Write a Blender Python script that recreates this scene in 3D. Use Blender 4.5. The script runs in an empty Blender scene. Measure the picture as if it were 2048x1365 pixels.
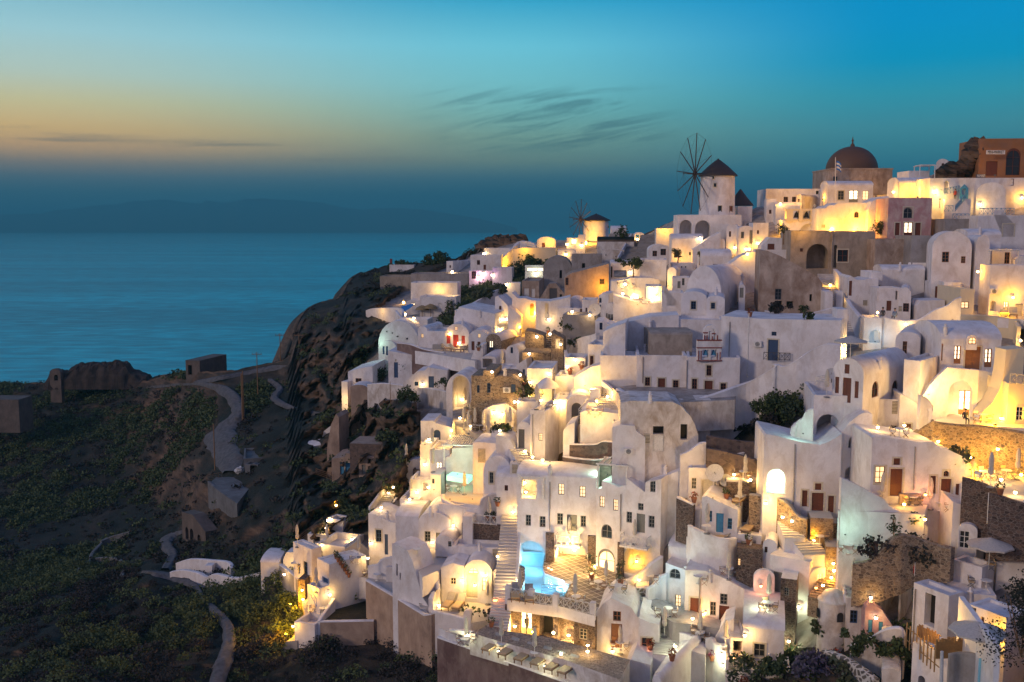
WORLD_S = 1.0; SUN_E = 1.05; HAZE = 1.45e-4
LAMP_S = .72
import bpy, math, random
import numpy as np
from mathutils import Vector, Matrix, geometry
from mathutils.bvhtree import BVHTree
random.seed(7); rng = np.random.default_rng(7)
F = 1991.0; CX = 1024.0; CY = 682.5; HOR = 452.0; CAMZ = 100.0
TH = math.atan((CY-HOR)/F); ct, st = math.cos(TH), math.sin(TH)
sc = bpy.context.scene; C = sc.collection
def dr(px, py):
    u = (px-CX)/F; v = (CY-py)/F
    return Vector((u, ct+v*st, -st+v*ct))
CAM = Vector((0, 0, CAMZ))
def at(px, py, D):
    d = dr(px, py); return CAM + d*(D/d.y)
def onz(px, py, z):
    d = dr(px, py); return CAM + d*((z-CAMZ)/d.z)
# distance (world Y, metres) of the hillside at places of the photograph
CP = """-300,770,300 0,765,285 200,760,270 300,770,255 100,850,250 0,1000,215 200,950,222 300,850,235 400,750,225 450,745,215 560,725,215 470,800,200
440,880,185 520,840,190 600,780,200 640,800,190 500,920,165 440,980,155 560,900,160 650,870,165 300,1000,200 150,1090,180 300,1080,165 200,1130,160
380,1070,155 330,1130,145 430,1150,130 490,1160,125 0,1130,170 0,1230,125 150,1200,125 300,1160,125 250,1280,112 100,1365,95 450,1220,115 440,1350,98
560,1250,108 0,1600,70 500,1500,82 540,1180,116 620,1200,108 600,1090,117 650,1040,122 700,1150,104 735,1262,101 790,1340,97 800,1250,105 840,1290,100 740,1215,108 850,1250,101 852,1350,92.5 700,1302,98 700,1262,105 640,1300,98.5 800,1375,88
880,1320,93 950,1350,91.5 1040,1400,89 1130,1450,86 1200,1420,81 760,1000,125 800,1080,104 850,1000,112 930,1240,93 930,1040,103 1020,1270,91 1080,1180,97 1160,1150,98
1300,1150,93 1400,1250,82 1300,1300,82 1530,1340,74 1500,1180,86 1420,1080,88 1640,1050,83 1640,1200,76 1720,1260,72 1850,1340,66 2040,1350,62
1960,1130,72 1750,1110,78 1850,1080,78 1960,1000,77 2040,900,80 1800,1000,80 1900,880,86 1700,890,85 1560,1000,86 1600,880,88 1450,960,93 1250,930,97
1330,890,93 1450,880,96 1450,800,102 1550,800,99 1700,810,88 1850,830,88 1960,820,88 2040,760,90 1960,740,92 1740,720,98 1830,720,96 1500,700,108
1400,790,104 1350,790,104 1600,640,118 1700,640,118 1850,640,112 1970,640,110 2040,640,108 1730,570,130 1880,570,120 2030,540,122 1600,540,138
1750,540,138 1560,610,122 1420,640,120 1280,640,128 1230,700,118 1250,770,108 1180,780,110 1160,850,104 1050,830,110 1080,930,103 1000,900,108
980,990,105 900,930,116 880,850,128 940,800,132 980,760,136 1080,740,130 1130,700,135 850,760,152 720,770,165 770,700,165 900,700,155 960,700,150
1020,650,152 1100,640,155 1180,620,160 1260,590,158 960,620,180 850,640,190 800,620,215 730,640,205 660,650,215 620,700,212 690,590,250 800,540,275
900,530,265 920,590,225 1000,560,225 1090,560,200 1180,560,185 1130,500,240 1200,480,250 1050,500,255 980,490,270 1280,500,210 1250,540,185
1350,520,165 1420,520,160 1480,480,165 1500,510,150 1350,450,185 1440,430,175 1550,430,168 1560,480,150 1640,400,180 1700,400,175 1850,400,160
1820,470,142 1740,470,145 1950,400,152 1950,350,158 2040,300,165 2040,460,138 1930,460,140 2300,300,150 2300,700,95 2300,1300,60 1500,1600,62
2300,1600,55 1000,1600,70 750,830,150 700,900,150 740,960,135 680,980,140 560,1010,140 600,1060,128 680,1000,132 800,930,128"""
_cp = np.array([[float(a) for a in p.split(',')] for p in CP.split()])
_X = _cp[:, :2]/100; _L = np.log(_cp[:, 2])
def _phi(r): return r
_n = len(_X)
_K = _phi(np.linalg.norm(_X[:, None]-_X[None], axis=2)) - np.eye(_n)*0.15
_A = np.zeros((_n+3, _n+3)); _A[:_n, :_n] = _K; _A[:_n, _n] = 1
_A[:_n, _n+1:] = _X; _A[_n, :_n] = 1; _A[_n+1:, :_n] = _X.T
_w = np.linalg.solve(_A, np.r_[_L, 0, 0, 0])
def DmA(P):
    P = np.asarray(P, float)/100
    r = np.sqrt(((P[:, None]-_X[None])**2).sum(2))
    return np.exp(_phi(r)@_w[:_n] + _w[_n] + P@_w[_n+1:])
def Dm(px, py): return float(DmA([[px, py]])[0])

def lin(r, g, b):
    f = lambda c: ((c/255+.055)/1.055)**2.4 if c > 10.3 else c/255/12.92
    return (f(r), f(g), f(b), 1)
# ---------- materials ----------
M = {}
def nmat(name):
    m = bpy.data.materials.new(name); m.use_nodes = True; nt = m.node_tree
    return m, nt, nt.nodes, nt.links, nt.nodes['Principled BSDF']
def noise(N, Lk, scale, detail=6, rough=.6, co=None, dist=0):
    n = N.new('ShaderNodeTexNoise'); n.inputs['Scale'].default_value = scale; n.inputs['Detail'].default_value = detail
    n.inputs['Roughness'].default_value = rough; n.inputs['Distortion'].default_value = dist
    if co: Lk.new(co, n.inputs['Vector'])
    return n
def ramp(N, Lk, src, stops):
    r = N.new('ShaderNodeValToRGB'); e = r.color_ramp.elements
    while len(e) < len(stops): e.new(.5)
    for i, (p, c) in enumerate(stops): e[i].position = p; e[i].color = c if len(c) == 4 else (*c, 1)
    Lk.new(src, r.inputs[0]); return r
def objco(N, Lk, sc_=None):
    g = N.new('ShaderNodeNewGeometry')
    if sc_:
        m = N.new('ShaderNodeMapping'); m.inputs['Scale'].default_value = sc_; Lk.new(g.outputs['Position'], m.inputs[0]); return m.outputs[0]
    return g.outputs['Position']
def bump(N, Lk, src, bs, strength=.3, dist=.05):
    b = N.new('ShaderNodeBump'); b.inputs['Strength'].default_value = strength; b.inputs['Distance'].default_value = dist
    Lk.new(src, b.inputs['Height']); Lk.new(b.outputs[0], bs.inputs['Normal']); return b
def plaster(key, c, var=.12, dirt=0, dc=(.3, .24, .19), rough=.85):
    m, nt, N, Lk, bs = nmat('plaster_'+key); co = objco(N, Lk)
    n = noise(N, Lk, .45, 8, .62, co); lo = tuple(x*(1-var) for x in c); hi = tuple(min(.86, x*(1+var*.4)) for x in c)
    r = ramp(N, Lk, n.outputs[0], [(.32, lo), (.68, hi)]); out = r.outputs[0]
    if dirt:
        s = objco(N, Lk, (1, 1, .55)); n2 = noise(N, Lk, .8, 9, .7, s, .4)
        rr = ramp(N, Lk, n2.outputs[0], [(.5-dirt*.12, (0, 0, 0)), (.74-dirt*.08, (1, 1, 1))])
        mx = N.new('ShaderNodeMix'); mx.data_type = 'RGBA'; Lk.new(rr.outputs[0], mx.inputs[0]); Lk.new(out, mx.inputs[6]); mx.inputs[7].default_value = (*dc, 1); out = mx.outputs[2]
    Lk.new(out, bs.inputs['Base Color']); bs.inputs['Roughness'].default_value = rough
    n3 = noise(N, Lk, 3.2, 5, .6, co); bump(N, Lk, n3.outputs[0], bs, .35, .06); M[key] = m
def stone(key, cells, mortar, scale=2.2, mw=.07, stretch=1.5):
    m, nt, N, Lk, bs = nmat('stone_'+key); co = objco(N, Lk, (1, 1, stretch))
    nz = noise(N, Lk, 1.5, 3, .5, co)
    ad = N.new('ShaderNodeMix'); ad.data_type = 'VECTOR'; ad.inputs[0].default_value = .12; Lk.new(co, ad.inputs[4]); Lk.new(nz.outputs[1], ad.inputs[5])
    v = N.new('ShaderNodeTexVoronoi'); v.inputs['Scale'].default_value = scale; Lk.new(ad.outputs[1], v.inputs['Vector'])
    e = N.new('ShaderNodeTexVoronoi'); e.feature = 'DISTANCE_TO_EDGE'; e.inputs['Scale'].default_value = scale; Lk.new(ad.outputs[1], e.inputs['Vector'])
    sp = N.new('ShaderNodeSeparateColor'); Lk.new(v.outputs['Color'], sp.inputs[0])
    r = ramp(N, Lk, sp.outputs[0], [(i/(len(cells)-1), c) for i, c in enumerate(cells)])
    f = ramp(N, Lk, e.outputs['Distance'], [(mw*.5, (1, 1, 1)), (mw*1.6, (0, 0, 0))])
    mx = N.new('ShaderNodeMix'); mx.data_type = 'RGBA'; Lk.new(f.outputs[0], mx.inputs[0]); Lk.new(r.outputs[0], mx.inputs[6]); mx.inputs[7].default_value = (*mortar, 1)
    Lk.new(mx.outputs[2], bs.inputs['Base Color']); bs.inputs['Roughness'].default_value = .9
    n3 = noise(N, Lk, 6, 4, .6, co); mm = N.new('ShaderNodeMath'); mm.operation = 'ADD'; Lk.new(e.outputs['Distance'], mm.inputs[0]); Lk.new(n3.outputs[0], mm.inputs[1])
    bump(N, Lk, mm.outputs[0], bs, .5, .1); M[key] = m
def flat(key, c, rough=.6, var=.15, metal=0, sc_=8):
    m, nt, N, Lk, bs = nmat(key); n = noise(N, Lk, sc_, 4, .6, objco(N, Lk))
    r = ramp(N, Lk, n.outputs[0], [(.3, tuple(x*(1-var) for x in c)), (.7, tuple(min(1, x*(1+var)) for x in c))])
    Lk.new(r.outputs[0], bs.inputs['Base Color']); bs.inputs['Roughness'].default_value = rough; bs.inputs['Metallic'].default_value = metal; M[key] = m
def emis(key, c, s, base=(.8, .8, .8)):
    m, nt, N, Lk, bs = nmat(key); bs.inputs['Base Color'].default_value = (*base, 1)
    bs.inputs['Emission Color'].default_value = (*c, 1); bs.inputs['Emission Strength'].default_value = s; M[key] = m
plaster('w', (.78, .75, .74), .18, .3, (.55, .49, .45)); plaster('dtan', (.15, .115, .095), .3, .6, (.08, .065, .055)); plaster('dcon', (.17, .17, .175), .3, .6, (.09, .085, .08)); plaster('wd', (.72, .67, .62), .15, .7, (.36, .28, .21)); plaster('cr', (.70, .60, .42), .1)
plaster('tan', (.40, .33, .26), .25, .5, (.2, .16, .12)); plaster('old', (.52, .42, .34), .3, 1.2, (.25, .17, .12)); plaster('ora', (.36, .15, .05), .3, .9, (.3, .15, .08))
plaster('pnk', (.48, .27, .27), .18, .4, (.6, .5, .45)); plaster('mar', (.15, .088, .08), .35, .8, (.26, .19, .16)); plaster('con', (.27, .27, .27), .25, .5, (.14, .13, .12))
plaster('clay', (.33, .23, .17), .3, .9, (.46, .34, .25)); plaster('flr', (.55, .51, .46), .15); plaster('gry', (.33, .31, .30), .2, .3, (.2, .17, .15)); plaster('yel', (.62, .44, .13), .12)
stone('dst', [(.045, .03, .025), (.12, .075, .055), (.07, .05, .045), (.17, .11, .08)], (.20, .165, .14), 3.8, .045)
stone('stn', [(.14, .10, .07), (.27, .19, .12), (.09, .065, .05), (.33, .25, .17)], (.34, .27, .19), 3.9, .05)
stone('rub', [(.10, .07, .06), (.17, .12, .10), (.07, .05, .045)], (.13, .10, .085), 3.2, .04, 1.2)
stone('cob', [(.10, .09, .08), (.18, .15, .12), (.07, .06, .05)], (.60, .56, .50), 2.6, .11, 1)
stone('pebb', [(.30, .24, .18), (.16, .12, .09), (.42, .36, .28)], (.36, .30, .24), 6, .05, 1)
for k, c in dict(br=(.14, .04, .02), brl=(.28, .12, .05), bl=(.03, .07, .16), lbl=(.06, .25, .42), gr=(.20, .20, .18), dk=(.012, .011, .01), cm=(.58, .52, .40), rd=(.38, .03, .02),
                 wf=(.70, .68, .64), cnv=(.52, .47, .40), cus=(.50, .36, .20), met=(.09, .09, .10), wood=(.24, .13, .06), terra=(.30, .11, .05), roofd=(.045, .03, .022), dome=(.12, .06, .03),
                 thatch=(.25, .18, .08), skin=(.35, .2, .14), cl1=(.03, .03, .04), cl2=(.1, .16, .3), hair=(.02, .012, .01), blue=(.02, .14, .45), gcl=(.06, .28, .07), sheet=(.5, .5, .5), cush=(.33, .31, .28), maroon=(.22, .03, .02), plank=(.34, .2, .08)).items():
    flat(k, c)
m_, nt_, N_, L_, b_ = nmat('glass_dark'); b_.inputs['Base Color'].default_value = (.02, .025, .03, 1); b_.inputs['Roughness'].default_value = .12; M['gl'] = m_
emis('lit', (1, .60, .24), 1.5); emis('litw', (1, .78, .50), 2.6); emis('litg', (.9, .85, .35), .8); emis('bulb', (1, .74, .42), 30); emis('bulby', (1, .62, .2), 30); emis('flame', (1, .35, .08), 8); emis('strip', (.6, 1, .85), 4)
emis('redl', (1, .05, .03), 5)
# ---------- mesh builder ----------
ALLV, ALLF = [], []   # structure geometry, for snapping props onto it
COLLECT = [True]
class MB:
    def __init__(s): s.v = []; s.f = []; s.s = []
    def face(s, pts, smooth=False):
        i = len(s.v); s.v += [tuple(p) for p in pts]; s.f.append(tuple(range(i, i+len(pts)))); s.s.append(smooth)
    def grid(s, rows, smooth=True, close=False):
        i = len(s.v); n = len(rows[0])
        for r in rows: s.v += [tuple(p) for p in r]
        for a in range(len(rows)-1):
            for b in range(n if close else n-1):
                c = (b+1) % n
                s.f.append((i+a*n+b, i+a*n+c, i+(a+1)*n+c, i+(a+1)*n+b)); s.s.append(smooth)
    def box(s, O, U, W, u0, u1, z0, z1, w0, w1):
        P = [O+U*u+W*w for u in (u0, u1) for w in (w0, w1)]
        q = [(p.x, p.y, O.z+z) for z in (z0, z1) for p in P]
        i = len(s.v); s.v += q
        for f in ((0, 1, 3, 2), (4, 6, 7, 5), (0, 4, 5, 1), (2, 3, 7, 6), (0, 2, 6, 4), (1, 5, 7, 3)):
            s.f.append(tuple(i+k for k in f)); s.s.append(False)
    def abox(s, x0, x1, y0, y1, z0, z1): s.box(Vector((0, 0, 0)), Vector((1, 0, 0)), Vector((0, 1, 0)), x0, x1, z0, z1, y0, y1)
    def tube(s, p, q, r0, r1=None, n=6, cap=True):
        r1 = r0 if r1 is None else r1; p = Vector(p); q = Vector(q); d = (q-p).normalized()
        a = d.orthogonal().normalized(); b = d.cross(a)
        R = [[c+a*(r*math.cos(t))+b*(r*math.sin(t)) for t in [2*math.pi*k/n for k in range(n)]] for c, r in ((p, r0), (q, r1))]
        s.grid(R, True, True)
        if cap: s.face(R[0]); s.face(R[1])
    def lathe(s, o, prof, n=12, sx=1, sy=1):
        o = Vector(o); R = [[o+Vector((r*math.cos(t)*sx, r*math.sin(t)*sy, z)) for t in [2*math.pi*k/n for k in range(n)]] for r, z in prof]
        s.grid(R, True, True); s.face(R[0]); s.face(R[-1])
    def build(s, name, mat, parent=None, kind=None):
        me = bpy.data.meshes.new(name); o = bpy.data.objects.new(name, me); C.objects.link(o)
        off = Vector((0, 0, 0))
        if parent is not None:
            off = WL.get(parent.name, Vector((0, 0, 0)))
            o.parent = parent; WL[o.name] = off
        me.from_pydata([(a-off.x, b-off.y, c-off.z) for a, b, c in s.v], [], s.f)
        me.polygons.foreach_set('use_smooth', s.s)
        me.materials.append(M[mat] if isinstance(mat, str) else mat)
        if COLLECT[0]:
            k = len(ALLV); ALLV.extend(s.v); ALLF.extend([tuple(i+k for i in f) for f in s.f])
        if kind: o['kind'] = kind
        return o
WL = {}   # world location of each root, to keep part meshes local to it
USED = {}
def thing(name, label, cat, loc=(0, 0, 0), rz=0, group=None):
    o = bpy.data.objects.new(name, None); C.objects.link(o); o.empty_display_size = .3
    o.location = loc; o.rotation_euler.z = rz; WL[o.name] = Vector(loc)
    o['label'] = label; o['category'] = cat
    if group: o['group'] = group
    return o
def local(name, label, cat, group=None):   # thing whose parts are modelled round the origin and moved later
    o = thing(name, label, cat, (0, 0, 0), 0, group); return o
def dup(root, label=None):
    def cp(o, par):
        c = o.copy(); C.objects.link(c); c.parent = par
        for ch in KIDS.get(o.name, list(o.children)): cp(ch, c)
        return c
    r = cp(root, None)
    if label: r['label'] = label
    return r
KIDS = {}
# ---------- wall faces with real openings ----------
UZ = Vector((0, 0, 1))
def pt(fr, u, z, w=0): O, U, W = fr; p = O+U*u+W*w; return Vector((p.x, p.y, z))
def face_holes(mb, fr, outline, holes):
    loops = [[Vector((a, b, 0)) for a, b in outline]]+[[Vector((a, b, 0)) for a, b in h[0]] for h in holes]
    if not holes and len(outline) == 4: mb.face([pt(fr, a, b) for a, b in outline])
    else:
        fl = [p for l in loops for p in l]
        for t in geometry.tessellate_polygon(loops): mb.face([pt(fr, fl[i].x, fl[i].y) for i in t])
    for pts, r in holes:
        for i in range(len(pts)):
            a, b = pts[i], pts[(i+1) % len(pts)]
            mb.face([pt(fr, *a), pt(fr, *b), pt(fr, b[0], b[1], r), pt(fr, a[0], a[1], r)])
def fbox(mb, fr, u0, u1, z0, z1, w0, w1):
    O, U, W = fr; mb.box(Vector((O.x, O.y, 0)), U, W, u0, u1, z0, z1, w0, w1)
def sof(fr, px, py):
    O, U, W = fr; d = dr(px, py); k = d.x/d.y
    s = (k*O.y-O.x)/(U.x-k*U.y); Y = O.y+s*U.y
    return s, CAMZ+d.z/d.y*Y
def hole_shape(u0, u1, z0, z1, arch):
    if not arch: return [(u0, z0), (u1, z0), (u1, z1), (u0, z1)]
    r = (u1-u0)/2; h = min(r, (z1-z0)*.8); c = (u0+u1)/2
    return [(u0, z0), (u1, z0)]+[(c+r*math.cos(t), z1-h+h*math.sin(t)) for t in [math.pi*k/10 for k in range(11)]]
DCOL = dict(br='br', bl='bl', gr='gr', cm='cm', rd='rd', wf='wf', lbl='lbl', dk='met', brl='brl')
def opening(root, fr, code, u0, u1, z0, z1, col):
    """returns (hole, depth) and builds the part that fills it"""
    w = u1-u0; h = z1-z0; lc = code[0]; trim = code.endswith('t')
    arch = lc in 'uUAOnax'
    hs = hole_shape(u0, u1, z0, z1, arch)
    dep = {'w': .16, 'l': .14, 'u': .18, 'U': .14, 'd': .2, 'D': .18, 'A': .25, 'o': .7, 'O': 1.2, 'n': .7, 'a': 2.6, 'q': 2.2, 'v': .1, 'x': 9, 'X': 9}[lc]
    if lc in 'xX': return (hs, dep, False)
    if trim:
        mb = MB(); t = .14
        fbox(mb, fr, u0-t, u0, z0-(t if lc in 'wl' else 0), z1+t, -.04, .03); fbox(mb, fr, u1, u1+t, z0-(t if lc in 'wl' else 0), z1+t, -.04, .03); fbox(mb, fr, u0, u1, z1, z1+t, -.043, .03)
        if lc in 'wl': fbox(mb, fr, u0, u1, z0-t, z0, -.05, .03)
        mb.build('surround', 'cm', root)
    def plate(mat, name, dd, par):
        mb = MB(); fl = [Vector((a, b, 0)) for a, b in hs]
        for t in geometry.tessellate_polygon([fl]): mb.face([pt(fr, fl[i].x, fl[i].y, dd) for i in t])
        return mb.build(name, mat, par)
    if lc in 'wluU':
        mb = MB(); t = min(.07, w*.14); f0, f1 = dep-.07, dep-.01; zt = z1-(min(w/2, h*.8) if arch else 0)
        fbox(mb, fr, u0, u0+t, z0, zt, f0, f1); fbox(mb, fr, u1-t, u1, z0, zt, f0, f1); fbox(mb, fr, u0+t, u1-t, z0, z0+t, f0, f1)
        if not arch: fbox(mb, fr, u0+t, u1-t, z1-t, z1, f0, f1)
        else:
            for i in range(2, len(hs)-1):
                a, b = hs[i], hs[i+1]; c = ((u0+u1)/2, z0+h*.5)
                ia = (a[0]+(c[0]-a[0])*.16, a[1]+(c[1]-a[1])*.16); ib = (b[0]+(c[0]-b[0])*.16, b[1]+(c[1]-b[1])*.16)
                mb.face([pt(fr, *a, f0), pt(fr, *b, f0), pt(fr, *ib, f0), pt(fr, *ia, f0)])
        c = (u0+u1)/2; fbox(mb, fr, c-t*.4, c+t*.4, z0+t, z1-t, f0+.01, f1-.002)
        for q in ((.34, .67) if h > w*1.3 else (.5,)): fbox(mb, fr, u0+t, u1-t, z0+h*q-t*.3, z0+h*q+t*.3, f0+.013, f1-.004)
        o = mb.build('window', DCOL.get(col, 'gr'), root)
        plate('lit' if lc in 'lU' else 'gl', 'pane', dep, o)
    elif lc in 'dDA':
        mb = MB(); m = DCOL.get(col, 'br'); t = .07; f1 = dep
        zt = z1-(min(w/2, h*.8) if arch else 0)
        if lc == 'D':
            o = plate('litw', 'door_glass', dep, root); mb2 = MB()
            for a, b in ((u0, u0+.09), (u1-.09, u1), ((u0+u1)/2-.07, (u0+u1)/2+.07)): fbox(mb2, fr, a, b, z0, zt, dep-.08, dep-.01)
            fbox(mb2, fr, u0+.09, u1-.09, z0, z0+h*.28, dep-.078, dep-.012); fbox(mb2, fr, u0+.09, u1-.09, zt-.09, zt, dep-.078, dep-.012)
            for q in (.5, .72): fbox(mb2, fr, u0+.09, u1-.09, z0+h*q, z0+h*q+.05, dep-.076, dep-.014)
            d = mb2.build('door', m, root); o.parent = d
        else:
            plate(m, 'door', dep-.03, root) if arch else None
            if not arch: fbox(mb, fr, u0, u1, z0, z1, dep-.06, dep+.02)
            n = 2 if w > .75 else 1
            for k in range(n):
                a = u0+w*k/n+.06; b = u0+w*(k+1)/n-.06
                for q0, q1 in ((.06, .44), (.5, .93)): fbox(mb, fr, a, b, z0+(zt-z0)*q0, z0+(zt-z0)*q1, dep-.09, dep-.055)
            mb.build('door_panel' if arch else 'door', m, root)
    elif lc in 'oO': plate('dk', 'doorway', dep, root)  # near-black plate stands for the unlit interior, shade put into its colour
    elif lc == 'v':
        mb = MB(); n = max(3, int(h/.13))
        for k in range(n): fbox(mb, fr, u0, u1, z0+h*k/n, z0+h*(k+.6)/n, .02, .08)
        mb.build('louvre', 'cm', root); plate('dk', 'vent_dark_plate', dep, root)  # near-black plate in place of the unlit space behind the slats
    else: return (hs, dep, True)
    return (hs, dep, False)
def parse(ops):
    for t in ops.split():
        k = 0
        while k < len(t) and t[k].isalpha(): k += 1
        code = t[:k]; col = None
        if '/' in t: t, col = t.split('/')
        yield code, [float(a) for a in t[k:].split(',')], col
def arc(u0, u1, zs, rise, n=14):
    c = (u0+u1)/2; r = (u1-u0)/2
    return [(c+r*math.cos(t), zs+rise*math.sin(t)) for t in [math.pi*k/n for k in range(n+1)]]   # right to left
NB = [0]
def B(label, x0, yt, x1, yb, yaw=20, x2=None, k='f', ops='', m='w', c='br', D=None, d=5, nm='house', cat='house', rm=None, ext=5, top=None, group=None, dD=0, par=.28):
    a = math.radians(yaw); right = yaw >= 0; near = x1 if right else x0
    D = min(D or 1e9, Dm(near, yb)+4)+dD
    P0 = at(near, yb, D); T = Vector((math.cos(a), -math.sin(a), 0)); Bk = Vector((math.sin(a), math.cos(a), 0))
    fr = (P0, T, Bk)
    s0, _ = sof(fr, x0, yb); s1, _ = sof(fr, x1, yb)
    xm = (x0+x1)/2 if k[0] in 'vg' else near
    _, zt = sof(fr, xm, yt); zb = P0.z
    if zt < zb+.3: zt = zb+.3
    if x2 is not None:
        sfr = (P0, Bk, T); b, _ = sof(sfr, x2, yb)
        if not (0 < b < 14): print('WARN depth', label, round(b, 1)); b = min(max(b, 3), 12) if b > 0 else 8
        d = b
    root = thing(nm, label, cat, (P0.x, P0.y, zb), 0, group); NB[0] += 1
    ppm = D/F; rise = float(k[1:])*ppm if len(k) > 1 else .0
    sideO = P0+T*(s1 if right else s0); sf = (sideO, Bk, -T if right else T)
    hf, hs_ = [], []; niches = []; thru = []
    for code, q, col in parse(ops):
        cx = (q[0]+q[2])/2; onside = x2 is not None and ((right and cx > x1) or (not right and cx < x0))
        f = sf if onside else fr; ym = (q[1]+q[3])/2
        ua, _ = sof(f, q[0], ym); ub, _ = sof(f, q[2], ym); _, za = sof(f, cx, q[3]); _, zc = sof(f, cx, q[1])
        if ua > ub: ua, ub = ub, ua
        if ub-ua < .12: ub = ua+.3
        lo, hi = (0, d) if onside else (s0, s1)
        ua = max(ua, lo+.06); ub = min(ub, hi-.06)
        if ub-ua < .15: continue
        h = opening(root, f, code, ua, ub, za, zc, col or c)
        dd = min(h[1], (s1-s0)*.8 if onside else d*.8)
        if code[0] in 'xX': dd = d; thru.append((h[0], 0))
        (hs_ if onside else hf).append((h[0], dd))
        if h[2]: niches.append((f, h[0], dd))
    wb = MB(); rb = MB(); zl = zb-ext
    tops = None; hb = False
    if k[0] == 'v': tops = arc(s0, s1, zt-rise, rise)
    elif k[0] == 'g': tops = [(s1, zt-rise), ((s0+s1)/2, zt), (s0, zt-rise)]
    elif k[0] == 'p': tops = [sof(fr, px, py) for px, py in reversed(top)]; tops[0] = (s1, tops[0][1]); tops[-1] = (s0, tops[-1][1])
    elif k[0] == 'h': tops = [(s1, zt), (s0, zt)]; hb = True
    else: tops = [(s1, zt), (s0, zt)]
    out = [(s0, zl), (s1, zl)]+tops
    face_holes(wb, fr, out, hf)
    # other walls
    def side(s, ztop, holes, f):
        if hb: ol = [(0, zl), (d, zl)]+[(d/2+d/2*math.cos(t), ztop+rise*math.sin(t)) for t in [math.pi*i/12 for i in range(13)]]
        else: ol = [(0, zl), (d, zl), (d, ztop), (0, ztop)]
        face_holes(wb, (P0+T*s, Bk, f[2]), ol, holes)
    side(s1, tops[0][1], hs_ if right else [], sf if right else (0, 0, -T)); side(s0, tops[-1][1], [] if right else hs_, sf if not right else (0, 0, T))
    face_holes(wb, (P0+Bk*d, T, Bk), out, thru) if thru else wb.face([pt(fr, s0, zl, d), pt(fr, s1, zl, d)]+[pt(fr, a_, b_, d) for a_, b_ in tops])
    for f, loop, dd in niches:
        fl = [Vector((a_, b_, 0)) for a_, b_ in loop]
        for t in geometry.tessellate_polygon([fl]): wb.face([pt(f, fl[i].x, fl[i].y, dd) for i in t])
    if hb:
        rb.grid([[pt(fr, s, zt+rise*math.sin(t), d/2-d/2*math.cos(t)) for t in [math.pi*i/12 for i in range(13)]] for s in (s0-.05, s1+.05)])
    elif k[0] == 'f' and s1-s0 > 1.2 and d > 1.2:
        pw = min(.3, (s1-s0)*.12); zr = zt-par
        for (u0, u1, w0, w1) in ((s0, s1, 0, pw), (s0, s1, d-pw, d), (s0, s0+pw, pw, d-pw), (s1-pw, s1, pw, d-pw)):
            wb.face([pt(fr, u0, zt, w0), pt(fr, u1, zt, w0), pt(fr, u1, zt, w1), pt(fr, u0, zt, w1)])
        q = [(s0+pw, pw), (s1-pw, pw), (s1-pw, d-pw), (s0+pw, d-pw)]
        for i in range(4):
            (a1, b1), (a2, b2) = q[i], q[(i+1) % 4]; wb.face([pt(fr, a1, zt, b1), pt(fr, a2, zt, b2), pt(fr, a2, zr, b2), pt(fr, a1, zr, b1)])
        rb.face([pt(fr, a_, zr, b_) for a_, b_ in q])
    else:
        rb.grid([[pt(fr, a_, b_, w) for a_, b_ in tops] for w in (0, d)], smooth=(k[0] in 'v'))
    wb.build('wall', m, root); rb.build('roof', rm or m, root)
    return dict(root=root, fr=fr, s0=s0, s1=s1, d=d, zt=zt, zb=zb, D=D, sf=sf)
def catmull(P, n=4):
    P = np.array(P, float); out = []
    for i in range(len(P)-1):
        p0 = P[max(i-1, 0)]; p1 = P[i]; p2 = P[i+1]; p3 = P[min(i+2, len(P)-1)]
        for k in range(n):
            t = k/n; out.append(.5*((2*p1)+(-p0+p2)*t+(2*p0-5*p1+4*p2-p3)*t*t+(-p0+3*p1-3*p2+p3)*t**3))
    out.append(P[-1]); return out
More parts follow.
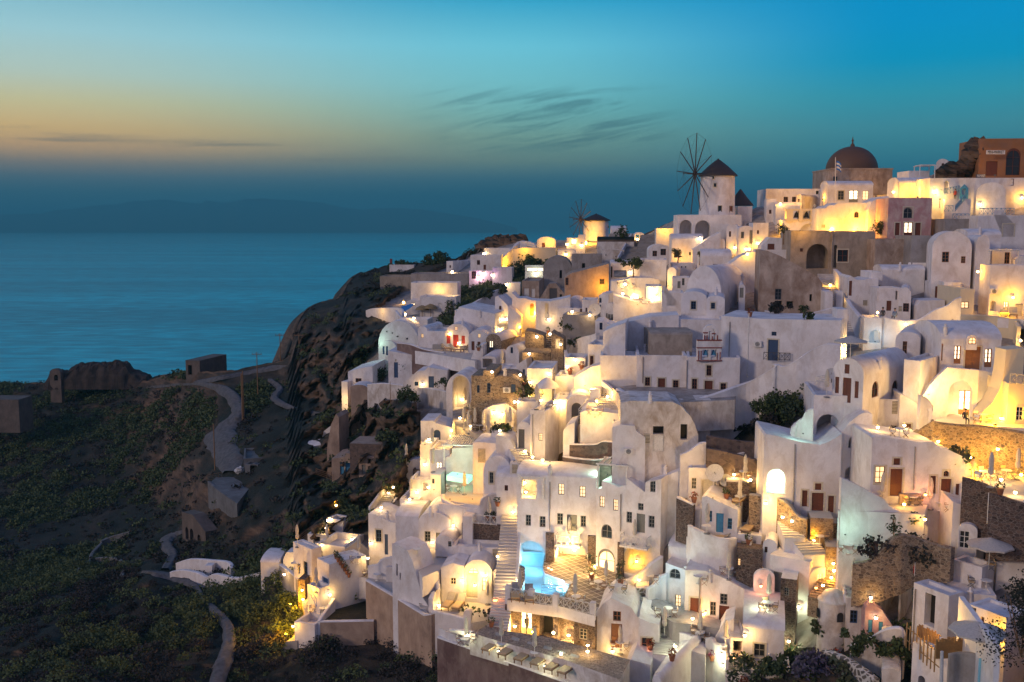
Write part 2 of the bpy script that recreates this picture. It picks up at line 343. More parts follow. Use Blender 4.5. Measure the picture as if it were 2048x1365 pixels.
def W(label, pts, t=.45, m='w', cap=True, capm=None, nm='retaining_wall', cat='wall', ext=2.5, dD=0, sm=True, thick=None, group=None):
    """free standing or retaining wall; pts = (x, y top, y base[, distance])"""
    P = [(p[0], p[1], p[2], min(p[3] if len(p) > 3 else 1e9, Dm(p[0], p[2])+(4 if len(p) > 3 else 0))+dD) for p in pts]
    if sm and len(P) > 2: P = catmull(P)
    F0 = []; 
    for x, yt, yb, D in P:
        b = at(x, yb, D); tp = CAMZ+dr(x, yt).z/dr(x, yt).y*D; F0.append((Vector((b.x, b.y, 0)), b.z-ext, tp))
    root = thing(nm, label, cat, at(*P[0][:1], P[0][2], P[0][3]), 0, group)
    n = len(F0); off = []
    for i in range(n):
        a = F0[max(i-1, 0)][0]; b = F0[min(i+1, n-1)][0]; q = (b-a).normalized(); nn = Vector((-q.y, q.x, 0))
        off.append(nn if nn.y > 0 else -nn)
    wb = MB()
    fr_ = [(p+UZ*z0, p+UZ*z1) for p, z0, z1 in F0]; bk = [(p+o*t+UZ*z0, p+o*t+UZ*z1) for (p, z0, z1), o in zip(F0, off)]
    for i in range(n-1):
        wb.face([fr_[i][0], fr_[i+1][0], fr_[i+1][1], fr_[i][1]], False); wb.face([bk[i][0], bk[i][1], bk[i+1][1], bk[i+1][0]])
        if not cap: wb.face([fr_[i][1], fr_[i+1][1], bk[i+1][1], bk[i][1]])
    for i in (0, -1): wb.face([fr_[i][0], fr_[i][1], bk[i][1], bk[i][0]])
    wb.build('wall_body', m, root)
    if cap:
        cb = MB(); h = .1; rows = []
        for i in range(n):
            f, b_, o = fr_[i][1], bk[i][1], off[i]
            rows.append([f-o*.03+UZ*-.02, f-o*.02+UZ*h*.7, f+o*(t*.2)+UZ*h, b_-o*(t*.2)+UZ*h, b_+o*.02+UZ*h*.7, b_+o*.03-UZ*.02])
        cb.grid(rows, True); cb.face(rows[0]); cb.face(rows[-1]); cb.build('coping', capm or ('w' if m in ('w', 'wd') else m), root)
    return root
def T(label, pts, D=None, z=None, m='flr', th=2.5, nm='terrace', cat='terrace', dD=0, dz=0):
    """floor slab; a point is (x, y) seen on the floor's level, or (x, y, distance) for the foot of a wall"""
    if z is None:
        x, y = pts[0][:2]; z = at(x, y, (D or Dm(x, y))+dD).z
    z += dz
    P = []
    for p in pts:
        if len(p) == 2: P.append(onz(p[0], p[1], z))
        else: q = at(*p); P.append(Vector((q.x, q.y+.2, z)))
    root = thing(nm, label, cat, P[0]); mb = MB()
    for t in geometry.tessellate_polygon([P]): mb.face([P[k] for k in t])
    mb.build('floor', m, root); q = [p-UZ*th for p in P]; mb = MB()
    for i in range(len(P)): j = (i+1) % len(P); mb.face([P[i], P[j], q[j], q[i]])
    mb.build('slab_edge', {'flr': 'w', 'loz': 'w', 'pebb': 'wd', 'pave': 'wd'}.get(m, m), root); return z
def S(label, xb, yb, xt, yt, w=1.5, n=12, Db=None, Dt=None, m='w', nm='stairs', cat='stairs', dD=-.3, side=None, tm=None):
    P = at(xb, yb, (Db or Dm(xb, yb))+dD); Q = at(xt, yt, (Dt or Dm(xt, yt))+dD); h = Q-P; hz = Vector((h.x, h.y, 0)); L = hz.length; U = hz.normalized(); V = Vector((-U.y, U.x, 0))
    root = thing(nm, label, cat, P); mb = MB(); tb = MB(); dz = h.z/n
    for i in range(n):
        mb.box(P-UZ*0, U, V, L*i/n, L*(i+1)/n, dz*i-1.6, dz*(i+1)-.04, -w/2, w/2)
        tb.box(P, U, V, L*i/n-.04, L*(i+1)/n, dz*(i+1)-.04, dz*(i+1)+.004, -w/2-.01, w/2+.01)
    mb.build('steps', m, root); tb.build('treads', tm or 'flr', root)
    if side:
        for s in side:
            sb = MB(); s0 = (w/2 if s > 0 else -w/2-.25)
            A = [P+V*s0, P+V*(s0+.25)]; Bq = [Q+V*s0, Q+V*(s0+.25)]; hh = abs(s)
            lo = [A[0]-UZ*1.6, A[1]-UZ*1.6, Bq[1]-UZ*1.6, Bq[0]-UZ*1.6]; hi = [A[0]+UZ*hh, A[1]+UZ*hh, Bq[1]+UZ*hh, Bq[0]+UZ*hh]
            sb.face(hi)
            for i in range(4): j = (i+1) % 4; sb.face([lo[i], lo[j], hi[j], hi[i]])
            sb.build('side_wall', 'w', root)
    return root
from mathutils import noise as mn
# ---------- camera ----------
cam = bpy.data.cameras.new('camera'); co_ = bpy.data.objects.new('camera', cam); C.objects.link(co_)
cam.sensor_width = 36; cam.lens = 36*F/2048; cam.clip_end = 80000; cam.clip_start = .5
co_.location = CAM; co_.rotation_euler = (math.pi/2-TH, 0, 0); sc.camera = co_
sc.view_settings.view_transform = 'Standard'; sc.view_settings.look = 'None'; sc.view_settings.exposure = 0; sc.view_settings.gamma = 1
sc.cycles.use_denoising = True; sc.cycles.max_bounces = 6; sc.cycles.diffuse_bounces = 4; sc.cycles.glossy_bounces = 3; sc.cycles.transmission_bounces = 4
sc.cycles.use_light_tree = True; sc.cycles.sample_clamp_indirect = 4; sc.cycles.caustics_reflective = False; sc.cycles.caustics_refractive = False
try: sc.cycles.denoiser = 'OPENIMAGEDENOISE'
except Exception: pass
# ---------- dusk sky ----------
w = bpy.data.worlds.new('World'); sc.world = w; w.use_nodes = True; nt = w.node_tree; N = nt.nodes; Lk = nt.links
bg = N['Background']; tc = N.new('ShaderNodeTexCoord'); sx = N.new('ShaderNodeSeparateXYZ'); Lk.new(tc.outputs['Generated'], sx.inputs[0])
def mth(op, a, b=None, c=None, clamp=False):
    m = N.new('ShaderNodeMath'); m.operation = op; m.use_clamp = clamp
    for i, v in enumerate((a, b, c)):
        if v is None: continue
        if isinstance(v, (int, float)): m.inputs[i].default_value = v
        else: Lk.new(v, m.inputs[i])
    return m.outputs[0]
el = mth('MULTIPLY_ADD', sx.outputs['Z'], 1/1.2, .1/1.2)   # z -0.1..1.1 -> 0..1
def skr(stops): return ramp(N, Lk, el, [((z+.1)/1.2, lin(*c)) for z, c in stops]).outputs[0]
rl = skr([(-.02, (50, 100, 122)), (.005, (58, 112, 134)), (.03, (72, 112, 126)), (.044, (104, 124, 128)), (.057, (156, 144, 124)), (.072, (226, 182, 122)), (.088, (246, 206, 130)), (.112, (228, 220, 166)), (.136, (202, 224, 208)), (.172, (174, 222, 230)), (.222, (116, 190, 216)), (.4, (50, 120, 170)), (1, (70, 90, 140))])
rm_ = skr([(-.02, (24, 94, 120)), (.005, (30, 100, 126)), (.03, (42, 100, 122)), (.047, (80, 122, 132)), (.064, (124, 154, 138)), (.086, (134, 178, 160)), (.11, (130, 198, 194)), (.136, (130, 212, 220)), (.172, (118, 214, 236)), (.222, (30, 168, 214)), (.4, (20, 110, 165)), (1, (70, 90, 140))])
rr_ = skr([(-.02, (14, 88, 114)), (.01, (20, 98, 126)), (.05, (50, 126, 148)), (.07, (66, 144, 158)), (.09, (74, 156, 170)), (.12, (52, 164, 188)), (.15, (0, 160, 206)), (.18, (0, 156, 212)), (.222, (0, 150, 212)), (.4, (10, 100, 155)), (1, (70, 90, 140))])
rb_ = skr([(-.05, (50, 46, 56)), (0, (98, 102, 128)), (.12, (146, 140, 162)), (.35, (146, 144, 176)), (.6, (122, 132, 180)), (1, (92, 110, 172))])
hyp = mth('SQRT', mth('ADD', mth('MULTIPLY', sx.outputs['X'], sx.outputs['X']), mth('MULTIPLY', sx.outputs['Y'], sx.outputs['Y'])))
az = mth('DIVIDE', sx.outputs['X'], mth('MAXIMUM', hyp, .001))
def mixc(f, a, b):
    m = N.new('ShaderNodeMix'); m.data_type = 'RGBA'; Lk.new(f, m.inputs[0]); Lk.new(a, m.inputs[6]); Lk.new(b, m.inputs[7]); return m.outputs[2]
def sstep(v, a, b):
    m = N.new('ShaderNodeMapRange'); m.interpolation_type = 'SMOOTHSTEP'; m.inputs[1].default_value = a; m.inputs[2].default_value = b; Lk.new(v, m.inputs[0]); return m.outputs[0]
fr1 = mixc(sstep(az, -.46, .04), rl, rm_); fr2 = mixc(sstep(az, -.02, .36), fr1, rr_)
# thin wisps of cloud
mp0 = N.new('ShaderNodeMapping'); mp0.inputs['Rotation'].default_value = (0, math.radians(11), 0); Lk.new(tc.outputs['Generated'], mp0.inputs[0]); mp = N.new('ShaderNodeMapping'); mp.inputs['Scale'].default_value = (6, 6, 62); Lk.new(mp0.outputs[0], mp.inputs[0])
cn = noise(N, Lk, 1.0, 9, .66, mp.outputs[0], 1.3)
cm = mth('MULTIPLY', sstep(cn.outputs[0], .45, .62), mth('MULTIPLY', mth('MULTIPLY', sstep(sx.outputs['Z'], .066, .085), mth('SUBTRACT', 1, sstep(sx.outputs['Z'], .12, .14))), mth('MULTIPLY', sstep(az, -.12, -.01), mth('SUBTRACT', 1, sstep(az, .10, .18)))))
mp2 = N.new('ShaderNodeMapping'); mp2.inputs['Scale'].default_value = (3, 3, 70); Lk.new(tc.outputs['Generated'], mp2.inputs[0])
cn2 = noise(N, Lk, 1.3, 6, .6, mp2.outputs[0], .8)
cm2 = mth('MULTIPLY', sstep(cn2.outputs[0], .52, .72), mth('MULTIPLY', mth('MULTIPLY', sstep(sx.outputs['Z'], .055, .068), mth('SUBTRACT', 1, sstep(sx.outputs['Z'], .078, .092))), mth('SUBTRACT', 1, sstep(az, -.18, -.02))))
cl = N.new('ShaderNodeRGB'); cl.outputs[0].default_value = lin(62, 104, 116)
cl2 = N.new('ShaderNodeRGB'); cl2.outputs[0].default_value = lin(120, 120, 112)
fr3 = mixc(mth('MULTIPLY', cm, .5), fr2, cl.outputs[0]); fr3 = mixc(mth('MULTIPLY', cm2, .5), fr3, cl2.outputs[0])
fy = mth('DIVIDE', sx.outputs['Y'], mth('MAXIMUM', hyp, .001))
# the sky behind the camera is the pink anti-twilight
f1 = mixc(sstep(fy, .1, .80), rb_, fr3)
Lk.new(f1, bg.inputs['Color']); bg.inputs['Strength'].default_value = WORLD_S
sun = bpy.data.lights.new('afterglow_sun', 'SUN'); sun.energy = SUN_E; sun.angle = math.radians(9); sun.color = (1, .74, .56)
so = bpy.data.objects.new('afterglow_sun', sun); C.objects.link(so)
dv = Vector((1.0, .72, -.40)); so.rotation_euler = dv.to_track_quat('-Z', 'Y').to_euler(); so.location = (-100, -50, 200)
# ---------- sea ----------
m, nt, N, Lk, bs = nmat('sea_water'); co = objco(N, Lk, (.06, .17, 1)); n1 = noise(N, Lk, .5, 8, .65, co)
co2 = objco(N, Lk, (.0007, .005, 1)); n2 = noise(N, Lk, 1, 5, .6, co2, .5)
nf = N.new('ShaderNodeTexNoise'); nf.inputs['Scale'].default_value = 1; nf.inputs['Detail'].default_value = 6; Lk.new(objco(N, Lk, (.03, .07, 1)), nf.inputs['Vector']); av = N.new('ShaderNodeMath'); av.operation = 'MULTIPLY_ADD'; av.inputs[1].default_value = .55; Lk.new(nf.outputs[0], av.inputs[0]); hf = N.new('ShaderNodeMath'); hf.operation = 'MULTIPLY'; hf.inputs[1].default_value = .45; Lk.new(n2.outputs[0], hf.inputs[0]); Lk.new(hf.outputs[0], av.inputs[2])
r = ramp(N, Lk, av.outputs[0], [(.38, (.0, .30, .36)), (.5, (.0, .46, .52)), (.6, (.0, .66, .72))]); Lk.new(r.outputs[0], bs.inputs['Base Color'])  # ripple light and dark put into the base colour as streaks
bs.inputs['Roughness'].default_value = .4; bs.inputs['IOR'].default_value = 1.33; bump(N, Lk, n1.outputs[0], bs, 1, 2.2); M['sea'] = m
COLLECT[0] = False
mb = MB(); mb.face([(-16000, -300, 0), (16000, -300, 0), (16000, 29900, 0), (-16000, 29900, 0)]); o = mb.build('sea', 'sea', None, 'structure')
# ---------- far island ----------
ridge = [(-60, 432), (60, 428), (150, 418), (190, 412), (230, 408), (280, 403), (330, 399), (370, 405), (400, 408), (415, 402), (450, 406), (490, 399), (520, 397), (560, 400), (600, 402), (640, 405), (680, 414), (720, 420), (760, 417), (800, 417), (850, 420), (900, 428), (960, 438), (1010, 450), (1040, 459)]
flat('isl', (.05, .06, .05), .95)
mb = MB(); rows = [[], [], [], [], []]
for i in range(len(ridge)-1):
    for k in range(6):
        t = k/6; x = ridge[i][0]*(1-t)+ridge[i+1][0]*t; y = ridge[i][1]*(1-t)+ridge[i+1][1]*t+1.5*mn.noise(Vector((x*.06, 7, 0)))
        p = at(x, y, 16000); z = max(p.z, 5)
        for j, (dy, f) in enumerate(((-1900, -.02), (-900, .5+.12*mn.noise(Vector((x*.03, 1, 0)))), (0, 1), (900, .6), (2000, -.02))):
            rows[j].append((p.x*(1+dy/16000), 16000+dy+500*mn.noise(Vector((x*.02, j, 0)))*(j % 4 > 0), z*f))
mb.grid(rows); mb.build('distant_hills', 'isl', None, 'structure')
# ---------- terrain ----------
SIL = [(-300, 768), (0, 766), (95, 766), (200, 768), (290, 762), (340, 748), (465, 742), (555, 724), (574, 718), (584, 690), (592, 655), (604, 628), (640, 606), (686, 592), (697, 566), (716, 547), (780, 530), (850, 524), (915, 515), (960, 492), (1000, 484), (1050, 488), (1130, 480), (1220, 474), (1290, 468), (1350, 440), (1440, 432), (1530, 412), (1650, 392), (1770, 390), (1860, 352), (1930, 320), (1960, 290), (2060, 285), (2360, 270), (2760, 262)]
def inpoly(x, y, P):
    c = False; j = len(P)-1
    for i in range(len(P)):
        if (P[i][1] > y) != (P[j][1] > y) and x < (P[j][0]-P[i][0])*(y-P[i][1])/(P[j][1]-P[i][1])+P[i][0]: c = not c
        j = i
    return c
VIL = [(830, 560), (900, 528), (980, 488), (1350, 430), (1640, 390), (2048, 290), (2085, 285), (2085, 1400), (1830, 1400), (1640, 1330), (1500, 1370), (1400, 1420), (1100, 1420), (900, 1290), (1000, 1250), (880, 1220), (740, 1170), (620, 1230), (560, 1150), (700, 1060), (800, 1000), (850, 900), (830, 800), (700, 790), (700, 745), (780, 650), (740, 625)]
DARK = [[(1400, 850), (1480, 830), (1520, 760), (1600, 700), (1660, 690), (1640, 780), (1540, 870), (1530, 950), (1480, 1000), (1400, 930)], [(1640, 1190), (1680, 1120), (1780, 1070), (1900, 1060), (1960, 1080), (1900, 1200), (1780, 1170)], [(1400, 1400), (1560, 1300), (1640, 1290), (1740, 1260), (1850, 1240), (1850, 1400)], [(980, 560), (1010, 510), (1130, 500), (1140, 540), (1040, 600)], [(870, 640), (930, 570), (1010, 560), (1010, 600), (920, 660)], [(1120, 890), (1230, 880), (1230, 950), (1110, 940)]]
xs = np.arange(-300, 2760, 7.0); NR = 170
ys0 = np.interp(xs, [a for a, b in SIL], [b for a, b in SIL])
ys0 = ys0+np.array([(7*mn.noise(Vector((a*.05, 1, 0)))+5*mn.noise(Vector((a*.17, 5, 0))) if 575 < a < 1000 else 2*mn.noise(Vector((a*.09, 2, 0)))) for a in xs])
gx = np.repeat(xs[:, None], NR, 1); t = np.linspace(0, 1, NR)[None]**1.05; gy = ys0[:, None]+(1620-ys0[:, None])*t
Dg = np.concatenate([DmA(np.c_[a, b]) for a, b in zip(gx, gy)]).reshape(gx.shape)
vert = []; vmask = []
for i in range(len(xs)):
    for j in range(NR):
        x, y = gx[i, j], gy[i, j]; v = inpoly(x, y, VIL); D = Dg[i, j]
        p = at(x, y, D); q = Vector((p.x*.06, p.y*.06, p.z*.06))
        nz = mn.fractal(q, .9, 2.1, 6); rid = abs(mn.noise(q*1.9))
        if v: D += 5+nz*.3
        else:
            edge = min(1, j/6); D += (nz*3.6-rid*2.0)*edge
            if 560 < x < 880 and 540 < y < 1120: f_ = min(1, (x-560)/40, (880-x)/40, (y-540)/40, (1120-y)/60); D += edge*f_*(mn.fractal(Vector((p.x*.16, p.y*.16, p.z*.35)), .7, 2.2, 5)*6-abs(mn.noise(Vector((p.x*.3, p.y*.3, p.z*.1))))*7-abs(mn.noise(Vector((p.x*.1, p.y*.1, p.z*.8))))*3); D += mn.noise(q*9)*.5*edge
        p = at(x, y, D)
        if not v: p.z += mn.noise(q*5)*.35
        vert.append(p); vmask.append(v)
# far side of the ridges, down to the sea
nb = 7; steps = [(3, -.6), (9, -3), (22, -14), (45, -38), (75, -75), (120, -130), (200, -220)]
back = []
for i in range(len(xs)):
    p = vert[i*NR]; 
    for dy, dz in steps: back.append(Vector((p.x*(1+dy/p.y)-dy*.35, p.y+dy+mn.noise(Vector((p.x*.1, dy, 0)))*4, max(p.z+dz, -5))))
def gi(i, j): return i*NR+j
pav, lnd, cov = MB(), MB(), []
for i in range(len(xs)-1):
    for j in range(NR-1):
        ids = (gi(i, j), gi(i+1, j), gi(i+1, j+1), gi(i, j+1)); cx, cy = gx[i, j]+3.5, gy[i, j]+2
        vv = vmask[ids[0]] and not any(inpoly(cx, cy, d) for d in DARK)
        (pav if vv else lnd).f.append(ids)
        if not vv: cov.append((ids, cx, cy))
for mb in (pav, lnd): mb.v = [tuple(p) for p in vert]; mb.s = [True]*len(mb.f)
o = len(lnd.v); lnd.v += [tuple(p) for p in back]
for i in range(len(xs)-1):
    prev = (gi(i, 0), gi(i+1, 0))
    for k in range(len(steps)):
        cur = (o+i*len(steps)+k, o+(i+1)*len(steps)+k); lnd.f.append((prev[0], prev[1], cur[1], cur[0])); lnd.s.append(True); prev = cur
plaster('pave', (.40, .36, .32), .3, .6, (.18, .14, .11))
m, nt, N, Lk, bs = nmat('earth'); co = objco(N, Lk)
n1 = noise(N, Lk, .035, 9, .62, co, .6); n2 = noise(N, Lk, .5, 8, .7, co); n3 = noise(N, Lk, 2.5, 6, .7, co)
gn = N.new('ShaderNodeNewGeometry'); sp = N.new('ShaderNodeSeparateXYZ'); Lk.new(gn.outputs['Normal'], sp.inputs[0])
green = ramp(N, Lk, n2.outputs[0], [(.36, (.007, .011, .008)), (.5, (.013, .018, .011)), (.62, (.02, .021, .016)), (.72, (.032, .03, .026))])  # albedo kept near black: the slope's missing light is in the colour
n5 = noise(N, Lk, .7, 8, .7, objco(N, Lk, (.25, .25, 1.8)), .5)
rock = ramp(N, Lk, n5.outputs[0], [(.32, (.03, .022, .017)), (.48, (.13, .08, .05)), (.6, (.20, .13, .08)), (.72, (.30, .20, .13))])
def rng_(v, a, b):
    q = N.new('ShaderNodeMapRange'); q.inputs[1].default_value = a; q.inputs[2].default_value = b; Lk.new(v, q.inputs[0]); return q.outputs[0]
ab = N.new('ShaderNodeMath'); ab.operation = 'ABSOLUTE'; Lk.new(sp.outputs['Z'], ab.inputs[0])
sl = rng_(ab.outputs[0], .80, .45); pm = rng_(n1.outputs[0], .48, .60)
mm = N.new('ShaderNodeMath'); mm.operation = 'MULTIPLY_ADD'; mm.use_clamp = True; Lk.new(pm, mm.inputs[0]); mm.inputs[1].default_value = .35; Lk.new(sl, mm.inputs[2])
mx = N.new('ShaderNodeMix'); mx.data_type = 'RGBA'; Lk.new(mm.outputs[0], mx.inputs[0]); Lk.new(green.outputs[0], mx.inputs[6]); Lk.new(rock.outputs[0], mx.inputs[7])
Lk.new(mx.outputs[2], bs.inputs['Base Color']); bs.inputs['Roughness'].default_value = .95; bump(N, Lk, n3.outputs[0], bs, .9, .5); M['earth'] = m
COLLECT[0] = True
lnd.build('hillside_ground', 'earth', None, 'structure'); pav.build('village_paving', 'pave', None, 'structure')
# ---------- dirt paths ----------
flat('dirt', (.10, .10, .105), .95, .4, 0, 1.5)
def path(name, pts, mat='dirt', lift=.25):
    P = catmull(pts, 6); rows = []
    for i in range(len(P)):
        x, y, hw = P[i]; r = []; hw *= 1+.28*mn.noise(Vector((i*.7, 3, x*.01))); x += 2.5*mn.noise(Vector((i*.5, 9, 0)))
        for k in range(7):
            u = (k-3)/3; X = x+hw*u; D = Dm(X, y); q = at(X, y, D); v = Vector((q.x*.06, q.y*.06, q.z*.06))
            D += mn.fractal(v, .9, 2.1, 6)*3.6-abs(mn.noise(v*1.9))*2-.9-abs(mn.noise(v*9))*.5; r.append(at(X, y, D)+UZ*(lift-(.5 if abs(k-3) == 3 else 0)))
        rows.append(r)
    mb = MB(); mb.grid(rows); return mb.build(name, mat, None, 'structure')
path('dirt_road', [(560, 733, 22), (500, 745, 16), (440, 756, 14), (400, 766, 17), (440, 775, 20), (470, 800, 16), (475, 828, 14), (455, 850, 20), (440, 880, 34), (455, 910, 30), (460, 945, 18)])
path('dirt_road_branch', [(300, 775, 8), (350, 770, 12), (410, 768, 10)])
path('footpath', [(540, 760, 6), (560, 778, 7), (548, 795, 8), (580, 815, 10), (640, 830, 14)])
path('footpath_down', [(300, 1145, 22), (350, 1155, 20), (392, 1175, 8), (405, 1200, 8), (440, 1230, 11), (458, 1260, 13), (455, 1300, 15), (440, 1340, 17), (425, 1400, 20)])
path('footpath_upper', [(330, 1140, 10), (345, 1110, 12), (330, 1085, 14), (345, 1070, 8), (380, 1060, 5)])
# ---------- scrub ----------
def leafmat(key, cols, sc_=.9):
    m, nt, N, Lk, bs = nmat('leaf_'+key); n = noise(N, Lk, sc_, 4, .7, objco(N, Lk)); r = ramp(N, Lk, n.outputs[0], [(.3+.4*i/(len(cols)-1), c) for i, c in enumerate(cols)])
    Lk.new(r.outputs[0], bs.inputs['Base Color']); bs.inputs['Roughness'].default_value = .8; M[key] = m
leafmat('scrub', [(.018, .032, .018), (.045, .07, .028), (.10, .13, .04), (.04, .046, .022)], .3)
leafmat('brush', [(.018, .017, .017), (.038, .03, .028), (.018, .024, .018)], .5)
leafmat('leaf', [(.02, .035, .012), (.045, .07, .02), (.07, .09, .03)], 2); leafmat('olive', [(.05, .06, .03), (.09, .11, .06)], 2)
leafmat('pine', [(.014, .017, .012), (.03, .033, .02)], 2); leafmat('flow', [(.10, .02, .06), (.25, .05, .12), (.04, .06, .02)], 5); leafmat('lav', [(.10, .07, .16), (.05, .06, .04)], 4); leafmat('redf', [(.35, .02, .01), (.05, .08, .02)], 6)
def clump(V, Fc, p, r, n, h=.8, ls=.26):
    q = rng.normal(size=(n, 3)); q /= np.linalg.norm(q, axis=1)[:, None]; q[:, 2] = np.abs(q[:, 2])*h
    q = q*r*rng.uniform(.55, 1.08, (n, 1))+np.array(p); a = rng.normal(size=(n, 3)); a /= np.linalg.norm(a, axis=1)[:, None]; b = np.cross(a, rng.normal(size=(n, 3))); b /= np.linalg.norm(b, axis=1)[:, None]
    s = ls*r**.5*rng.uniform(.6, 1.3, (n, 1)); k = len(V)*4; V.append(np.stack([q-a*s, q-b*s*.7, q+a*s, q+b*s*.7], 1).reshape(-1, 3)); return n
def leafmesh(name, V, mat, parent=None, kind=None):
    V = np.concatenate(V); off = np.array(WL[parent.name]) if parent else 0; V = V-off; n = len(V)//4; me = bpy.data.meshes.new(name)
    me.vertices.add(len(V)); me.vertices.foreach_set('co', V.ravel()); me.loops.add(n*4); me.loops.foreach_set('vertex_index', np.arange(n*4)); me.polygons.add(n); me.polygons.foreach_set('loop_start', np.arange(0, n*4, 4)); me.update(calc_edges=True)
    me.materials.append(M[mat]); o = bpy.data.objects.new(name, me); C.objects.link(o); o.parent = parent
    if parent: WL[o.name] = WL[parent.name]
    if kind: o['kind'] = kind
    return o
PATHS = [((560, 733), (400, 766), 20), ((400, 766), (470, 810), 20), ((470, 810), (440, 880), 26), ((440, 880), (460, 945), 30), ((350, 1155), (300, 1145), 20), ((392, 1175), (440, 1230), 14), ((440, 1230), (458, 1290), 15), ((458, 1290), (430, 1400), 18), ((300, 770), (410, 768), 10), ((345, 1110), (330, 1085), 18), ((540, 760), (560, 800), 9), ((560, 800), (640, 830), 12)]
def nearpath(x, y):
    for (ax, ay), (bx, by), r in PATHS:
        t = ((x-ax)*(bx-ax)+(y-ay)*(by-ay))/((bx-ax)**2+(by-ay)**2); t = min(1, max(0, t))
        if math.hypot(x-ax-t*(bx-ax), y-ay-t*(by-ay)) < r: return True
    return False
G, Br = [], []; pool = [c for c in cov if (-60 < c[1] < 1900 or c[1] > 2100) and c[2] < 1420]
wts = np.array([np.linalg.norm(np.cross(np.array(vert[a[1]])-np.array(vert[a[0]]), np.array(vert[a[3]])-np.array(vert[a[0]]))) for a, _, _ in pool]); cnt = 0
pick = rng.choice(len(pool), 21000, p=wts/wts.sum())
for k in pick:
    ids, cx, cy = pool[k]
    if nearpath(cx, cy) or 370 < cx < 470 and 715 < cy < 755 or 1100 < cx < 1250 and 870 < cy < 960: continue
    if (560 < cx < 870 and 600 < cy < 1110) and rng.random() < .93: continue
    u, v = rng.random(2); p = np.array(vert[ids[0]])*(1-u)*(1-v)+np.array(vert[ids[1]])*u*(1-v)+np.array(vert[ids[2]])*u*v+np.array(vert[ids[3]])*(1-u)*v
    g = mn.fractal(Vector(p*.03), 1, 2, 4)
    nr_ = cy > 1100 and cx < 900
    if g < (-.18 if nr_ else -.05) and rng.random() < (.6 if nr_ else .86): continue
    near = cy > 1130 and cx < 900; r = (.3+1.5*rng.random()**2.2)*(1.1 if near else 1); n = int((120 if near else 36)*(1+r*.5)); ls_ = .12 if near else .2
    if cx > 1000: r *= .6
    if g > .0 or rng.random() < .35: clump(G, 0, p, r, n, .8, ls_)
    else: clump(Br, 0, p, r*.9, n, .8, ls_)
print('clumps', len(G), len(Br))
leafmesh('scrub_cover', G, 'scrub', None, 'stuff')['label'] = 'low green and yellow scrub covering the dark hillside'
leafmesh('dry_brush_cover', Br, 'brush', None, 'stuff')['label'] = 'brown dry brush scattered over the dark hillside'
for nme, cat_ in (('scrub_cover', 'scrub'), ('dry_brush_cover', 'brush')): bpy.data.objects[nme]['category'] = cat_
def mat_water(key, col, a):
    m, nt, N, Lk, bs = nmat(key); tr = N.new('ShaderNodeBsdfTransparent'); tr.inputs[0].default_value = (*col, 1); mx = N.new('ShaderNodeMixShader'); mx.inputs[0].default_value = a
    bs.inputs['Base Color'].default_value = (*col, 1); bs.inputs['Roughness'].default_value = .08; n = noise(N, Lk, 1.6, 3, .5, objco(N, Lk)); bump(N, Lk, n.outputs[0], bs, .4, .1)
    Lk.new(tr.outputs[0], mx.inputs[1]); Lk.new(bs.outputs[0], mx.inputs[2]); Lk.new(mx.outputs[0], N['Material Output'].inputs[0]); M[key] = m
mat_water('pool', (.55, .85, .95), .25); emis('pool_emit', (.45, 1, .72), .9, (.3, .7, .55)); plaster('basin', (.45, .66, .74), .06)
m, nt, N, Lk, bs = nmat('lozenge'); mp = N.new('ShaderNodeMapping'); mp.inputs['Rotation'].default_value = (0, 0, math.radians(58)); Lk.new(objco(N, Lk), mp.inputs[0]); br = N.new('ShaderNodeTexBrick'); br.offset = 0
for k, v in (('Color1', (.14, .11, .09, 1)), ('Color2', (.22, .17, .13, 1)), ('Mortar', (.62, .56, .46, 1)), ('Scale', 1.5), ('Mortar Size', .05), ('Brick Width', 1.0), ('Row Height', 1.0)): br.inputs[k].default_value = v
Lk.new(mp.outputs[0], br.inputs[0]); Lk.new(br.outputs[0], bs.inputs['Base Color']); bs.inputs['Roughness'].default_value = .7; M['loz'] = m
flat('dwood', (.05, .032, .026))
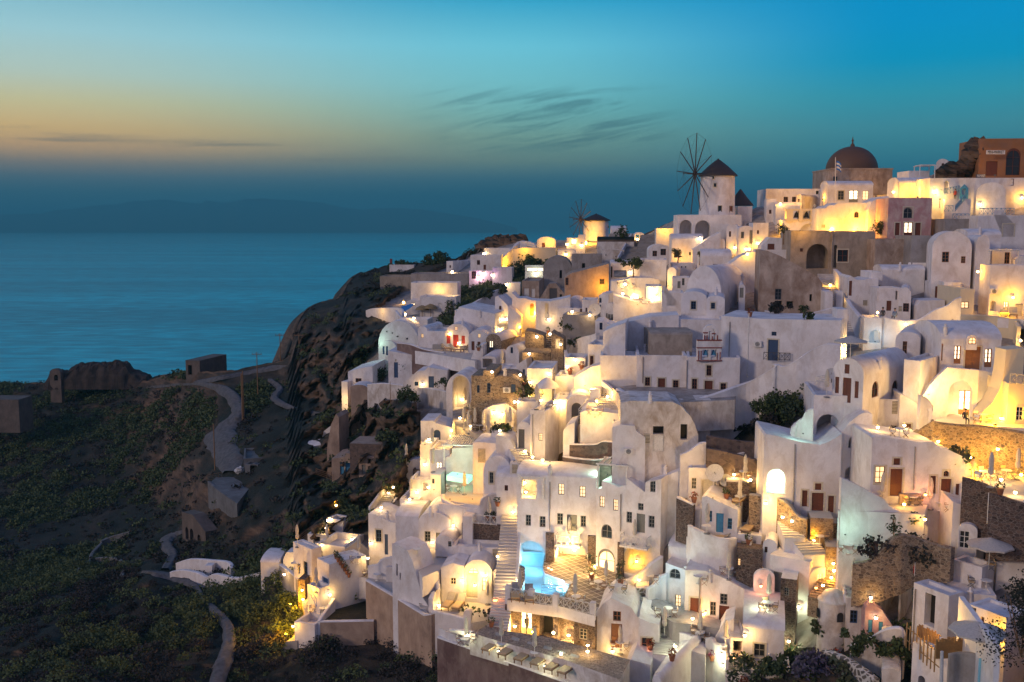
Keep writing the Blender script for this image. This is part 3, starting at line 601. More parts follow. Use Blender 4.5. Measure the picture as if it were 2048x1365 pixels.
# ================= ridge: windmills, domed church, shops =================
def windmill(label, xc, xw, yt, yb, ya, D, hub, rad, phi, wm, ops='', nspk=12):
    c = at(xc, yb, D); r = xw/2*D/F; zt = at(xc, yt, D).z; za = at(xc, ya, D).z
    root = thing('windmill', label, 'windmill', c)
    mb = MB(); n = 40; prof = [(r*1.06, c.z-4), (r*1.04, c.z), (r, c.z+(zt-c.z)*.3), (r*.96, zt)]
    mb.lathe((c.x, c.y+r, 0), prof, n); mb.build('tower', wm, root)
    cy = c.y+r
    rb = MB(); rb.lathe((c.x, cy, 0), [(r*1.12, zt-.12), (r*1.10, zt+.1), (r*.55, zt+(za-zt)*.56), (r*.18, zt+(za-zt)*.86), (r*.07, zt+(za-zt)*.93), (.04, za)], 24); rb.build('thatched_roof', 'roofd', root)
    ax = Vector((-math.sin(phi), -math.cos(phi), 0)); hz = zt+.25; L = rad*.62 if hub is None else hub
    H = Vector((c.x, cy, hz))+ax*L; sx_ = Vector((ax.y, -ax.x, 0))
    sb = MB(); sb.tube(Vector((c.x, cy, hz))+ax*(r*.7), H+ax*.5, .16); sb.tube(H-ax*.25, H+ax*.25, .42, n=10); sb.build('axle', 'dwood', root)
    ends = []
    for k in range(nspk):
        t = 2*math.pi*k/nspk+.12; e = H+(sx_*math.cos(t)+UZ*math.sin(t))*rad+ax*.2; ends.append(e)
        s = MB(); s.tube(H, e, .11, .07, 5); s.build('spoke', 'dwood', root)
    rp = MB(); tip = H+ax*2.2
    for k in range(nspk): rp.tube(ends[k], ends[(k+1) % nspk], .018, n=3, cap=False); rp.tube(ends[k], tip, .015, n=3, cap=False)
    rp.tube(H, tip, .09, .06); rp.build('rope', 'dwood', root)
    for (px0, py0, px1, py1, nm_) in ops:
        X0, Z1 = at(px0, py0, D), at(px1, py0, D); w_ = (px1-px0)*D/F; xm = at((px0+px1)/2, py1, D).x-c.x; z0 = at(px0, py1, D).z; z1 = at(px0, py0, D).z
        yy = cy-math.sqrt(max(r*r-xm*xm, .01)); nrm = Vector((xm, yy-cy, 0)).normalized(); U = Vector((-nrm.y, nrm.x, 0)); O = Vector((c.x+xm, yy, 0))
        o = MB(); o.box(O, U, nrm, -w_/2-.1, w_/2+.1, z0-.1, z1+.1, -.3, .06); o = o.build(nm_, 'cm' if nm_ == 'window' else 'gr', root)
        g = MB(); g.box(O, U, nrm, -w_/2, w_/2, z0, z1, -.2, .075); g.build('pane' if nm_ == 'window' else 'door_leaf', 'gl' if nm_ == 'window' else 'br', o)
    return c, r, H
windmill('tall white windmill with bare spoked wheel and pointed thatched roof on the ridge', 1441, 70, 350, 430, 315, 170, 4.3, 6.8, math.radians(74), 'w', [(1426, 353, 1429, 358, 'window'), (1428, 367, 1433, 374, 'window'), (1436, 412, 1443, 424, 'window'), (1459, 413, 1467, 430, 'door')])
windmill('small windmill washed in yellow light with thin spoked wheel, farther along the ridge', 1194, 52, 441, 488, 427, 250, 4.7, 5.0, math.radians(60), 'w', [(1217, 452, 1219, 456, 'window'), (1206, 474, 1213, 486, 'door')])
# cone of the hidden mill behind
b = B('small white mill hut behind the tall windmill', 1475, 413, 1504, 440, 0, None, 'f', '', D=176, d=5, nm='mill_hut', cat='hut')
mb = MB(); p = at(1478, 412, 178); mb.lathe((p.x+.2, p.y, p.z), [(2.4, 0), (2.2, .25), (1.1, 1.6), (.12, 2.9)], 20); mb.build('cone_roof', 'roofd', b['root'])
# church dome
D = 178; c = at(1701, 396, D+5); root = thing('domed_church', 'old church with a large brown dome on a square stone drum, highest on the ridge', 'church', c)
R = 51*D/F; zb_ = at(1701, 392, D+5).z; z1 = at(1701, 343, D+5).z; mb = MB(); w_ = 5.4
mb.abox(c.x-w_, c.x+w_, c.y-w_, c.y+w_, zb_-4, z1); mb.abox(c.x-w_-.12, c.x+w_+.12, c.y-w_-.12, c.y+w_+.12, z1, z1+.25); mb.build('drum', 'old', root)
mb = MB(); mb.lathe((c.x, c.y, z1+.2), [(R*math.cos(t), R*.93*math.sin(t)) for t in [math.pi/2*i/14 for i in range(14)]]+[(.3, R*.93)], 40); dm = mb.build('dome', 'dome', root)
mb = MB(); q = (c.x, c.y, z1+.2+R*.93); mb.lathe(q, [(.42, -.1), (.35, .35), (.16, .5), (.12, .9), (.24, 1.05), (.1, 1.25), (.04, 1.7)], 12); mb.build('finial', 'dome', dm)
mb = MB(); mb.abox(c.x-w_+.4, c.x-w_+1.1, c.y-w_-.04, c.y-w_+.1, z1-3.6, z1-1.2); mb.build('window', 'gl', root)
A_ = 'yellow flood'
B('white chapel wing with barrel roof and three lit windows below the brown dome', 1655, 371, 1745, 408, 4, None, 'h10', 'wt1676,382,1688,400 D1698,381,1716,405 l1725,382,1737,400', D=170, d=5.5, c='gr')
B('flat cream house with two dark windows left of the domed church', 1531, 378, 1641, 414, 3, None, 'f', 'w1567,394,1576,410 w1584,394,1592,410 o1632,382,1638,389', D=182, d=8)
B('grey vaulted house seen end on left of the domed church', 1593, 389, 1603, 417, 38, 1652, 'v6', 'w1596,398,1599,404', D=172, m='wd')
B('low lilac vaulted roof beside the bell arches', 1551, 412, 1600, 428, 6, None, 'h8', '', D=166, d=5)
B('bare white terrace house at the left foot of the ridge church', 1532, 398, 1552, 440, 10, None, 'f', 'w1538,420,1543,428', D=170, d=5)
B('long yellow lit wall with one arched window under the domed church', 1636, 409, 1735, 466, 4, None, 'p', 'u1708.5,424,1717.5,436 v1643,450,1651,456', D=158, d=7, top=[(1636, 417), (1650, 417), (1658, 411), (1668, 411), (1676, 406), (1735, 406)], nm='church_wall')
B('yellow lit chapel front carrying the bell arches', 1563, 441, 1637, 468, 4, None, 'f', 'n1601,448,1632,465', D=157, d=5)
# belfry on it
D = 157; root = thing('bell_arcade', 'row of yellow piers holding two dark bells on the ridge', 'belfry', at(1600, 442, D-.3)); mb = MB(); O = at(1573, 442, D+.2)
for x0, x1 in ((1573, 1586), (1598, 1605), (1621, 1634)):
    a_ = at(x0, 442, D); b_ = at(x1, 442, D); mb.abox(a_.x, b_.x, D, D+1, a_.z-.2, at(x0, 422, D).z)
a_ = at(1571, 442, D); b_ = at(1637, 442, D); mb.abox(a_.x, b_.x, D-.06, D+1.1, at(0, 441, D).z, at(0, 439, D).z); mb.abox(a_.x, b_.x, D-.04, D+1.05, at(0, 422, D).z, at(0, 418, D).z)
mb.build('piers', 'cr', root); mb = MB(); q = at(1629, 418, D+.5); mb.abox(q.x-.07, q.x+.07, q.y-.07, q.y+.07, q.z, q.z+.75); mb.abox(q.x-.28, q.x+.28, q.y-.06, q.y+.06, q.z+.38, q.z+.52); mb.build('cross', 'cr', root)
for x in (1593, 1613):
    q = at(x, 423, D+.5); mb = MB(); mb.lathe(q, [(.03, 0), (.12, -.15), (.28, -.35), (.36, -.8), (.5, -1.0)], 12); mb.build('bell', 'dk', root)
B('yellow curved house end beside the pink house', 1735, 393, 1774, 470, 6, None, 'p', '', D=150, d=6, top=[(1735, 421), (1744, 403), (1758, 396), (1766, 393), (1774, 393)])
B('rose pink house with a tall arched window and three doors on the ridge', 1774, 396, 1861, 474, 6, 1888, 'f', 'ut1807,415,1825,437 dt1790,446,1799,472 Dt1808,445,1825,473 dt1830,446,1841,472', m='pnk', D=142, c='maroon', rm='w')
B('yellow lit upper house with curved roof above the pink house', 1797, 366, 1866, 398, 4, None, 'h12', 'v1853,385,1863,392', D=156, d=6)
B('small square white roof room above the yellow lit upper house', 1817, 342, 1858, 372, 0, None, 'f', '', D=163, d=5)
B('olive plastered terrace block right of the pink house', 1888, 438, 1952, 492, 8, None, 'f', '', m='gry', D=142, d=7)
B('cream block under the blue railed landing', 1888, 398, 1940, 440, 8, None, 'f', '', D=149, d=6)
B('white rounded vault house on the ridge right of the blue kiosk', 1951, 365, 2010, 425, 20, 2032, 'v22', '', D=150)
B('white terrace house behind a blue railing with a broad brown shutter', 1953, 431, 2060, 500, 8, None, 'f', 'dt2006,449,2028,474 w1988,421,2003,430', c='gry', D=139, d=9)
B('yellow lit steps block at the right edge of the ridge', 2010, 356, 2070, 402, 10, None, 'f', 'w2014,358,2028,372', D=152, d=7)
B('white terrace wall with crenellated parapet under the orange shop', 1858, 356, 2060, 402, 3, None, 'f', 'n1888,362,1897,386 o1867,375,1871,388', D=154, d=6, nm='shop_terrace')
r_ = B('orange plastered shop with an arched window and a brown double door at the upper right', 1956, 277, 2062, 354, 5, None, 'f', 'd1972,323,1995,352 u2012,297,2041,351', m='ora', D=158, d=9, c='br', rm='clay', nm='shop', cat='shop')
def signtext(label, txt, x0, y0, x1, y1, D, bgm='wf', fm='dk'):
    a_ = at(x0, y1, D); b_ = at(x1, y0, D); root = thing('shop_sign', label, 'sign', a_); mb = MB(); mb.abox(a_.x, b_.x, D-.08, D, a_.z, b_.z); mb.build('board', bgm, root)
    cu = bpy.data.curves.new('lettering', 'FONT'); cu.body = txt; cu.size = (b_.z-a_.z)*1.05; cu.align_x = 'CENTER'; cu.align_y = 'CENTER'; cu.extrude = .01; o_ = bpy.data.objects.new('lettering', cu); C.objects.link(o_); bpy.context.view_layer.update(); me_ = bpy.data.meshes.new_from_object(o_); C.objects.unlink(o_); o = bpy.data.objects.new('lettering', me_); C.objects.link(o)
    me_.materials.clear(); me_.materials.append(M[fm]); o.parent = root; o.location = Vector(((a_.x+b_.x)/2, D-.1, (a_.z+b_.z)/2))-Vector(a_); o.rotation_euler = (math.pi/2, 0, 0)
    wd = len(txt)*cu.size*.60; o.scale = ((b_.x-a_.x)*.92/wd, 1, 1)
signtext('white painted sign reading MINI-MARKET on the orange shop front', 'MINI-MARKET', 1972, 301, 2010, 309, 156.6)
signtext('small dark sign reading MINI MARKET on the wall below the orange shop', 'MINI MARKET', 1952, 349, 1971, 356, 152.5, 'met', 'wf')
B('small white vaulted house end with one slit window left of the orange shop', 1871, 318, 1896, 356, 30, 1928, 'v10', 'w1883,327,1888,338', D=166)
# rock by the shop
def rocks(label, pts, D, r, mat='earth', nm='rock_outcrop', seed=3):
    root = thing(nm, label, 'rock', at(*pts[0], D)); mb = MB(); rd = random.Random(seed)
    for k, (x, y) in enumerate(pts):
        c = at(x, y, D+rd.uniform(0, 1.5)); R_ = r*rd.uniform(.8, 1.3); rows = []
        for i in range(9):
            th = math.pi*i/8; row = []
            for j in range(12):
                ph = 2*math.pi*j/12; d_ = Vector((math.sin(th)*math.cos(ph), math.sin(th)*math.sin(ph), math.cos(th)*.8)); q = 1+.55*mn.fractal(d_*1.6+Vector((k*7, seed, 0)), 1, 2, 4); row.append(c+d_*R_*q)
            rows.append(row)
        mb.grid(rows, False, True)
    mb.build('boulders', mat, root)
rocks('dark broken rock and ruined masonry leaning on the orange shop', [(1948, 310), (1940, 325), (1930, 340), (1955, 300), (1962, 292), (1945, 340), (1960, 320), (1900, 345), (1912, 340), (1890, 350)], 160, 1.5)
rocks('rounded dark boulder on the far hilltop left of the small windmill', [(1005, 482), (1011, 481)], 272, 1.7, seed=8)
rocks('low dark rocky knoll beside the rounded boulder on the far hilltop', [(985, 490), (1000, 490), (1018, 489), (1030, 488), (1035, 485), (970, 497)], 272, 2.6, seed=9)
# grey ruined mansion
B('weathered grey house with a wide entrance arch below the ridge church', 1580, 462, 1662, 540, 6, None, 'f', 'a1613,488,1657,538 w1600,497,1606,504', m='tan', D=138, d=9, nm='mansion')
B('weathered grey annex with one shuttered window right of the entrance arch', 1662, 463, 1748, 542, 6, None, 'f', 'wt1675,500,1696,524 n1667,490,1674,536', m='tan', D=137, d=9)
B('patched plaster wall block below the pink house', 1748, 479, 1821, 548, 6, None, 'f', '', m='old', D=136, d=8)
B('pale plaster corner block beside the tall white vault house', 1821, 472, 1868, 552, 6, None, 'f', '', m='gry', D=135.5, d=8)
# tall white vault house
B('tall white two storey vault house with two small brown windows under the blue railing', 1861, 463, 1940, 572, 18, 1946, 'v34', 'w1884,504,1898,525 w1922,513,1931,527', D=119, c='brl')
B('barrel roof body of the tall white vault house, reaching right', 1935, 470, 2000, 512, 6, None, 'h12', '', D=124, d=6)
B('white chimney shaped wing lit yellow beside the tall vault house', 1948, 471, 1975, 572, 12, 1982, 'v14', '', D=118.5)
B('white house with a flat pergola and brown window at the upper right', 1982, 500, 2046, 550, 8, None, 'f', 'w2009,505,2020,528', D=121, d=6, c='brl')
B('small white vault with a round vent at the right edge', 2028, 512, 2070, 560, 18, None, 'v10', '', D=118, d=6)
# yellow compound
B('strongly lit yellow courtyard wall with openings at the right edge', 1976, 531, 2075, 640, 4, None, 'f', 'D2007,603,2017,628 d2030,608,2046,640 n1980,602,1992,622', m='w', D=116, d=3, c='cm')
B('ochre corner house with one small glowing window at the right', 1917, 578, 1945, 662, 6, 1978, 'p', 'l1922,604,1938,617', m='cr', D=110, top=[(1917, 578), (1945, 579)])
W('olive curved terrace wall below the ochre corner house', [(1917, 632, 664, 110), (1960, 632, 668, 109), (2000, 636, 670, 108), (2030, 643, 676, 107), (2040, 655, 690, 106)], m='cr', t=.4)
T('yellow lit sunbathing terrace at the right edge', [(1944, 634), (2046, 640), (2075, 646), (2075, 600), (1960, 600)], D=109.5, m='flr', th=1)
# centre right cluster
B('small white house with two tall brown doors by the yellow stairway', 1695, 553, 1754, 628, 8, None, 'p', 'd1697,562,1704,592 d1758,572,1770,592 v1726,601,1735,612', D=130, d=6, top=[(1695, 556), (1702, 552), (1714, 560), (1730, 560), (1735, 558), (1754, 558)])
B('white block house with flat chimney over the small courtyard', 1738, 545, 1762, 622, 8, None, 'f', 'o1757,571,1762,592', D=131.5, d=6)
B('low white barrel house with soft grey roof below the patched plaster wall', 1762, 541, 1848, 578, 8, None, 'h10', '', D=134, d=5)
B('white angular roof room right of the low barrel house', 1815, 526, 1852, 560, 25, 1856, 'f', '', D=136)
B('white courtyard back wall with a brown door behind the round gate', 1752, 576, 1800, 640, 4, None, 'f', 'd1773,602,1783,622 o1791,582,1795,600', D=129, d=3)
B('white vault house end with round gable by the arched gate', 1795, 575, 1820, 642, 22, 1862, 'v16', 'v1795,613,1804,624 w1806,607,1818,624', D=124)
B('slim white doorway block below the tall vault house', 1861, 565, 1886, 602, 12, None, 'f', 'd1870,573,1877,599', D=119.5, d=4)
B('rounded white corner house lit pale green', 1886, 565, 1920, 612, 14, None, 'f', '', D=116, d=6)
B('white low wing with a flat coping under the tall vault house', 1833, 600, 1888, 640, 10, None, 'p', '', D=118, d=4, top=[(1833, 612), (1842, 602), (1862, 601), (1888, 601)])
W('long white curved boundary wall sweeping up to the right', [(1762, 635, 690, 113.5), (1790, 641, 690, 112.5), (1820, 642, 690, 112), (1840, 639, 690, 111.5), (1866, 622, 690, 111), (1890, 613, 690, 110.8), (1906, 600, 690, 110.5), (1918, 596, 690, 110.3)], m='w', t=.5)
B('white stair head block with a pale blue lit arched niche', 1726, 636, 1762, 692, 10, None, 'f', 'n1739,660,1761,686', D=114, d=3.5)
W('white parapet wall curving down beside the yellow lit stairway', [(1672, 540, 580, 133), (1684, 552, 600, 130), (1692, 580, 620, 127), (1700, 605, 645, 124), (1715, 625, 665, 121), (1727, 640, 690, 118)], m='w')
S('upper white stairway curving down under the grey mansion', 1668, 625, 1652, 548, 2.2, 22, Db=122, Dt=137, m='w')
S('white stairway with brown edged treads dropping to the bright landing', 1712, 700, 1700, 630, 2.6, 16, Db=110, Dt=121)
B('white gatepost block beside the upper stairway', 1671, 583, 1684, 640, 10, None, 'f', '', D=121, d=2)
B('white vault house with one tall brown window over the bright stair wall', 1789, 664, 1838, 728, 26, 1880, 'v14', 'w1805,683,1814,708', D=97, c='brl')
B('wide white house with a low curved roof, lit windows and brown double door', 1879, 680, 1999, 752, 4, 2018, 'h30', 'D1908,692,1922,728 dt1930,694,1961,741 D1969,698,1984,735 d1880,688,1886,722', D=93, c='brl')
B('arched dormer on the low curved roof of the wide white house', 1932, 670, 1954, 690, 8, 1970, 'v12', 'U1937,675,1953,689', D=92.6, c='brl', ext=.5)
# ================= right hand side, middle =================
B('tall white vault house with brown shutters and arched side windows', 1663, 716, 1725, 806, 42, 1814, 'v34', 'd1685,756,1702,806 m1689,729,1699,748 d1670,754,1678,787 d1709,763,1717,797 u1744,763,1757,795 u1784,761,1796,792'.replace('m1689', 'd1689'), D=88, c='br', ext=5)
B('white wall block behind the arched side windows, lit bright on its right face', 1805, 722, 1838, 800, 40, 1882, 'f', '', D=90)
B('white balcony front with one deep arch beside the brightly lit wall', 1843, 735, 1952, 842, 4, None, 'p', 'x1896,762,1944,836', d=.5, dD=-1.2, top=[(1843, 792), (1862, 768), (1878, 751), (1895, 735), (1952, 741)], nm='arched_screen_wall')
B('white room behind the deep arch with a glowing glass door', 1884, 741, 1952, 838, 4, None, 'f', 'D1917,781,1942,834', dD=1.6, d=4, c='brl')
B('white stair buttress with a blind arch left of the deep arch', 1843, 772, 1893, 846, 4, None, 'p', 'n1860,781,1891,838', dD=.2, d=3, top=[(1843, 800), (1893, 770)])
B('curved white wall end right of the balcony arch', 1952, 741, 1990, 815, -8, None, 'p', '', d=4, top=[(1952, 741), (1975, 743), (1990, 752)])
B('mustard lit terrace wall falling to the cafe terrace', 1962, 690, 2040, 850, 0, None, 'p', '', m='cr', D=90, d=2, top=[(1962, 826), (1985, 806), (1999, 780), (2008, 745), (2013, 700), (2040, 696)])
B('ochre house with one white framed window at the right edge', 2012, 768, 2075, 862, 6, None, 'f', 'wt2032,814,2047,842', m='cr', D=86, c='wf')
W('white vase shaped stair wall below the arched side windows', [(1838, 793, 870), (1852, 800, 870), (1862, 815, 872), (1862, 840, 875)], m='w', dD=-1)
B('white lower house with a small brown door under the stair wall', 1796, 790, 1836, 884, 10, 1850, 'p', 'dt1809,848,1822,872', dD=.5, d=5, top=[(1796, 790), (1810, 792), (1836, 812)], c='brl')
B('white body block under the tall vault house', 1707, 800, 1800, 880, 8, None, 'f', 'v1784,803,1796,829', dD=1.5, d=5)
B('white box terrace with one large rounded arch below the tall vault house', 1624, 792, 1694, 892, 10, 1708, 'f', 'a1633,829,1678,888', d=6, par=.8)
W('white scalloped parapet stepping down left of the large rounded arch', [(1590, 868, 905), (1592, 845, 900), (1602, 838, 895), (1610, 824, 890), (1625, 818, 885)], m='w')
B('big white rounded facade with a glowing arched niche and brown doors', 1524, 868, 1677, 1046, 6, None, 'p', 'a1533,939,1571,988 dt1623,986,1647,1040 dt1604,981,1615,1014 dt1630,967,1643,981 dt1656,992,1668,1026', d=6, c='br', top=[(1524, 872), (1532, 868), (1557, 873), (1600, 884), (1640, 890), (1658, 884), (1677, 868)])
B('white facade with small arched niche above the square hot tub', 1677, 825, 1739, 976, 6, None, 'p', 'n1690,935,1710,958 n1723,948,1731,958 n1697,868,1737,897', dD=.6, d=5, top=[(1677, 868), (1700, 844), (1718, 830), (1730, 825), (1739, 829)])
B('long white facade with lit window and two large brown doors under the stone wall', 1739, 873, 1954, 1012, 2, None, 'p', 'lt1750,933,1770,967 dt1780,938,1805,993 dt1787,917,1801,931 dt1860,952,1872,988 dt1881,958,1902,1014 ut1887,942,1898,954 d1911,968,1919,1000', d=6, c='br', top=[(1739, 886), (1744, 876), (1750, 873), (1790, 878), (1842, 886), (1850, 884), (1868, 885), (1875, 893), (1900, 902), (1925, 913), (1945, 930), (1954, 957)])
lf = B('curving white lower facade with brown doors and a pale lit niche', 1677, 956, 1853, 1118, 3, None, 'p', 'd1734,1059,1742,1095 dt1745,1066,1758,1112 d1762,1077,1770,1102 dt1750,1047,1757,1060 n1703,1028,1717,1050 d1800,1060,1811,1072', d=.6, dD=-1.2, c='br', top=[(1677, 957), (1712, 969), (1738, 984), (1770, 1000), (1780, 1014), (1810, 1028), (1838, 1043), (1853, 1054)], nm='facade_wall')
zt_ = at(1770, 1000, lf['D']+.5).z-.9
T('paved terrace in front of the long white facade', [(1680, 959, lf['D']+.3), (1712, 969, lf['D']+.1), (1740, 984, lf['D']), (1772, 1002, lf['D']-.3), (1810, 1028, lf['D']-.6), (1850, 1053, lf['D']-.8), (1860, 1010, 82), (1739, 970, 84), (1690, 950, 85)], z=zt_)
W('thick rubble stone wall below the cafe terrace', [(1829, 872, 900, 84.5), (1845, 856, 905, 84.5), (1862, 844, 910, 84), (1875, 848, 920, 84), (1919, 853, 935, 84), (1960, 855, 945, 84), (2014, 863, 950, 84), (2075, 874, 960, 83)], m='stn', capm='stn', t=.7, ext=1)
T('cafe terrace paving behind the rubble stone wall', [(1848, 852, 85.4), (1919, 853, 84.7), (2014, 863, 84.7), (2070, 872, 83.8), (2050, 838), (1900, 828)], z=at(1960, 856, 84.5).z-.1, th=2, dz=.1)
T('warm lit lower terrace with parasols at the right edge', [(1922, 966), (1995, 992), (2080, 1010), (2090, 950), (1960, 930)], D=79, th=2.5, m='flr')
W('dark stone wall under the warm lit parasol terrace', [(1920, 958, 1040, 77.5), (1950, 966, 1040, 77), (1975, 976, 1040, 76.5), (1994, 982, 1040, 76.2)], m='dst', t=.5, dD=-.5)
W('second dark stone wall stepping down at the right edge', [(1974, 988, 1060, 75), (2000, 996, 1060, 74.5), (2030, 1006, 1060, 74), (2075, 1016, 1060, 73.5)], m='dst', t=.5, dD=-.5)
B('white house with a small red lit window under the dark stone wall', 1901, 1006, 1968, 1100, 8, None, 'p', 'w1925,1037,1953,1049', d=5, top=[(1901, 1004), (1935, 1013), (1968, 1024)], c='rd')
B('white domed kiosk house with a tilted window at the lower right', 1914, 1048, 1952, 1115, 28, 1988, 'v14', 'w1918,1062,1939,1098', dD=-1, c='wf')
B('white vault house with pale doors behind the open parasol', 1994, 1038, 2070, 1125, 10, None, 'v30', 'w2032,1056,2046,1082 d2006,1076,2018,1112 d2026,1080,2040,1115', c='gr')
B('white air conditioner housing with louvred front', 1974, 1024, 2006, 1046, 20, 2012, 'F', 'v1977,1028,2003,1044', dD=-2.4, ext=.4, d=1.2, nm='louvred_box', cat='box')
# lower right
W('curved rubble wall sweeping up beside the garden', [(1703, 1130, 1190), (1731, 1126, 1185), (1762, 1102, 1180), (1784, 1080, 1170), (1801, 1073, 1165), (1828, 1077, 1150), (1862, 1090, 1140), (1900, 1100, 1140)], m='stn', capm='stn', t=.6, ext=1)
B('stone terrace with a square lit hot tub and stone rim', 1640, 1048, 1692, 1090, 6, None, 'F', '', m='stn', rm='flr', d=3)
B('low stone platform for the hot tub beside the brown doors', 1650, 1100, 1738, 1140, 14, None, 'F', '', m='stn', rm='flr', d=4.5)
B('old slim chapel wing with an arched bell opening', 1746, 1147, 1765, 1224, 42, 1800, 'v9', 'u1748,1153,1759,1174', m='wd', D=77)
B('old white block with a small arched gap beside the slim chapel wing', 1796, 1164, 1800, 1232, 42, 1822, 'F', 'O1806,1170,1818,1182', m='wd', D=76, d=3)
B('old white wall with a blue shuttered window beside the round tower', 1690, 1198, 1728, 1264, 12, None, 'f', 'w1700,1221,1715,1247', m='wd', c='bl', D=76)
B('faded pink hut with two blue doors behind the garden', 1728, 1206, 1786, 1280, 10, None, 'p', 'd1736,1240,1745,1268 d1757,1244,1766,1276', m='pnk', c='lbl', D=75, top=[(1728, 1216), (1742, 1204), (1765, 1222), (1786, 1256)])
W('low curved white wall in front of the faded pink hut', [(1700, 1292, 1300), (1730, 1282, 1300), (1758, 1266, 1300), (1780, 1259, 1298), (1800, 1260, 1295), (1806, 1275, 1295)], m='wd', t=.4)
W('white spotted garden wall of whitewashed cobbles', [(1641, 1304, 1340), (1660, 1308, 1345), (1690, 1322, 1356), (1725, 1345, 1375), (1745, 1362, 1390)], m='cob', capm='cob', t=.5, ext=1)
# rotunda
D = 76; c = at(1664, 1272, D+1.3); r = 30*D/F; z0 = c.z; zt1 = at(1664, 1212, D).z; root = thing('round_tower', 'old white round tower house with a shallow dome and arched windows', 'tower', c)
mb = MB(); mb.lathe((c.x, c.y, 0), [(r*1.03, z0-3), (r*1.03, z0), (r, zt1)], 32); mb.build('wall', 'wd', root); mb = MB(); mb.lathe((c.x, c.y, zt1), [(r*1.07, -.05), (r*1.07, .06), (r*.86, .09), (r*.8, .4), (r*.62, .68), (r*.3, .86), (.03, .92)], 28); mb.build('dome', 'wd', root)
for px in (1646, 1681):
    xm = at(px, 1240, D).x-c.x; yy = c.y-math.sqrt(max(r*r-xm*xm, .02)); nr = Vector((xm, yy-c.y, 0)).normalized(); U = Vector((-nr.y, nr.x, 0)); fr_ = (Vector((c.x+xm, yy, 0))+nr*.03, U, -nr); za, zb2 = at(px, 1246, D).z, at(px, 1227, D).z; mb = MB()
    fl = [Vector((a, b, 0)) for a, b in hole_shape(-.27, .27, za, zb2, True)]
    mb.face([pt(fr_, v.x, v.y, -.03) for v in fl]); mb.build('window', 'gl', root)
# bottom right flat house
B('large white flat roofed house with tall dark openings at the lower right', 1822, 1190, 1893, 1290, 62, 1922, 'f', 'o1849,1188,1870,1253', D=70, par=.25)
B('second wing of the large flat roofed house, lit peach on its right', 1930, 1234, 2008, 1320, 60, 2050, 'f', 'o1935,1214,1951,1270 w1961,1234,1968,1262', D=65, par=.2)
B('flat roof deck of the large house with low parapet', 1885, 1192, 1990, 1240, 14, None, 'f', '', D=72, d=9, par=.15)
B('white trough shaped stair box on the large flat roof', 1902, 1135, 1962, 1180, 52, 1986, 'f', '', D=73, d=3, par=.6)
B('white lower storey with an arched opening under the wooden fence', 1820, 1310, 1900, 1400, 50, 1932, 'F', 'O1836,1352,1850,1380', D=64, m='w')
B('white square pillar with two round beams at the bottom right corner', 1984, 1292, 1996, 1390, 10, 2006, 'F', '', D=56, d=.8, nm='pillar', cat='pillar')
B('white stepped block at the bottom right behind the garden', 1762, 1338, 1800, 1390, 20, 1822, 'v6', '', D=66, m='wd')
# ================= church terrace and centre =================
B('large white vaulted hall with a wide grey barrel roof and green shutter', 1372, 532, 1442, 606, 30, 1536, 'v56', 'v1505,578,1514,606', D=126, c='gr')
B('white two part front house with a round and a low gable facing the sea', 1361, 583, 1412, 668, 12, None, 'v14', 'wt1382,603,1392,619', D=121, d=7, c='bl')
B('white low gabled room with one small square window beside the two part front', 1412, 592, 1448, 668, 12, 1487, 'v8', 'wt1422,606,1430,618', D=120, c='bl')
B('white dormer block with a grey door at the foot of the wide barrel roof', 1478, 569, 1490, 600, 12, 1536, 'v10', 'd1479,576,1487,596', D=124, c='gr')
B('ruined plaster house with a sloping parapet and broken dark window', 1517, 499, 1643, 632, 8, None, 'p', 'w1550,578,1563,600 o1549,602,1564,622 o1573,603,1586,615 o1619,589,1624,603', m='old', D=125, d=6, c='dk', top=[(1517, 516), (1521, 501), (1535, 502), (1560, 512), (1590, 528), (1620, 545), (1637, 556), (1643, 568)])
B('white lilac gable wall between the wide barrel roof and the ruined house', 1455, 500, 1518, 560, 6, None, 'p', '', D=135, d=4, top=[(1462, 532), (1478, 515), (1500, 505), (1518, 502)])
B('long white terrace wall with a blue door and air conditioner behind the church', 1440, 634, 1678, 740, 24, None, 'p', 'dt1536,680,1556,722 w1543,664,1553,672', D=112, d=8, c='bl', top=[(1440, 632), (1520, 638), (1610, 640), (1678, 641)])
B('white side wall under the two part front house', 1352, 640, 1446, 700, 8, None, 'f', '', D=117, d=5)
W('white garden wall below the ruined plaster house', [(1530, 623, 650, 119), (1560, 628, 650, 119), (1600, 632, 650, 119), (1630, 626, 650, 119), (1662, 618, 650, 119)], m='w', t=.4)
B('white end block of the garden wall beside the stairs', 1648, 584, 1664, 642, 8, 1674, 'f', '', D=120, d=2)
B('white block under the wall lantern by the bright landing', 1671, 619, 1692, 720, 8, None, 'f', '', D=110, d=3)
B('white church with three dark windows, red brown doors and cream surrounds', 1272, 712, 1372, 806, 6, None, 'f', 'wt1290,755,1300,772 dt1316,757,1330,796 wt1346,761,1357,777', D=106, d=9, par=.5)
ch2 = B('white church wing with a tall upper window under the tiered bell tower', 1372, 716, 1478, 806, 9, 1505, 'f', 'wt1384,758,1394,779 dt1409,762,1425,797 wt1413,731,1423,752 wt1441,767,1452,788', D=105.5, par=.5)
B('rounded bare plaster apse and vault behind the church roof', 1300, 670, 1384, 716, 0, None, 'h8', '', m='tan', D=110, d=6)
B('curved bare rubble wall on the church roof', 1450, 690, 1520, 720, -8, None, 'p', '', m='old', D=109, d=1, top=[(1450, 688), (1480, 700), (1520, 706)])
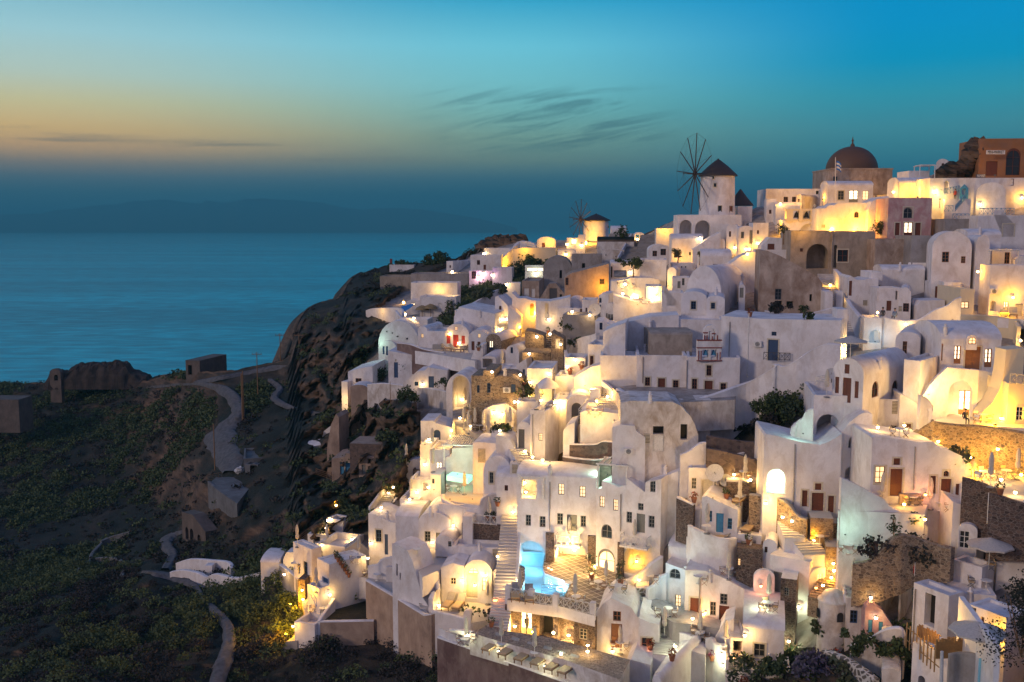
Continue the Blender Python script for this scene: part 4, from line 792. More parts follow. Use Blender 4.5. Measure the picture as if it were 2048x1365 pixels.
# tiered bell tower
D = 104.6; root = thing('bell_tower', 'tiered white bell tower with red brown columns and bands on the church roof', 'bell tower', at(1396, 720, D)); mb = MB(); rd_ = MB(); cl = MB()
def sbx(m_, x0, y0, x1, y1, w0, w1): a_ = at(x0, y1, D); b_ = at(x1, y0, D); m_.abox(a_.x, b_.x, D+w0, D+w1, a_.z, b_.z)
sbx(mb, 1395, 681, 1443, 700, 0, .8); sbx(mb, 1395, 700, 1405, 721, 0, .8); sbx(mb, 1417, 700, 1422, 721, 0, .8); sbx(mb, 1433, 700, 1443, 721, 0, .8); sbx(mb, 1395, 716, 1443, 723, .1, .9)
sbx(mb, 1408, 664, 1415, 681, .05, .7); sbx(mb, 1420, 664, 1424, 681, .05, .7); sbx(mb, 1430, 664, 1437, 681, .05, .7)
q0 = at(1422, 664, D); rr = 14*D/F
for k in range(10):
    t0, t1 = math.pi*k/10, math.pi*(k+1)/10
    P_ = [Vector((q0.x+rr*f*math.cos(t), D+.05, q0.z+rr*f*math.sin(t))) for f, t in ((1, t0), (1, t1), (.55, t1), (.55, t0))]; Q_ = [p+Vector((0, .65, 0)) for p in P_]
    mb.face(P_); mb.face(Q_)
    for i in range(4): j = (i+1) % 4; mb.face([P_[i], P_[j], Q_[j], Q_[i]])
mb.build('tower_wall', 'w', root)
for y in (681, 696, 722): sbx(rd_, 1394, y-1, 1444, y+1, -.06, .3)
sbx(rd_, 1407, 665, 1416, 667, -.06, .3); sbx(rd_, 1424, 667, 1431, 669, -.06, .3); rd_.build('band', 'maroon', root)
for x, y0, y1 in ((1397, 702, 720), (1402, 702, 720), (1434, 706, 720), (1440, 704, 720), (1409, 671, 680), (1414, 671, 680), (1425, 673, 680), (1435, 671, 680)): sbx(cl, x-.9, y0, x+.9, y1, -.09, .05)
cl.build('column', 'maroon', root)
for x in (1411, 1427): q = at(x, 700, D+.4); b2 = MB(); b2.lathe(q, [(.03, 0), (.13, -.12), (.2, -.4), (.3, -.55)], 10); b2.build('bell', 'lbl', root)
W('long white curved stair wall sweeping up right of the church', [(1361, 801, 860, 98.5), (1390, 801, 858, 99), (1420, 793, 855, 99.5), (1450, 783, 850, 100), (1490, 768, 845, 101), (1520, 752, 840, 101.5), (1545, 737, 835, 102), (1552, 731, 830, 102), (1565, 735, 825, 103), (1590, 722, 815, 103.5), (1620, 702, 800, 104), (1650, 690, 790, 105), (1678, 692, 780, 105)], m='w', t=.5, ext=3)
W('white church forecourt parapet', [(1232, 778, 800, 104), (1260, 795, 830, 102), (1300, 802, 850, 100), (1348, 803, 850, 98.6)], m='w', t=.5)
T('earthy forecourt before the church doors', [(1225, 776), (1250, 800), (1350, 806), (1470, 800), (1475, 780), (1270, 770)], D=104, m='pave', th=3, dz=-.3)
B('old peeling white house with a round shoulder and two dark doorways', 1240, 803, 1396, 905, 4, None, 'p', 'o1306,853,1328,869 d1306,871,1327,903 o1361,849,1375,880 v1288,868,1300,888', m='wd', D=95, d=6, c='wf', top=[(1240, 806), (1262, 802), (1345, 804), (1362, 812), (1380, 832), (1390, 850), (1396, 872)])
B('cream peeling wall between the old house and the curved stair wall', 1361, 800, 1420, 880, 4, None, 'p', '', m='wd', D=98, d=3, top=[(1361, 802), (1420, 800)])
B('broad plain white wall block left of the church', 1247, 655, 1302, 700, 6, None, 'f', '', D=119, d=6)
B('tall plain white wall with lilac top left of the church forecourt', 1205, 668, 1249, 790, 10, None, 'p', '', D=113, d=6, top=[(1205, 664), (1228, 654), (1249, 646)])
B('stepped plain white wall above the church forecourt', 1249, 646, 1356, 720, 6, None, 'p', '', D=116, d=5, top=[(1249, 646), (1300, 634), (1356, 630)])
B('low white wall block with a shadowed base left of the church', 1200, 712, 1276, 800, 6, None, 'f', '', D=110, d=4)
B('white plain house wall with a drain pipe over the dark rubble bank', 1160, 800, 1240, 890, 8, None, 'p', '', D=100, d=6, top=[(1152, 826), (1170, 822), (1205, 824), (1240, 828)])
B('white plain block with a stepped corner beside the old peeling house', 1224, 848, 1290, 915, 6, None, 'p', 'v1252,898,1266,908', D=95, d=3, top=[(1224, 856), (1244, 850), (1270, 852), (1272, 862), (1290, 876)])
for a_ in (('upper dark rubble bank with a white cap', [(1128, 889, 918), (1150, 890, 918), (1190, 890, 918), (1205, 884, 916), (1228, 886, 912)]), ('lower dark rubble bank with a white cap', [(1125, 914, 940), (1150, 918, 942), (1190, 921, 945), (1222, 916, 943)])):
    W(a_[0], a_[1], m='rub', capm='w', t=.4, nm='rubble_bank')
# dark retaining banks in the garden beside the church
W('upper dry stone terrace bank in the church garden', [(1412, 872, 900, 95), (1450, 878, 905, 94.5), (1490, 884, 915, 94), (1534, 882, 920, 92)], m='rub', cap=False, t=.5, nm='stone_bank')
W('lower dry stone terrace bank in the church garden', [(1412, 898, 935, 92.5), (1440, 902, 940, 92), (1480, 912, 950, 91.5), (1526, 925, 960, 90)], m='rub', cap=False, t=.5, nm='stone_bank')
W('white wall rising to a point behind the satellite dishes', [(1360, 912, 945, 93.5), (1378, 904, 945, 93.5), (1398, 889, 945, 93.5), (1411, 887, 945, 93.5)], m='w')
# ================= slope left of the church =================
B('white plinth with two deep arches under the tall windmill', 1355, 430, 1482, 484, 4, None, 'f', 'a1359,440,1384,468 a1390,441,1421,478', D=168, d=8, par=.2)
B('low yellow lit wall left of the windmill plinth', 1312, 457, 1352, 475, 4, None, 'f', '', D=182, d=3)
B('small grey vault house with two dark windows beside the broad steps', 1297, 489, 1341, 522, 4, None, 'v12', 'w1305,502,1314,513 w1321,498,1332,511', D=172)
B('long grey barrel roof below the windmill plinth', 1343, 478, 1405, 520, 4, None, 'h10', 'o1348,500,1355,516 o1378,505,1388,511', D=170)
B('grey sloping terrace wall below the windmill plinth', 1385, 470, 1440, 520, 6, None, 'p', '', D=166, top=[(1385, 500), (1420, 476), (1440, 465)])
B('twin gabled white house with small dark windows below the tall windmill', 1452, 449, 1476, 502, 16, None, 'v8', 'w1458,463,1462,474', D=160)
B('second round gabled white house with a tall grey door below the tall windmill', 1476, 452, 1508, 502, 8, None, 'v8', 'w1482,464,1488,477 d1499,461,1506,488', D=159, c='gr')
B('white flat roofed house between the tall windmill and the bell arches', 1505, 446, 1536, 490, 6, None, 'f', 'w1514,461,1518,468', D=160)
B('white vault room with one slit window below the twin gables', 1421, 476, 1450, 505, 12, None, 'v9', 'w1430,486,1434,493', D=160)
B('pink grey barrel roof house with a lit dormer window', 1402, 513, 1462, 548, 4, None, 'h14', 'D1426,529,1443,540', D=146)
B('yellow lit low house with a green shutter by the blazing lamps', 1522, 478, 1580, 520, 8, None, 'p', 'd1535,488,1549,500', D=146, c='gcl', top=[(1522, 492), (1540, 475), (1580, 478)])
B('white stepped parapet house right of the blazing lamps', 1512, 500, 1582, 530, 6, None, 'f', '', D=142)
B('dark earth covered roof above the broad steps', 1195, 484, 1268, 512, 4, None, 'h10', '', m='wd', rm='earth', D=205)
B('white wall with two tiny holes under the earth covered roof', 1204, 500, 1248, 530, 4, None, 'f', 'o1211,509,1213,512 o1231,512,1233,515', D=200, m='wd')
S('broad grey stairway climbing the dark slope towards the ridge', 1256, 524, 1280, 476, 3.6, 18, Db=192, Dt=215, m='gry', tm='gry', side=(.9, -.9))
S('second broad grey stairway beside the small vault house', 1287, 515, 1298, 470, 3.4, 18, Db=188, Dt=205, m='gry', tm='gry', side=(-.9,))
B('white domed hall roof far behind the broad stairway', 1222, 460, 1252, 480, 4, None, 'h8', '', D=235)
B('low dark roofed tavern row behind the earth covered roof', 1219, 468, 1272, 488, 4, None, 'f', 'o1240,474,1266,480', D=232, m='gry')
B('small white gatehouse with a teal door at the stair top', 1269, 465, 1288, 484, 4, None, 'v5', 'd1272,470,1278,478', D=222, c='lbl')
B('plain white wall block catching warm light below the dark steps', 1279, 520, 1332, 580, 8, 1346, 'f', '', D=158)
B('round white chimney house beside the plain warm wall', 1334, 535, 1352, 582, 14, 1368, 'v9', '', D=154)
B('white perforated parapet under the round topiary tree', 1344, 527, 1390, 548, 5, None, 'f', 'o1348,533,1350,536 o1354,533,1357,536 o1362,533,1365,536 o1370,533,1373,536', D=157, d=4)
B('white house with a flat canopy left of the wide barrel roof', 1344, 556, 1378, 592, 10, None, 'f', 'd1355,563,1361,577 w1364,557,1369,571', D=146, c='gr')
B('cream lit courtyard wall of the hillside restaurant', 1222, 558, 1318, 590, 4, None, 'p', '', D=163, d=4, top=[(1222, 563), (1250, 560), (1262, 556), (1305, 556), (1318, 560)])
B('white house with pale porch and dark arch above the restaurant', 1221, 527, 1281, 566, 4, None, 'h6', 'O1217,533,1225,556 X1227,541,1254,556', D=168)
B('bright restaurant wall with a round lamp under the perforated parapet', 1292, 573, 1323, 625, 6, None, 'f', '', D=150)
B('white building with dark green awning beside the bright restaurant wall', 1323, 586, 1366, 645, 8, None, 'f', 'w1333,600,1342,612 w1348,603,1353,611 w1326,572,1330,580', D=137)
T('upper restaurant terrace with lit tables', [(1225, 580), (1290, 585), (1300, 572), (1230, 568)], D=161, dz=0)
B('curved white wall carrying the lower restaurant terrace', 1226, 595, 1322, 640, 6, None, 'p', '', D=146, d=7, top=[(1226, 592), (1250, 598), (1280, 606), (1322, 606)])
B('big tan plastered house wall with a sloping parapet, lit orange', 1130, 540, 1217, 600, 2, None, 'p', 'w1131,556,1137,571 w1199,558,1209,569', m='clay', D=184, d=7, top=[(1130, 556), (1142, 547), (1217, 528)])
B('grey plaster block behind the big tan wall', 1143, 509, 1203, 556, 6, None, 'f', 'o1164,527,1170,538', m='gry', D=195)
B('grey rounded vault house left of the grey plaster block', 1086, 512, 1143, 570, 6, None, 'v26', 'o1119,541,1124,557', m='gry', D=192)
B('taupe house with two pale shuttered windows', 1044, 562, 1078, 604, 6, 1101, 'f', 'd1048,577,1058,592 d1063,578,1070,595', m='old', D=180, c='wf')
B('taupe block with a brown door and sloping side', 1078, 560, 1130, 604, 4, None, 'p', 'd1099,577,1114,600 o1119,589,1124,598', m='old', D=178, c='dk', top=[(1078, 600), (1098, 568), (1112, 567), (1130, 590)], d=4)
B('yellow lit curving wall with an arched brown door', 1024, 588, 1072, 656, 5, None, 'p', 'A1060,607,1068,632', D=160, c='brl', top=[(1024, 586), (1035, 597), (1050, 597), (1058, 600), (1072, 602)])
B('white long wall with a shallow arch below the taupe house', 1071, 601, 1140, 656, 4, None, 'p', 'n1090,607,1097,642', D=162, top=[(1071, 602), (1100, 603), (1125, 598), (1140, 594)])
B('white dome roofed room right of the shallow arch wall', 1128, 596, 1164, 640, 10, None, 'v16', '', D=162, d=6)
B('white house with a small flat porch below the big tan wall', 1164, 600, 1195, 645, 6, None, 'f', 'w1171,616,1174,626 w1184,620,1188,632', D=158)
B('low grey blue flat roofed house with a terrace', 1114, 617, 1168, 650, 8, None, 'f', 'w1160,618,1166,630', D=156)
B('white flat roofed lower house with a pergola behind the planted court', 1125, 631, 1194, 690, 10, None, 'f', '', D=148, m='gry')
B('tall narrow white house with arched window and long blind panel', 1197, 588, 1216, 650, 18, 1228, 'p', 'u1198,596,1203,606 d1199,610,1202,622', D=148, c='bl', top=[(1197, 592), (1206, 585), (1216, 588)])
B('small white vault house with three grey shutters beside the long blue roof', 1211, 606, 1228, 652, 26, 1256, 'v9', 'd1212,627,1215,644 d1216,629,1221,648 d1222,629,1226,648', D=138, c='gr')
B('white house under a long curving grey blue roof', 1237, 651, 1250, 700, 30, 1352, 'f', '', D=128)
B('white balcony house with an olive railing above the warm wall', 1190, 642, 1236, 690, 10, None, 'p', 'w1199,646,1205,660 w1237,660,1241,674', D=130, c='bl', top=[(1190, 642), (1204, 642), (1214, 648), (1236, 652)])
W('rounded white wall curling round the planted court', [(1137, 700, 720, 138), (1146, 686, 722, 136), (1160, 677, 722, 135), (1180, 672, 722, 134), (1192, 668, 722, 133)], m='w')
B('tall white house corner with a pale green lit window', 1175, 690, 1205, 775, 14, None, 'f', 'wt1180,712,1187,735', D=122)
W('low white wall stepping up to the tall white corner house', [(1205, 690, 720, 121), (1230, 684, 720, 121), (1248, 680, 720, 121)], m='w')
B('white house brightly lit at its foot beside the stair to the church', 1148, 740, 1204, 800, 10, None, 'p', '', D=114, top=[(1148, 756), (1160, 748), (1182, 735), (1204, 729)])
B('cream lit flat house left of the brightly lit foot', 1110, 754, 1150, 812, 10, None, 'f', '', D=116)
# canopy kiosk
kc = at(1094, 812, 112); root = thing('domed_canopy', 'round blue grey canopy on slim white posts above the cafe steps', 'canopy', kc); zc = at(1094, 774, 112).z; r = 1.25; mb = MB(); mb.lathe((kc.x, kc.y, zc), [(r*1.1, -.06), (r*1.1, .05), (r*.8, .5), (r*.35, .95), (.05, 1.1)], 14); mb.build('roof', 'w', root)
for sx0, sy0 in ((-1, -1), (1, -1), (1, 1), (-1, 1)): p_ = MB(); p_.tube((kc.x+sx0*r*.7, kc.y+sy0*r*.7, kc.z-1), (kc.x+sx0*r*.7, kc.y+sy0*r*.7, zc), .07); p_.build('post', 'w', root)
B('white vaulted house with a tall dark green arched door', 1132, 790, 1186, 852, 6, None, 'v24', 'A1143,806,1163,850', D=106, c='dk', d=7)
B('small yellow lit porch block beside the green arched door', 1180, 779, 1200, 820, 10, None, 'f', '', D=106, d=2)
S('bright lit stairs behind the white railed terrace', 1220, 822, 1195, 778, 2, 10, Db=102, Dt=110)
W('lit parapet climbing from the railed terrace to the church forecourt', [(1202, 763, 800, 108), (1220, 778, 815, 106), (1235, 795, 825, 104), (1245, 815, 840, 102)], m='w', t=.4)
oc = B('white faceted block with a roof terrace and one small lit window', 1060, 822, 1090, 930, 22, 1128, 'f', 'l1077,867,1085,882', D=103, par=.9, c='dk')
B('blue grey vault with a tall dark door left of the faceted block', 1034, 844, 1062, 906, 12, None, 'v16', 'd1037,859,1049,902', D=104.5, c='dk')
B('white curved buttress wing right of the faceted block', 1126, 848, 1148, 935, 10, None, 'p', '', D=101, d=4, top=[(1126, 862), (1136, 850), (1148, 846)])
B('white low parapet house behind the roof terrace', 1108, 800, 1136, 850, 8, None, 'f', '', D=107)
S('short flight of lit steps beside the tall dark door', 1055, 932, 1032, 897, 1.6, 9, Db=101, Dt=105)
B('white sloping stair wall with a latticed panel below it', 1020, 926, 1056, 965, 10, None, 'f', 'v1024,930,1050,948', D=101, d=3)
B('rounded white terrace wall stepping down beside the lit steps', 992, 872, 1052, 948, 10, None, 'p', '', D=104, d=4, top=[(992, 872), (1000, 872), (1020, 880), (1034, 905), (1052, 928)])
B('white wall with a tall lattice window and a curved planter top', 946, 884, 992, 950, 10, None, 'p', 'v956,898,971,926', D=107, d=5, top=[(946, 886), (955, 884), (992, 888)])
B('cream house with a large round gable and one slim window', 967, 912, 1022, 1002, 8, None, 'v34', 'wt979,945,987,967', D=103, m='w', c='gr')
B('small lilac barrel roofed room right of the round gable', 993, 956, 1042, 1008, 10, None, 'h16', 'w1009,971,1016,982', D=101, d=4)
B('pale green lit pool wall with a stepped top', 892, 893, 946, 958, 8, None, 'p', '', D=112, d=2, top=[(892, 916), (903, 914), (904, 898), (946, 894)])
B('small white block under the green pool wall', 950, 935, 972, 960, 6, None, 'f', 'v955,942,963,952', D=109, d=3)
T('small glowing green plunge pool', [(893, 951), (936, 958), (945, 950), (905, 944)], D=109.5, m='pool_emit', th=.6, nm='plunge_pool', cat='pool')  # pool surface emits by itself, standing in for underwater lamps
W('rounded white wall of the yellow lit sun terrace', [(883, 990, 1040, 106), (885, 1000, 1040, 104.5), (905, 1010, 1040, 103.5), (935, 1018, 1045, 103), (955, 1018, 1048, 102.5), (965, 998, 1040, 102.5), (985, 990, 1035, 103), (1010, 992, 1035, 103.5)], m='w', t=.35)
T('yellow lit sun terrace with stools', [(886, 1000), (960, 1012), (1010, 990), (960, 968), (895, 975)], D=104.8)
B('white cottage with a dark round topped door under the slatted pergola', 842, 840, 906, 905, 6, None, 'p', 'A867,860,881,892', D=124, c='bl', top=[(842, 842), (868, 842), (870, 846), (906, 856)])
B('tall lit white wall left of the slatted pergola', 841, 890, 862, 990, 10, None, 'f', 'v842,884,849,893', D=119, d=4)
B('bright white lower room beneath the slatted pergola', 860, 900, 900, 985, 8, None, 'f', 'D872,925,884,950', D=117, c='wf')
# stone building + restaurant
B('dark rubble stone house with small blue windows', 943, 745, 1050, 830, 8, None, 'p', 'w954,771,959,786 w974,767,981,786 d1022,769,1031,786', m='stn', c='bl', D=130, d=6, top=[(943, 752), (966, 752), (967, 741), (988, 743), (989, 755), (1003, 752), (1022, 754), (1035, 762), (1050, 782)])
B('white arched portal with a rubble lined vault', 893, 748, 943, 828, 10, None, 'v34', 'a905,752,938,822', D=132, d=7)
B('white lit vault mouth in the stone terrace', 940, 789, 972, 832, 6, None, 'v24', 'a945,794,966,830', D=127, m='stn', d=4)
B('second lit vault mouth with a stone lintel', 988, 794, 1018, 834, 6, None, 'v24', 'n992,798,1011,830', D=125, m='stn', d=4)
T('dark boarded restaurant terrace with rows of closed parasols', [(905, 850), (985, 880), (1012, 872), (1010, 835), (935, 815), (905, 822)], D=119, m='gry', th=3)
B('cream restaurant wall behind the closed parasols', 968, 822, 1035, 852, 4, None, 'p', '', D=122, d=2, top=[(968, 820), (985, 812), (1010, 808), (1035, 826)])
B('pale green white wall right of the restaurant', 1034, 804, 1076, 850, 6, None, 'f', '', D=114, d=3)
B('white planter wall with agave in front of the restaurant', 984, 862, 1022, 892, 6, None, 'f', '', D=110, d=3)
B('cream low wall by the kiosk with an arched niche', 1046, 758, 1074, 800, 6, None, 'p', 'n1068,767,1074,783', D=122, top=[(1046, 762), (1060, 758), (1074, 766)])
B('white house with a porch and blue grey door above the stone house', 993, 738, 1032, 772, 8, None, 'f', 'X995,740,1014,762 d1024,740,1031,757', D=134, c='bl')
B('white gabled house with a slim shuttered window above the lamps', 1032, 716, 1054, 766, 14, 1075, 'p', 'd1045,739,1050,757', D=132, c='bl', top=[(1032, 740), (1036, 728), (1052, 718), (1054, 733)])
B('cream lit house under a lilac roof left of the lit stairs', 1054, 738, 1104, 800, 8, None, 'f', '', D=128, d=7)
B('rubble stone terrace block with a lamp left of the lit stairs', 1045, 706, 1100, 738, 6, None, 'F', '', m='stn', D=135)
S('lit stone stairway climbing between rubble walls', 1107, 742, 1090, 668, 2.2, 16, Db=134, Dt=150, m='stn', tm='stn')
S('lower lit flight below the rubble walled stairway', 1110, 760, 1106, 722, 2.4, 8, Db=126, Dt=134, m='stn')
B('rubble stone wall right of the lit stairway with a pale door', 1102, 668, 1126, 742, 10, None, 'p', 'dt1113,680,1118,698', m='stn', D=138, c='wf', d=3, top=[(1102, 664), (1126, 678)])
B('rubble stone wall left of the lit stairway', 1050, 666, 1088, 712, 6, None, 'p', '', m='stn', D=142, d=4, top=[(1050, 662), (1066, 664), (1088, 672)])
W('white stepped wall beside the narrow lane', [(1128, 702, 760, 134), (1132, 716, 760, 131), (1138, 726, 765, 128)], m='w')
B('small white lamp lit balcony room by the narrow lane', 1130, 716, 1170, 775, 10, None, 'f', '', D=122, d=4, par=.9)
# left centre houses
B('white vault house with bright red door and shutters', 889, 648, 939, 702, 6, None, 'v26', 'd906,670,917,697 d893,671,901,688 d923,672,930,688 l909.5,654,915,661', D=154, c='rd', d=8)
B('cream lit side wall of the red door terrace', 854, 663, 890, 700, 10, None, 'f', '', D=156, d=6)
B('white end house with one tiny glowing window left of the red door', 836, 653, 855, 696, 14, None, 'v8', 'l842,668,847,676', D=157, d=8)
B('bluish white vault house with red brown doors right of the red door', 937, 660, 976, 706, 8, None, 'v18', 'd943,683,949,701 d955,684,961,701 l956,668,961,676', D=151, c='maroon', d=7)
T('pale terrace in front of the red door', [(830, 702), (950, 722), (975, 706), (935, 692), (850, 690)], D=153, th=2)
W('dark red brown parapet wall curving below the red door terrace', [(794, 687, 712, 156), (820, 690, 716, 154), (845, 699, 722, 152), (870, 704, 726, 151), (888, 706, 730, 150)], m='mar', capm='w')
W('second dark red brown parapet wall above the low white house', [(887, 711, 738, 148), (920, 716, 742, 147), (949, 716, 742, 146)], m='mar', capm='w')
B('large white angular house with a smooth slanting roof and round window', 908, 612, 990, 668, 12, 1018, 'p', '', D=163, top=[(908, 634), (918, 614), (990, 628)])
B('white gable wing with a round dark opening above the angular house', 990, 596, 1016, 640, 14, None, 'p', 'u998,612,1003,620', D=166, d=6, top=[(990, 594), (995, 592), (1016, 612)])
W('grey white sloping wall rising over the angular house', [(912, 622, 650, 172), (950, 606, 640, 174), (985, 585, 625, 177), (1010, 576, 615, 178)], m='w')
B('rough white cave house with a bulging spotted roof lit turquoise', 757, 642, 838, 706, 6, None, 'v46', 'o772,662,775,665 o783,665,786,668 o793,672,797,675 o812,676,816,680', D=176, d=7)
B('small blue doored vault under the bulging cave house', 759, 682, 792, 716, 8, None, 'v12', 'd765,693,769,709 d772,693,776,711', D=170, c='bl')
B('small stone fronted vault with a blue grey door', 972, 668, 1002, 712, 20, 1040, 'v14', 'D978,682,986,700', m='stn', rm='w', D=146, c='bl')
B('white vault house with one slim window and a lit terrace', 1011, 691, 1038, 740, 20, 1085, 'v16', 'w1021,695,1026,707', D=140, c='bl')
B('white open porch room with a curved blue grey roof', 963, 712, 992, 752, 10, 1014, 'v6', 'q965,718,985,736', D=138)
B('rounded white wall sweeping down left of the open porch room', 940, 690, 966, 748, 8, None, 'p', '', D=143, d=4, top=[(940, 724), (948, 702), (956, 692), (966, 690)])
B('white house with a blue door behind the leafy climbing shrub', 777, 702, 858, 762, 8, None, 'p', 'd788,725,796,756 v790,719,793,724', D=163, c='bl', top=[(777, 702), (800, 706), (858, 716)])
B('white stepped low house with blue double doors', 806, 742, 895, 778, 6, None, 'p', 'd857,753,868,776 w829,764,837,772 w882,756,889,766', D=152, c='bl', top=[(806, 768), (834, 743), (850, 741), (856, 735), (895, 741)])
B('white curved parapet block with a small blue hatch', 852, 718, 888, 748, 8, None, 'p', 'd870,725,875,733', D=156, c='bl', top=[(852, 738), (862, 726), (878, 722), (888, 730)])
W('long white peeling garden wall over the earth bank', [(735, 770, 800, 152), (770, 768, 805, 150), (820, 774, 808, 147), (870, 780, 812, 144), (893, 785, 815, 142)], m='wd', t=.4, ext=1.5)
B('white terrace corner with a barred window at the cliff edge', 697, 741, 746, 806, 6, None, 'p', 'w711,757,723,765', D=160, top=[(697, 744), (720, 737), (746, 733)], d=9)
B('rounded earth coloured buttress with a white top at the cliff edge', 702, 770, 735, 812, 4, None, 'v6', '', m='clay', rm='w', D=154, d=4)
B('narrow brightly lit white wall end at the cliff edge', 684, 764, 696, 818, 20, None, 'f', '', D=158, d=3)
T('blue grey courtyard behind the peeling wall', [(735, 775), (810, 778), (825, 755), (760, 745)], D=157, th=2)
# far left ridge houses
B('white pergola house wall on the far cliff terrace', 822, 566, 915, 606, 4, None, 'f', '', D=246, d=6)
B('white terrace block with a small door below the pergola', 840, 594, 912, 625, 6, None, 'f', 'd877,607,884,618', D=228, d=6, c='wf')
B('long tan terrace wall on the far cliff', 760, 553, 822, 580, 4, None, 'f', '', m='tan', D=268, d=8)
B('long dark terrace wall beside the tan wall', 822, 548, 936, 575, 4, None, 'f', '', m='gry', D=262, d=8)
B('small white barn with a tiny hatch on the far ridge', 893, 523, 906, 550, 24, 955, 'f', 'w899,531,902,536', D=268)
B('low white hut with a red chimney at the far cliff end', 779, 530, 828, 544, 4, None, 'f', '', D=285, d=5)
B('red chimney stack at the far cliff end', 780, 518, 784, 536, 4, None, 'f', '', m='maroon', D=284, d=.7, nm='chimney', cat='chimney')
B('white flat house above the pink lit courtyard', 941, 511, 1002, 548, 5, None, 'f', 'w954,521,960,530 d967,530,972,540', D=255, c='br')
B('small white terrace with warm lamps near the hilltop boulder', 968, 497, 1020, 525, 5, None, 'f', '', D=262, par=.8)
B('pink lit courtyard wall with a draped awning', 938, 542, 985, 566, 5, None, 'f', 'w943,543,952,558', D=238, d=4, par=.9)
B('sunken white courtyard right of the pink light', 985, 536, 1024, 566, 5, None, 'f', '', D=236, d=5, par=.9)
W('yellow lit stair wall rising to the far ridge', [(994, 526, 545, 248), (1010, 512, 535, 250), (1025, 498, 525, 252), (1040, 486, 512, 255)], m='w')
B('yellow lit vault house with a dark door on the far ridge', 1074, 474, 1110, 500, 5, None, 'v9', 'd1084,486,1090,498', D=256, c='br')
B('long cream retaining wall under the far yellow vault house', 1026, 498, 1112, 520, 4, None, 'p', '', D=250, m='cr', top=[(1026, 499), (1045, 496), (1112, 496)])
B('small yellow dome house at the left end of the cream wall', 1026, 481, 1072, 500, 5, None, 'p', '', D=258, top=[(1026, 492), (1034, 484), (1042, 482), (1060, 484), (1072, 490)])
B('yellow lit entrance block with a glowing sign beside the small windmill', 1133, 476, 1170, 505, 5, None, 'p', 'D1143,480,1153,490', D=246, top=[(1133, 476), (1156, 476), (1157, 470), (1170, 470)], c='wf')
B('low room with a long lime green lit window', 1050, 531, 1104, 560, 5, None, 'f', 'D1054,536,1096,544', D=216, c='wf')
B('yellow lit terrace shop under the small windmill', 1115, 500, 1150, 535, 5, None, 'f', '', D=226, par=.9)
W('curved white terrace wall lit from below on the far cliff', [(732, 622, 640, 220), (745, 618, 640, 219), (770, 617, 642, 218), (800, 618, 645, 216), (805, 630, 648, 214)], m='w')
B('white sunshade terrace with a low barrel room on the far cliff', 812, 600, 840, 625, 6, None, 'v7', 'D822,606,830,612', D=228)
B('white curved lamp terrace above the cave house', 800, 640, 855, 662, 5, None, 'f', '', D=196, d=6, par=.9)
W('pale stair wall beside the blue canopy', [(790, 622, 650, 208), (800, 634, 655, 204), (815, 646, 662, 200), (830, 655, 668, 197)], m='w')
S('small lit stair under the far garden', 1022, 590, 1020, 570, 3, 9, Db=195, Dt=205)
B('white lit gate block above the small stair', 1012, 566, 1040, 592, 5, None, 'f', '', D=206, d=3)
S('lit steps beside the angular house', 1008, 655, 1000, 632, 2.2, 9, Db=160, Dt=168)
B('white curved stair house right of the angular house', 1016, 612, 1042, 668, 5, None, 'p', '', D=160, d=4, top=[(1016, 614), (1030, 622), (1042, 634)])
# ruins on the slope
B('ruined tan cave houses with faded blue doors in the bank', 664, 917, 725, 965, 6, None, 'p', 'A680,925,688,950 dt691,926,703,956', m='clay', D=143, c='lbl', d=6, top=[(664, 918), (690, 914), (692, 907), (718, 910), (725, 918)])
B('ruined tan vault with a round gable beside the faded blue doors', 718, 914, 762, 962, 8, None, 'v18', 'd724,930,731,948 A736,932,743,956 o735,918,742,928', m='clay', D=141, c='gr')
B('earth roofed rubble wall above the ruined cave houses', 700, 890, 788, 925, 8, None, 'F', '', m='rub', rm='clay', D=146, d=5)
B('tall narrow tan cliff pinnacle at the village edge', 655, 850, 680, 960, 12, None, 'p', '', m='clay', D=150, d=4, top=[(655, 900), (662, 850), (672, 828), (680, 835)])
W('broken light rubble wall on the earth bank', [(712, 868, 880, 150), (750, 872, 888, 148), (800, 880, 898, 144), (835, 884, 900, 142)], m='rub', cap=False, t=.6)
# ================= pool house and lower village =================
p1 = B('three storey white hotel front with deep pool arch and lit upper windows', 1034, 957, 1191, 1172, 13, None, 'h14', 'l1116.5,968,1128.5,990 l1159,973,1171,995 w1051,1030,1062,1052 w1079,1033,1091,1055 w1114,1027,1126,1050 w1161,1032,1172,1054 d1134,1030,1154,1062 a1035.5,1082,1090,1150 a1110,1083,1174,1156 q1041,960,1073,998', D=96, d=5, c='gr')
p2 = B('right half of the white hotel with two balconies and a glowing arched door', 1191, 978, 1319, 1172, 28, 1378, 'p', 'l1199,993,1209,1015 l1226,999,1236,1022 w1253,1024,1264,1046 w1297,1032,1309,1056 d1273,1028,1290,1066 w1276,1007,1287,1021 w1300,962,1311,985 u1203,1049,1224,1077 U1196,1098,1229,1168 a1248,1088,1306,1150', D=92.5, c='gr', top=[(1191, 978), (1203, 978), (1204, 962), (1238, 974), (1252, 972), (1254, 958), (1290, 985), (1291, 965), (1319, 958)])
B('mint green lit back wall under the grey fabric pergola', 1194, 926, 1256, 978, 16, None, 'F', 'd1236,940,1246,962', D=100, d=.5, c='wf')
B('recessed roof terrace lit mint green on the hotel', 1196, 948, 1256, 984, 20, None, 'f', '', D=97.5, d=4, par=1.1)
B('broad lilac roofed top floor behind the hotel front', 1254, 940, 1316, 990, 24, 1380, 'p', 'd1268,953,1286,972', D=95.5, c='gr', top=[(1254, 930), (1275, 925), (1316, 955)], dD=1.5)
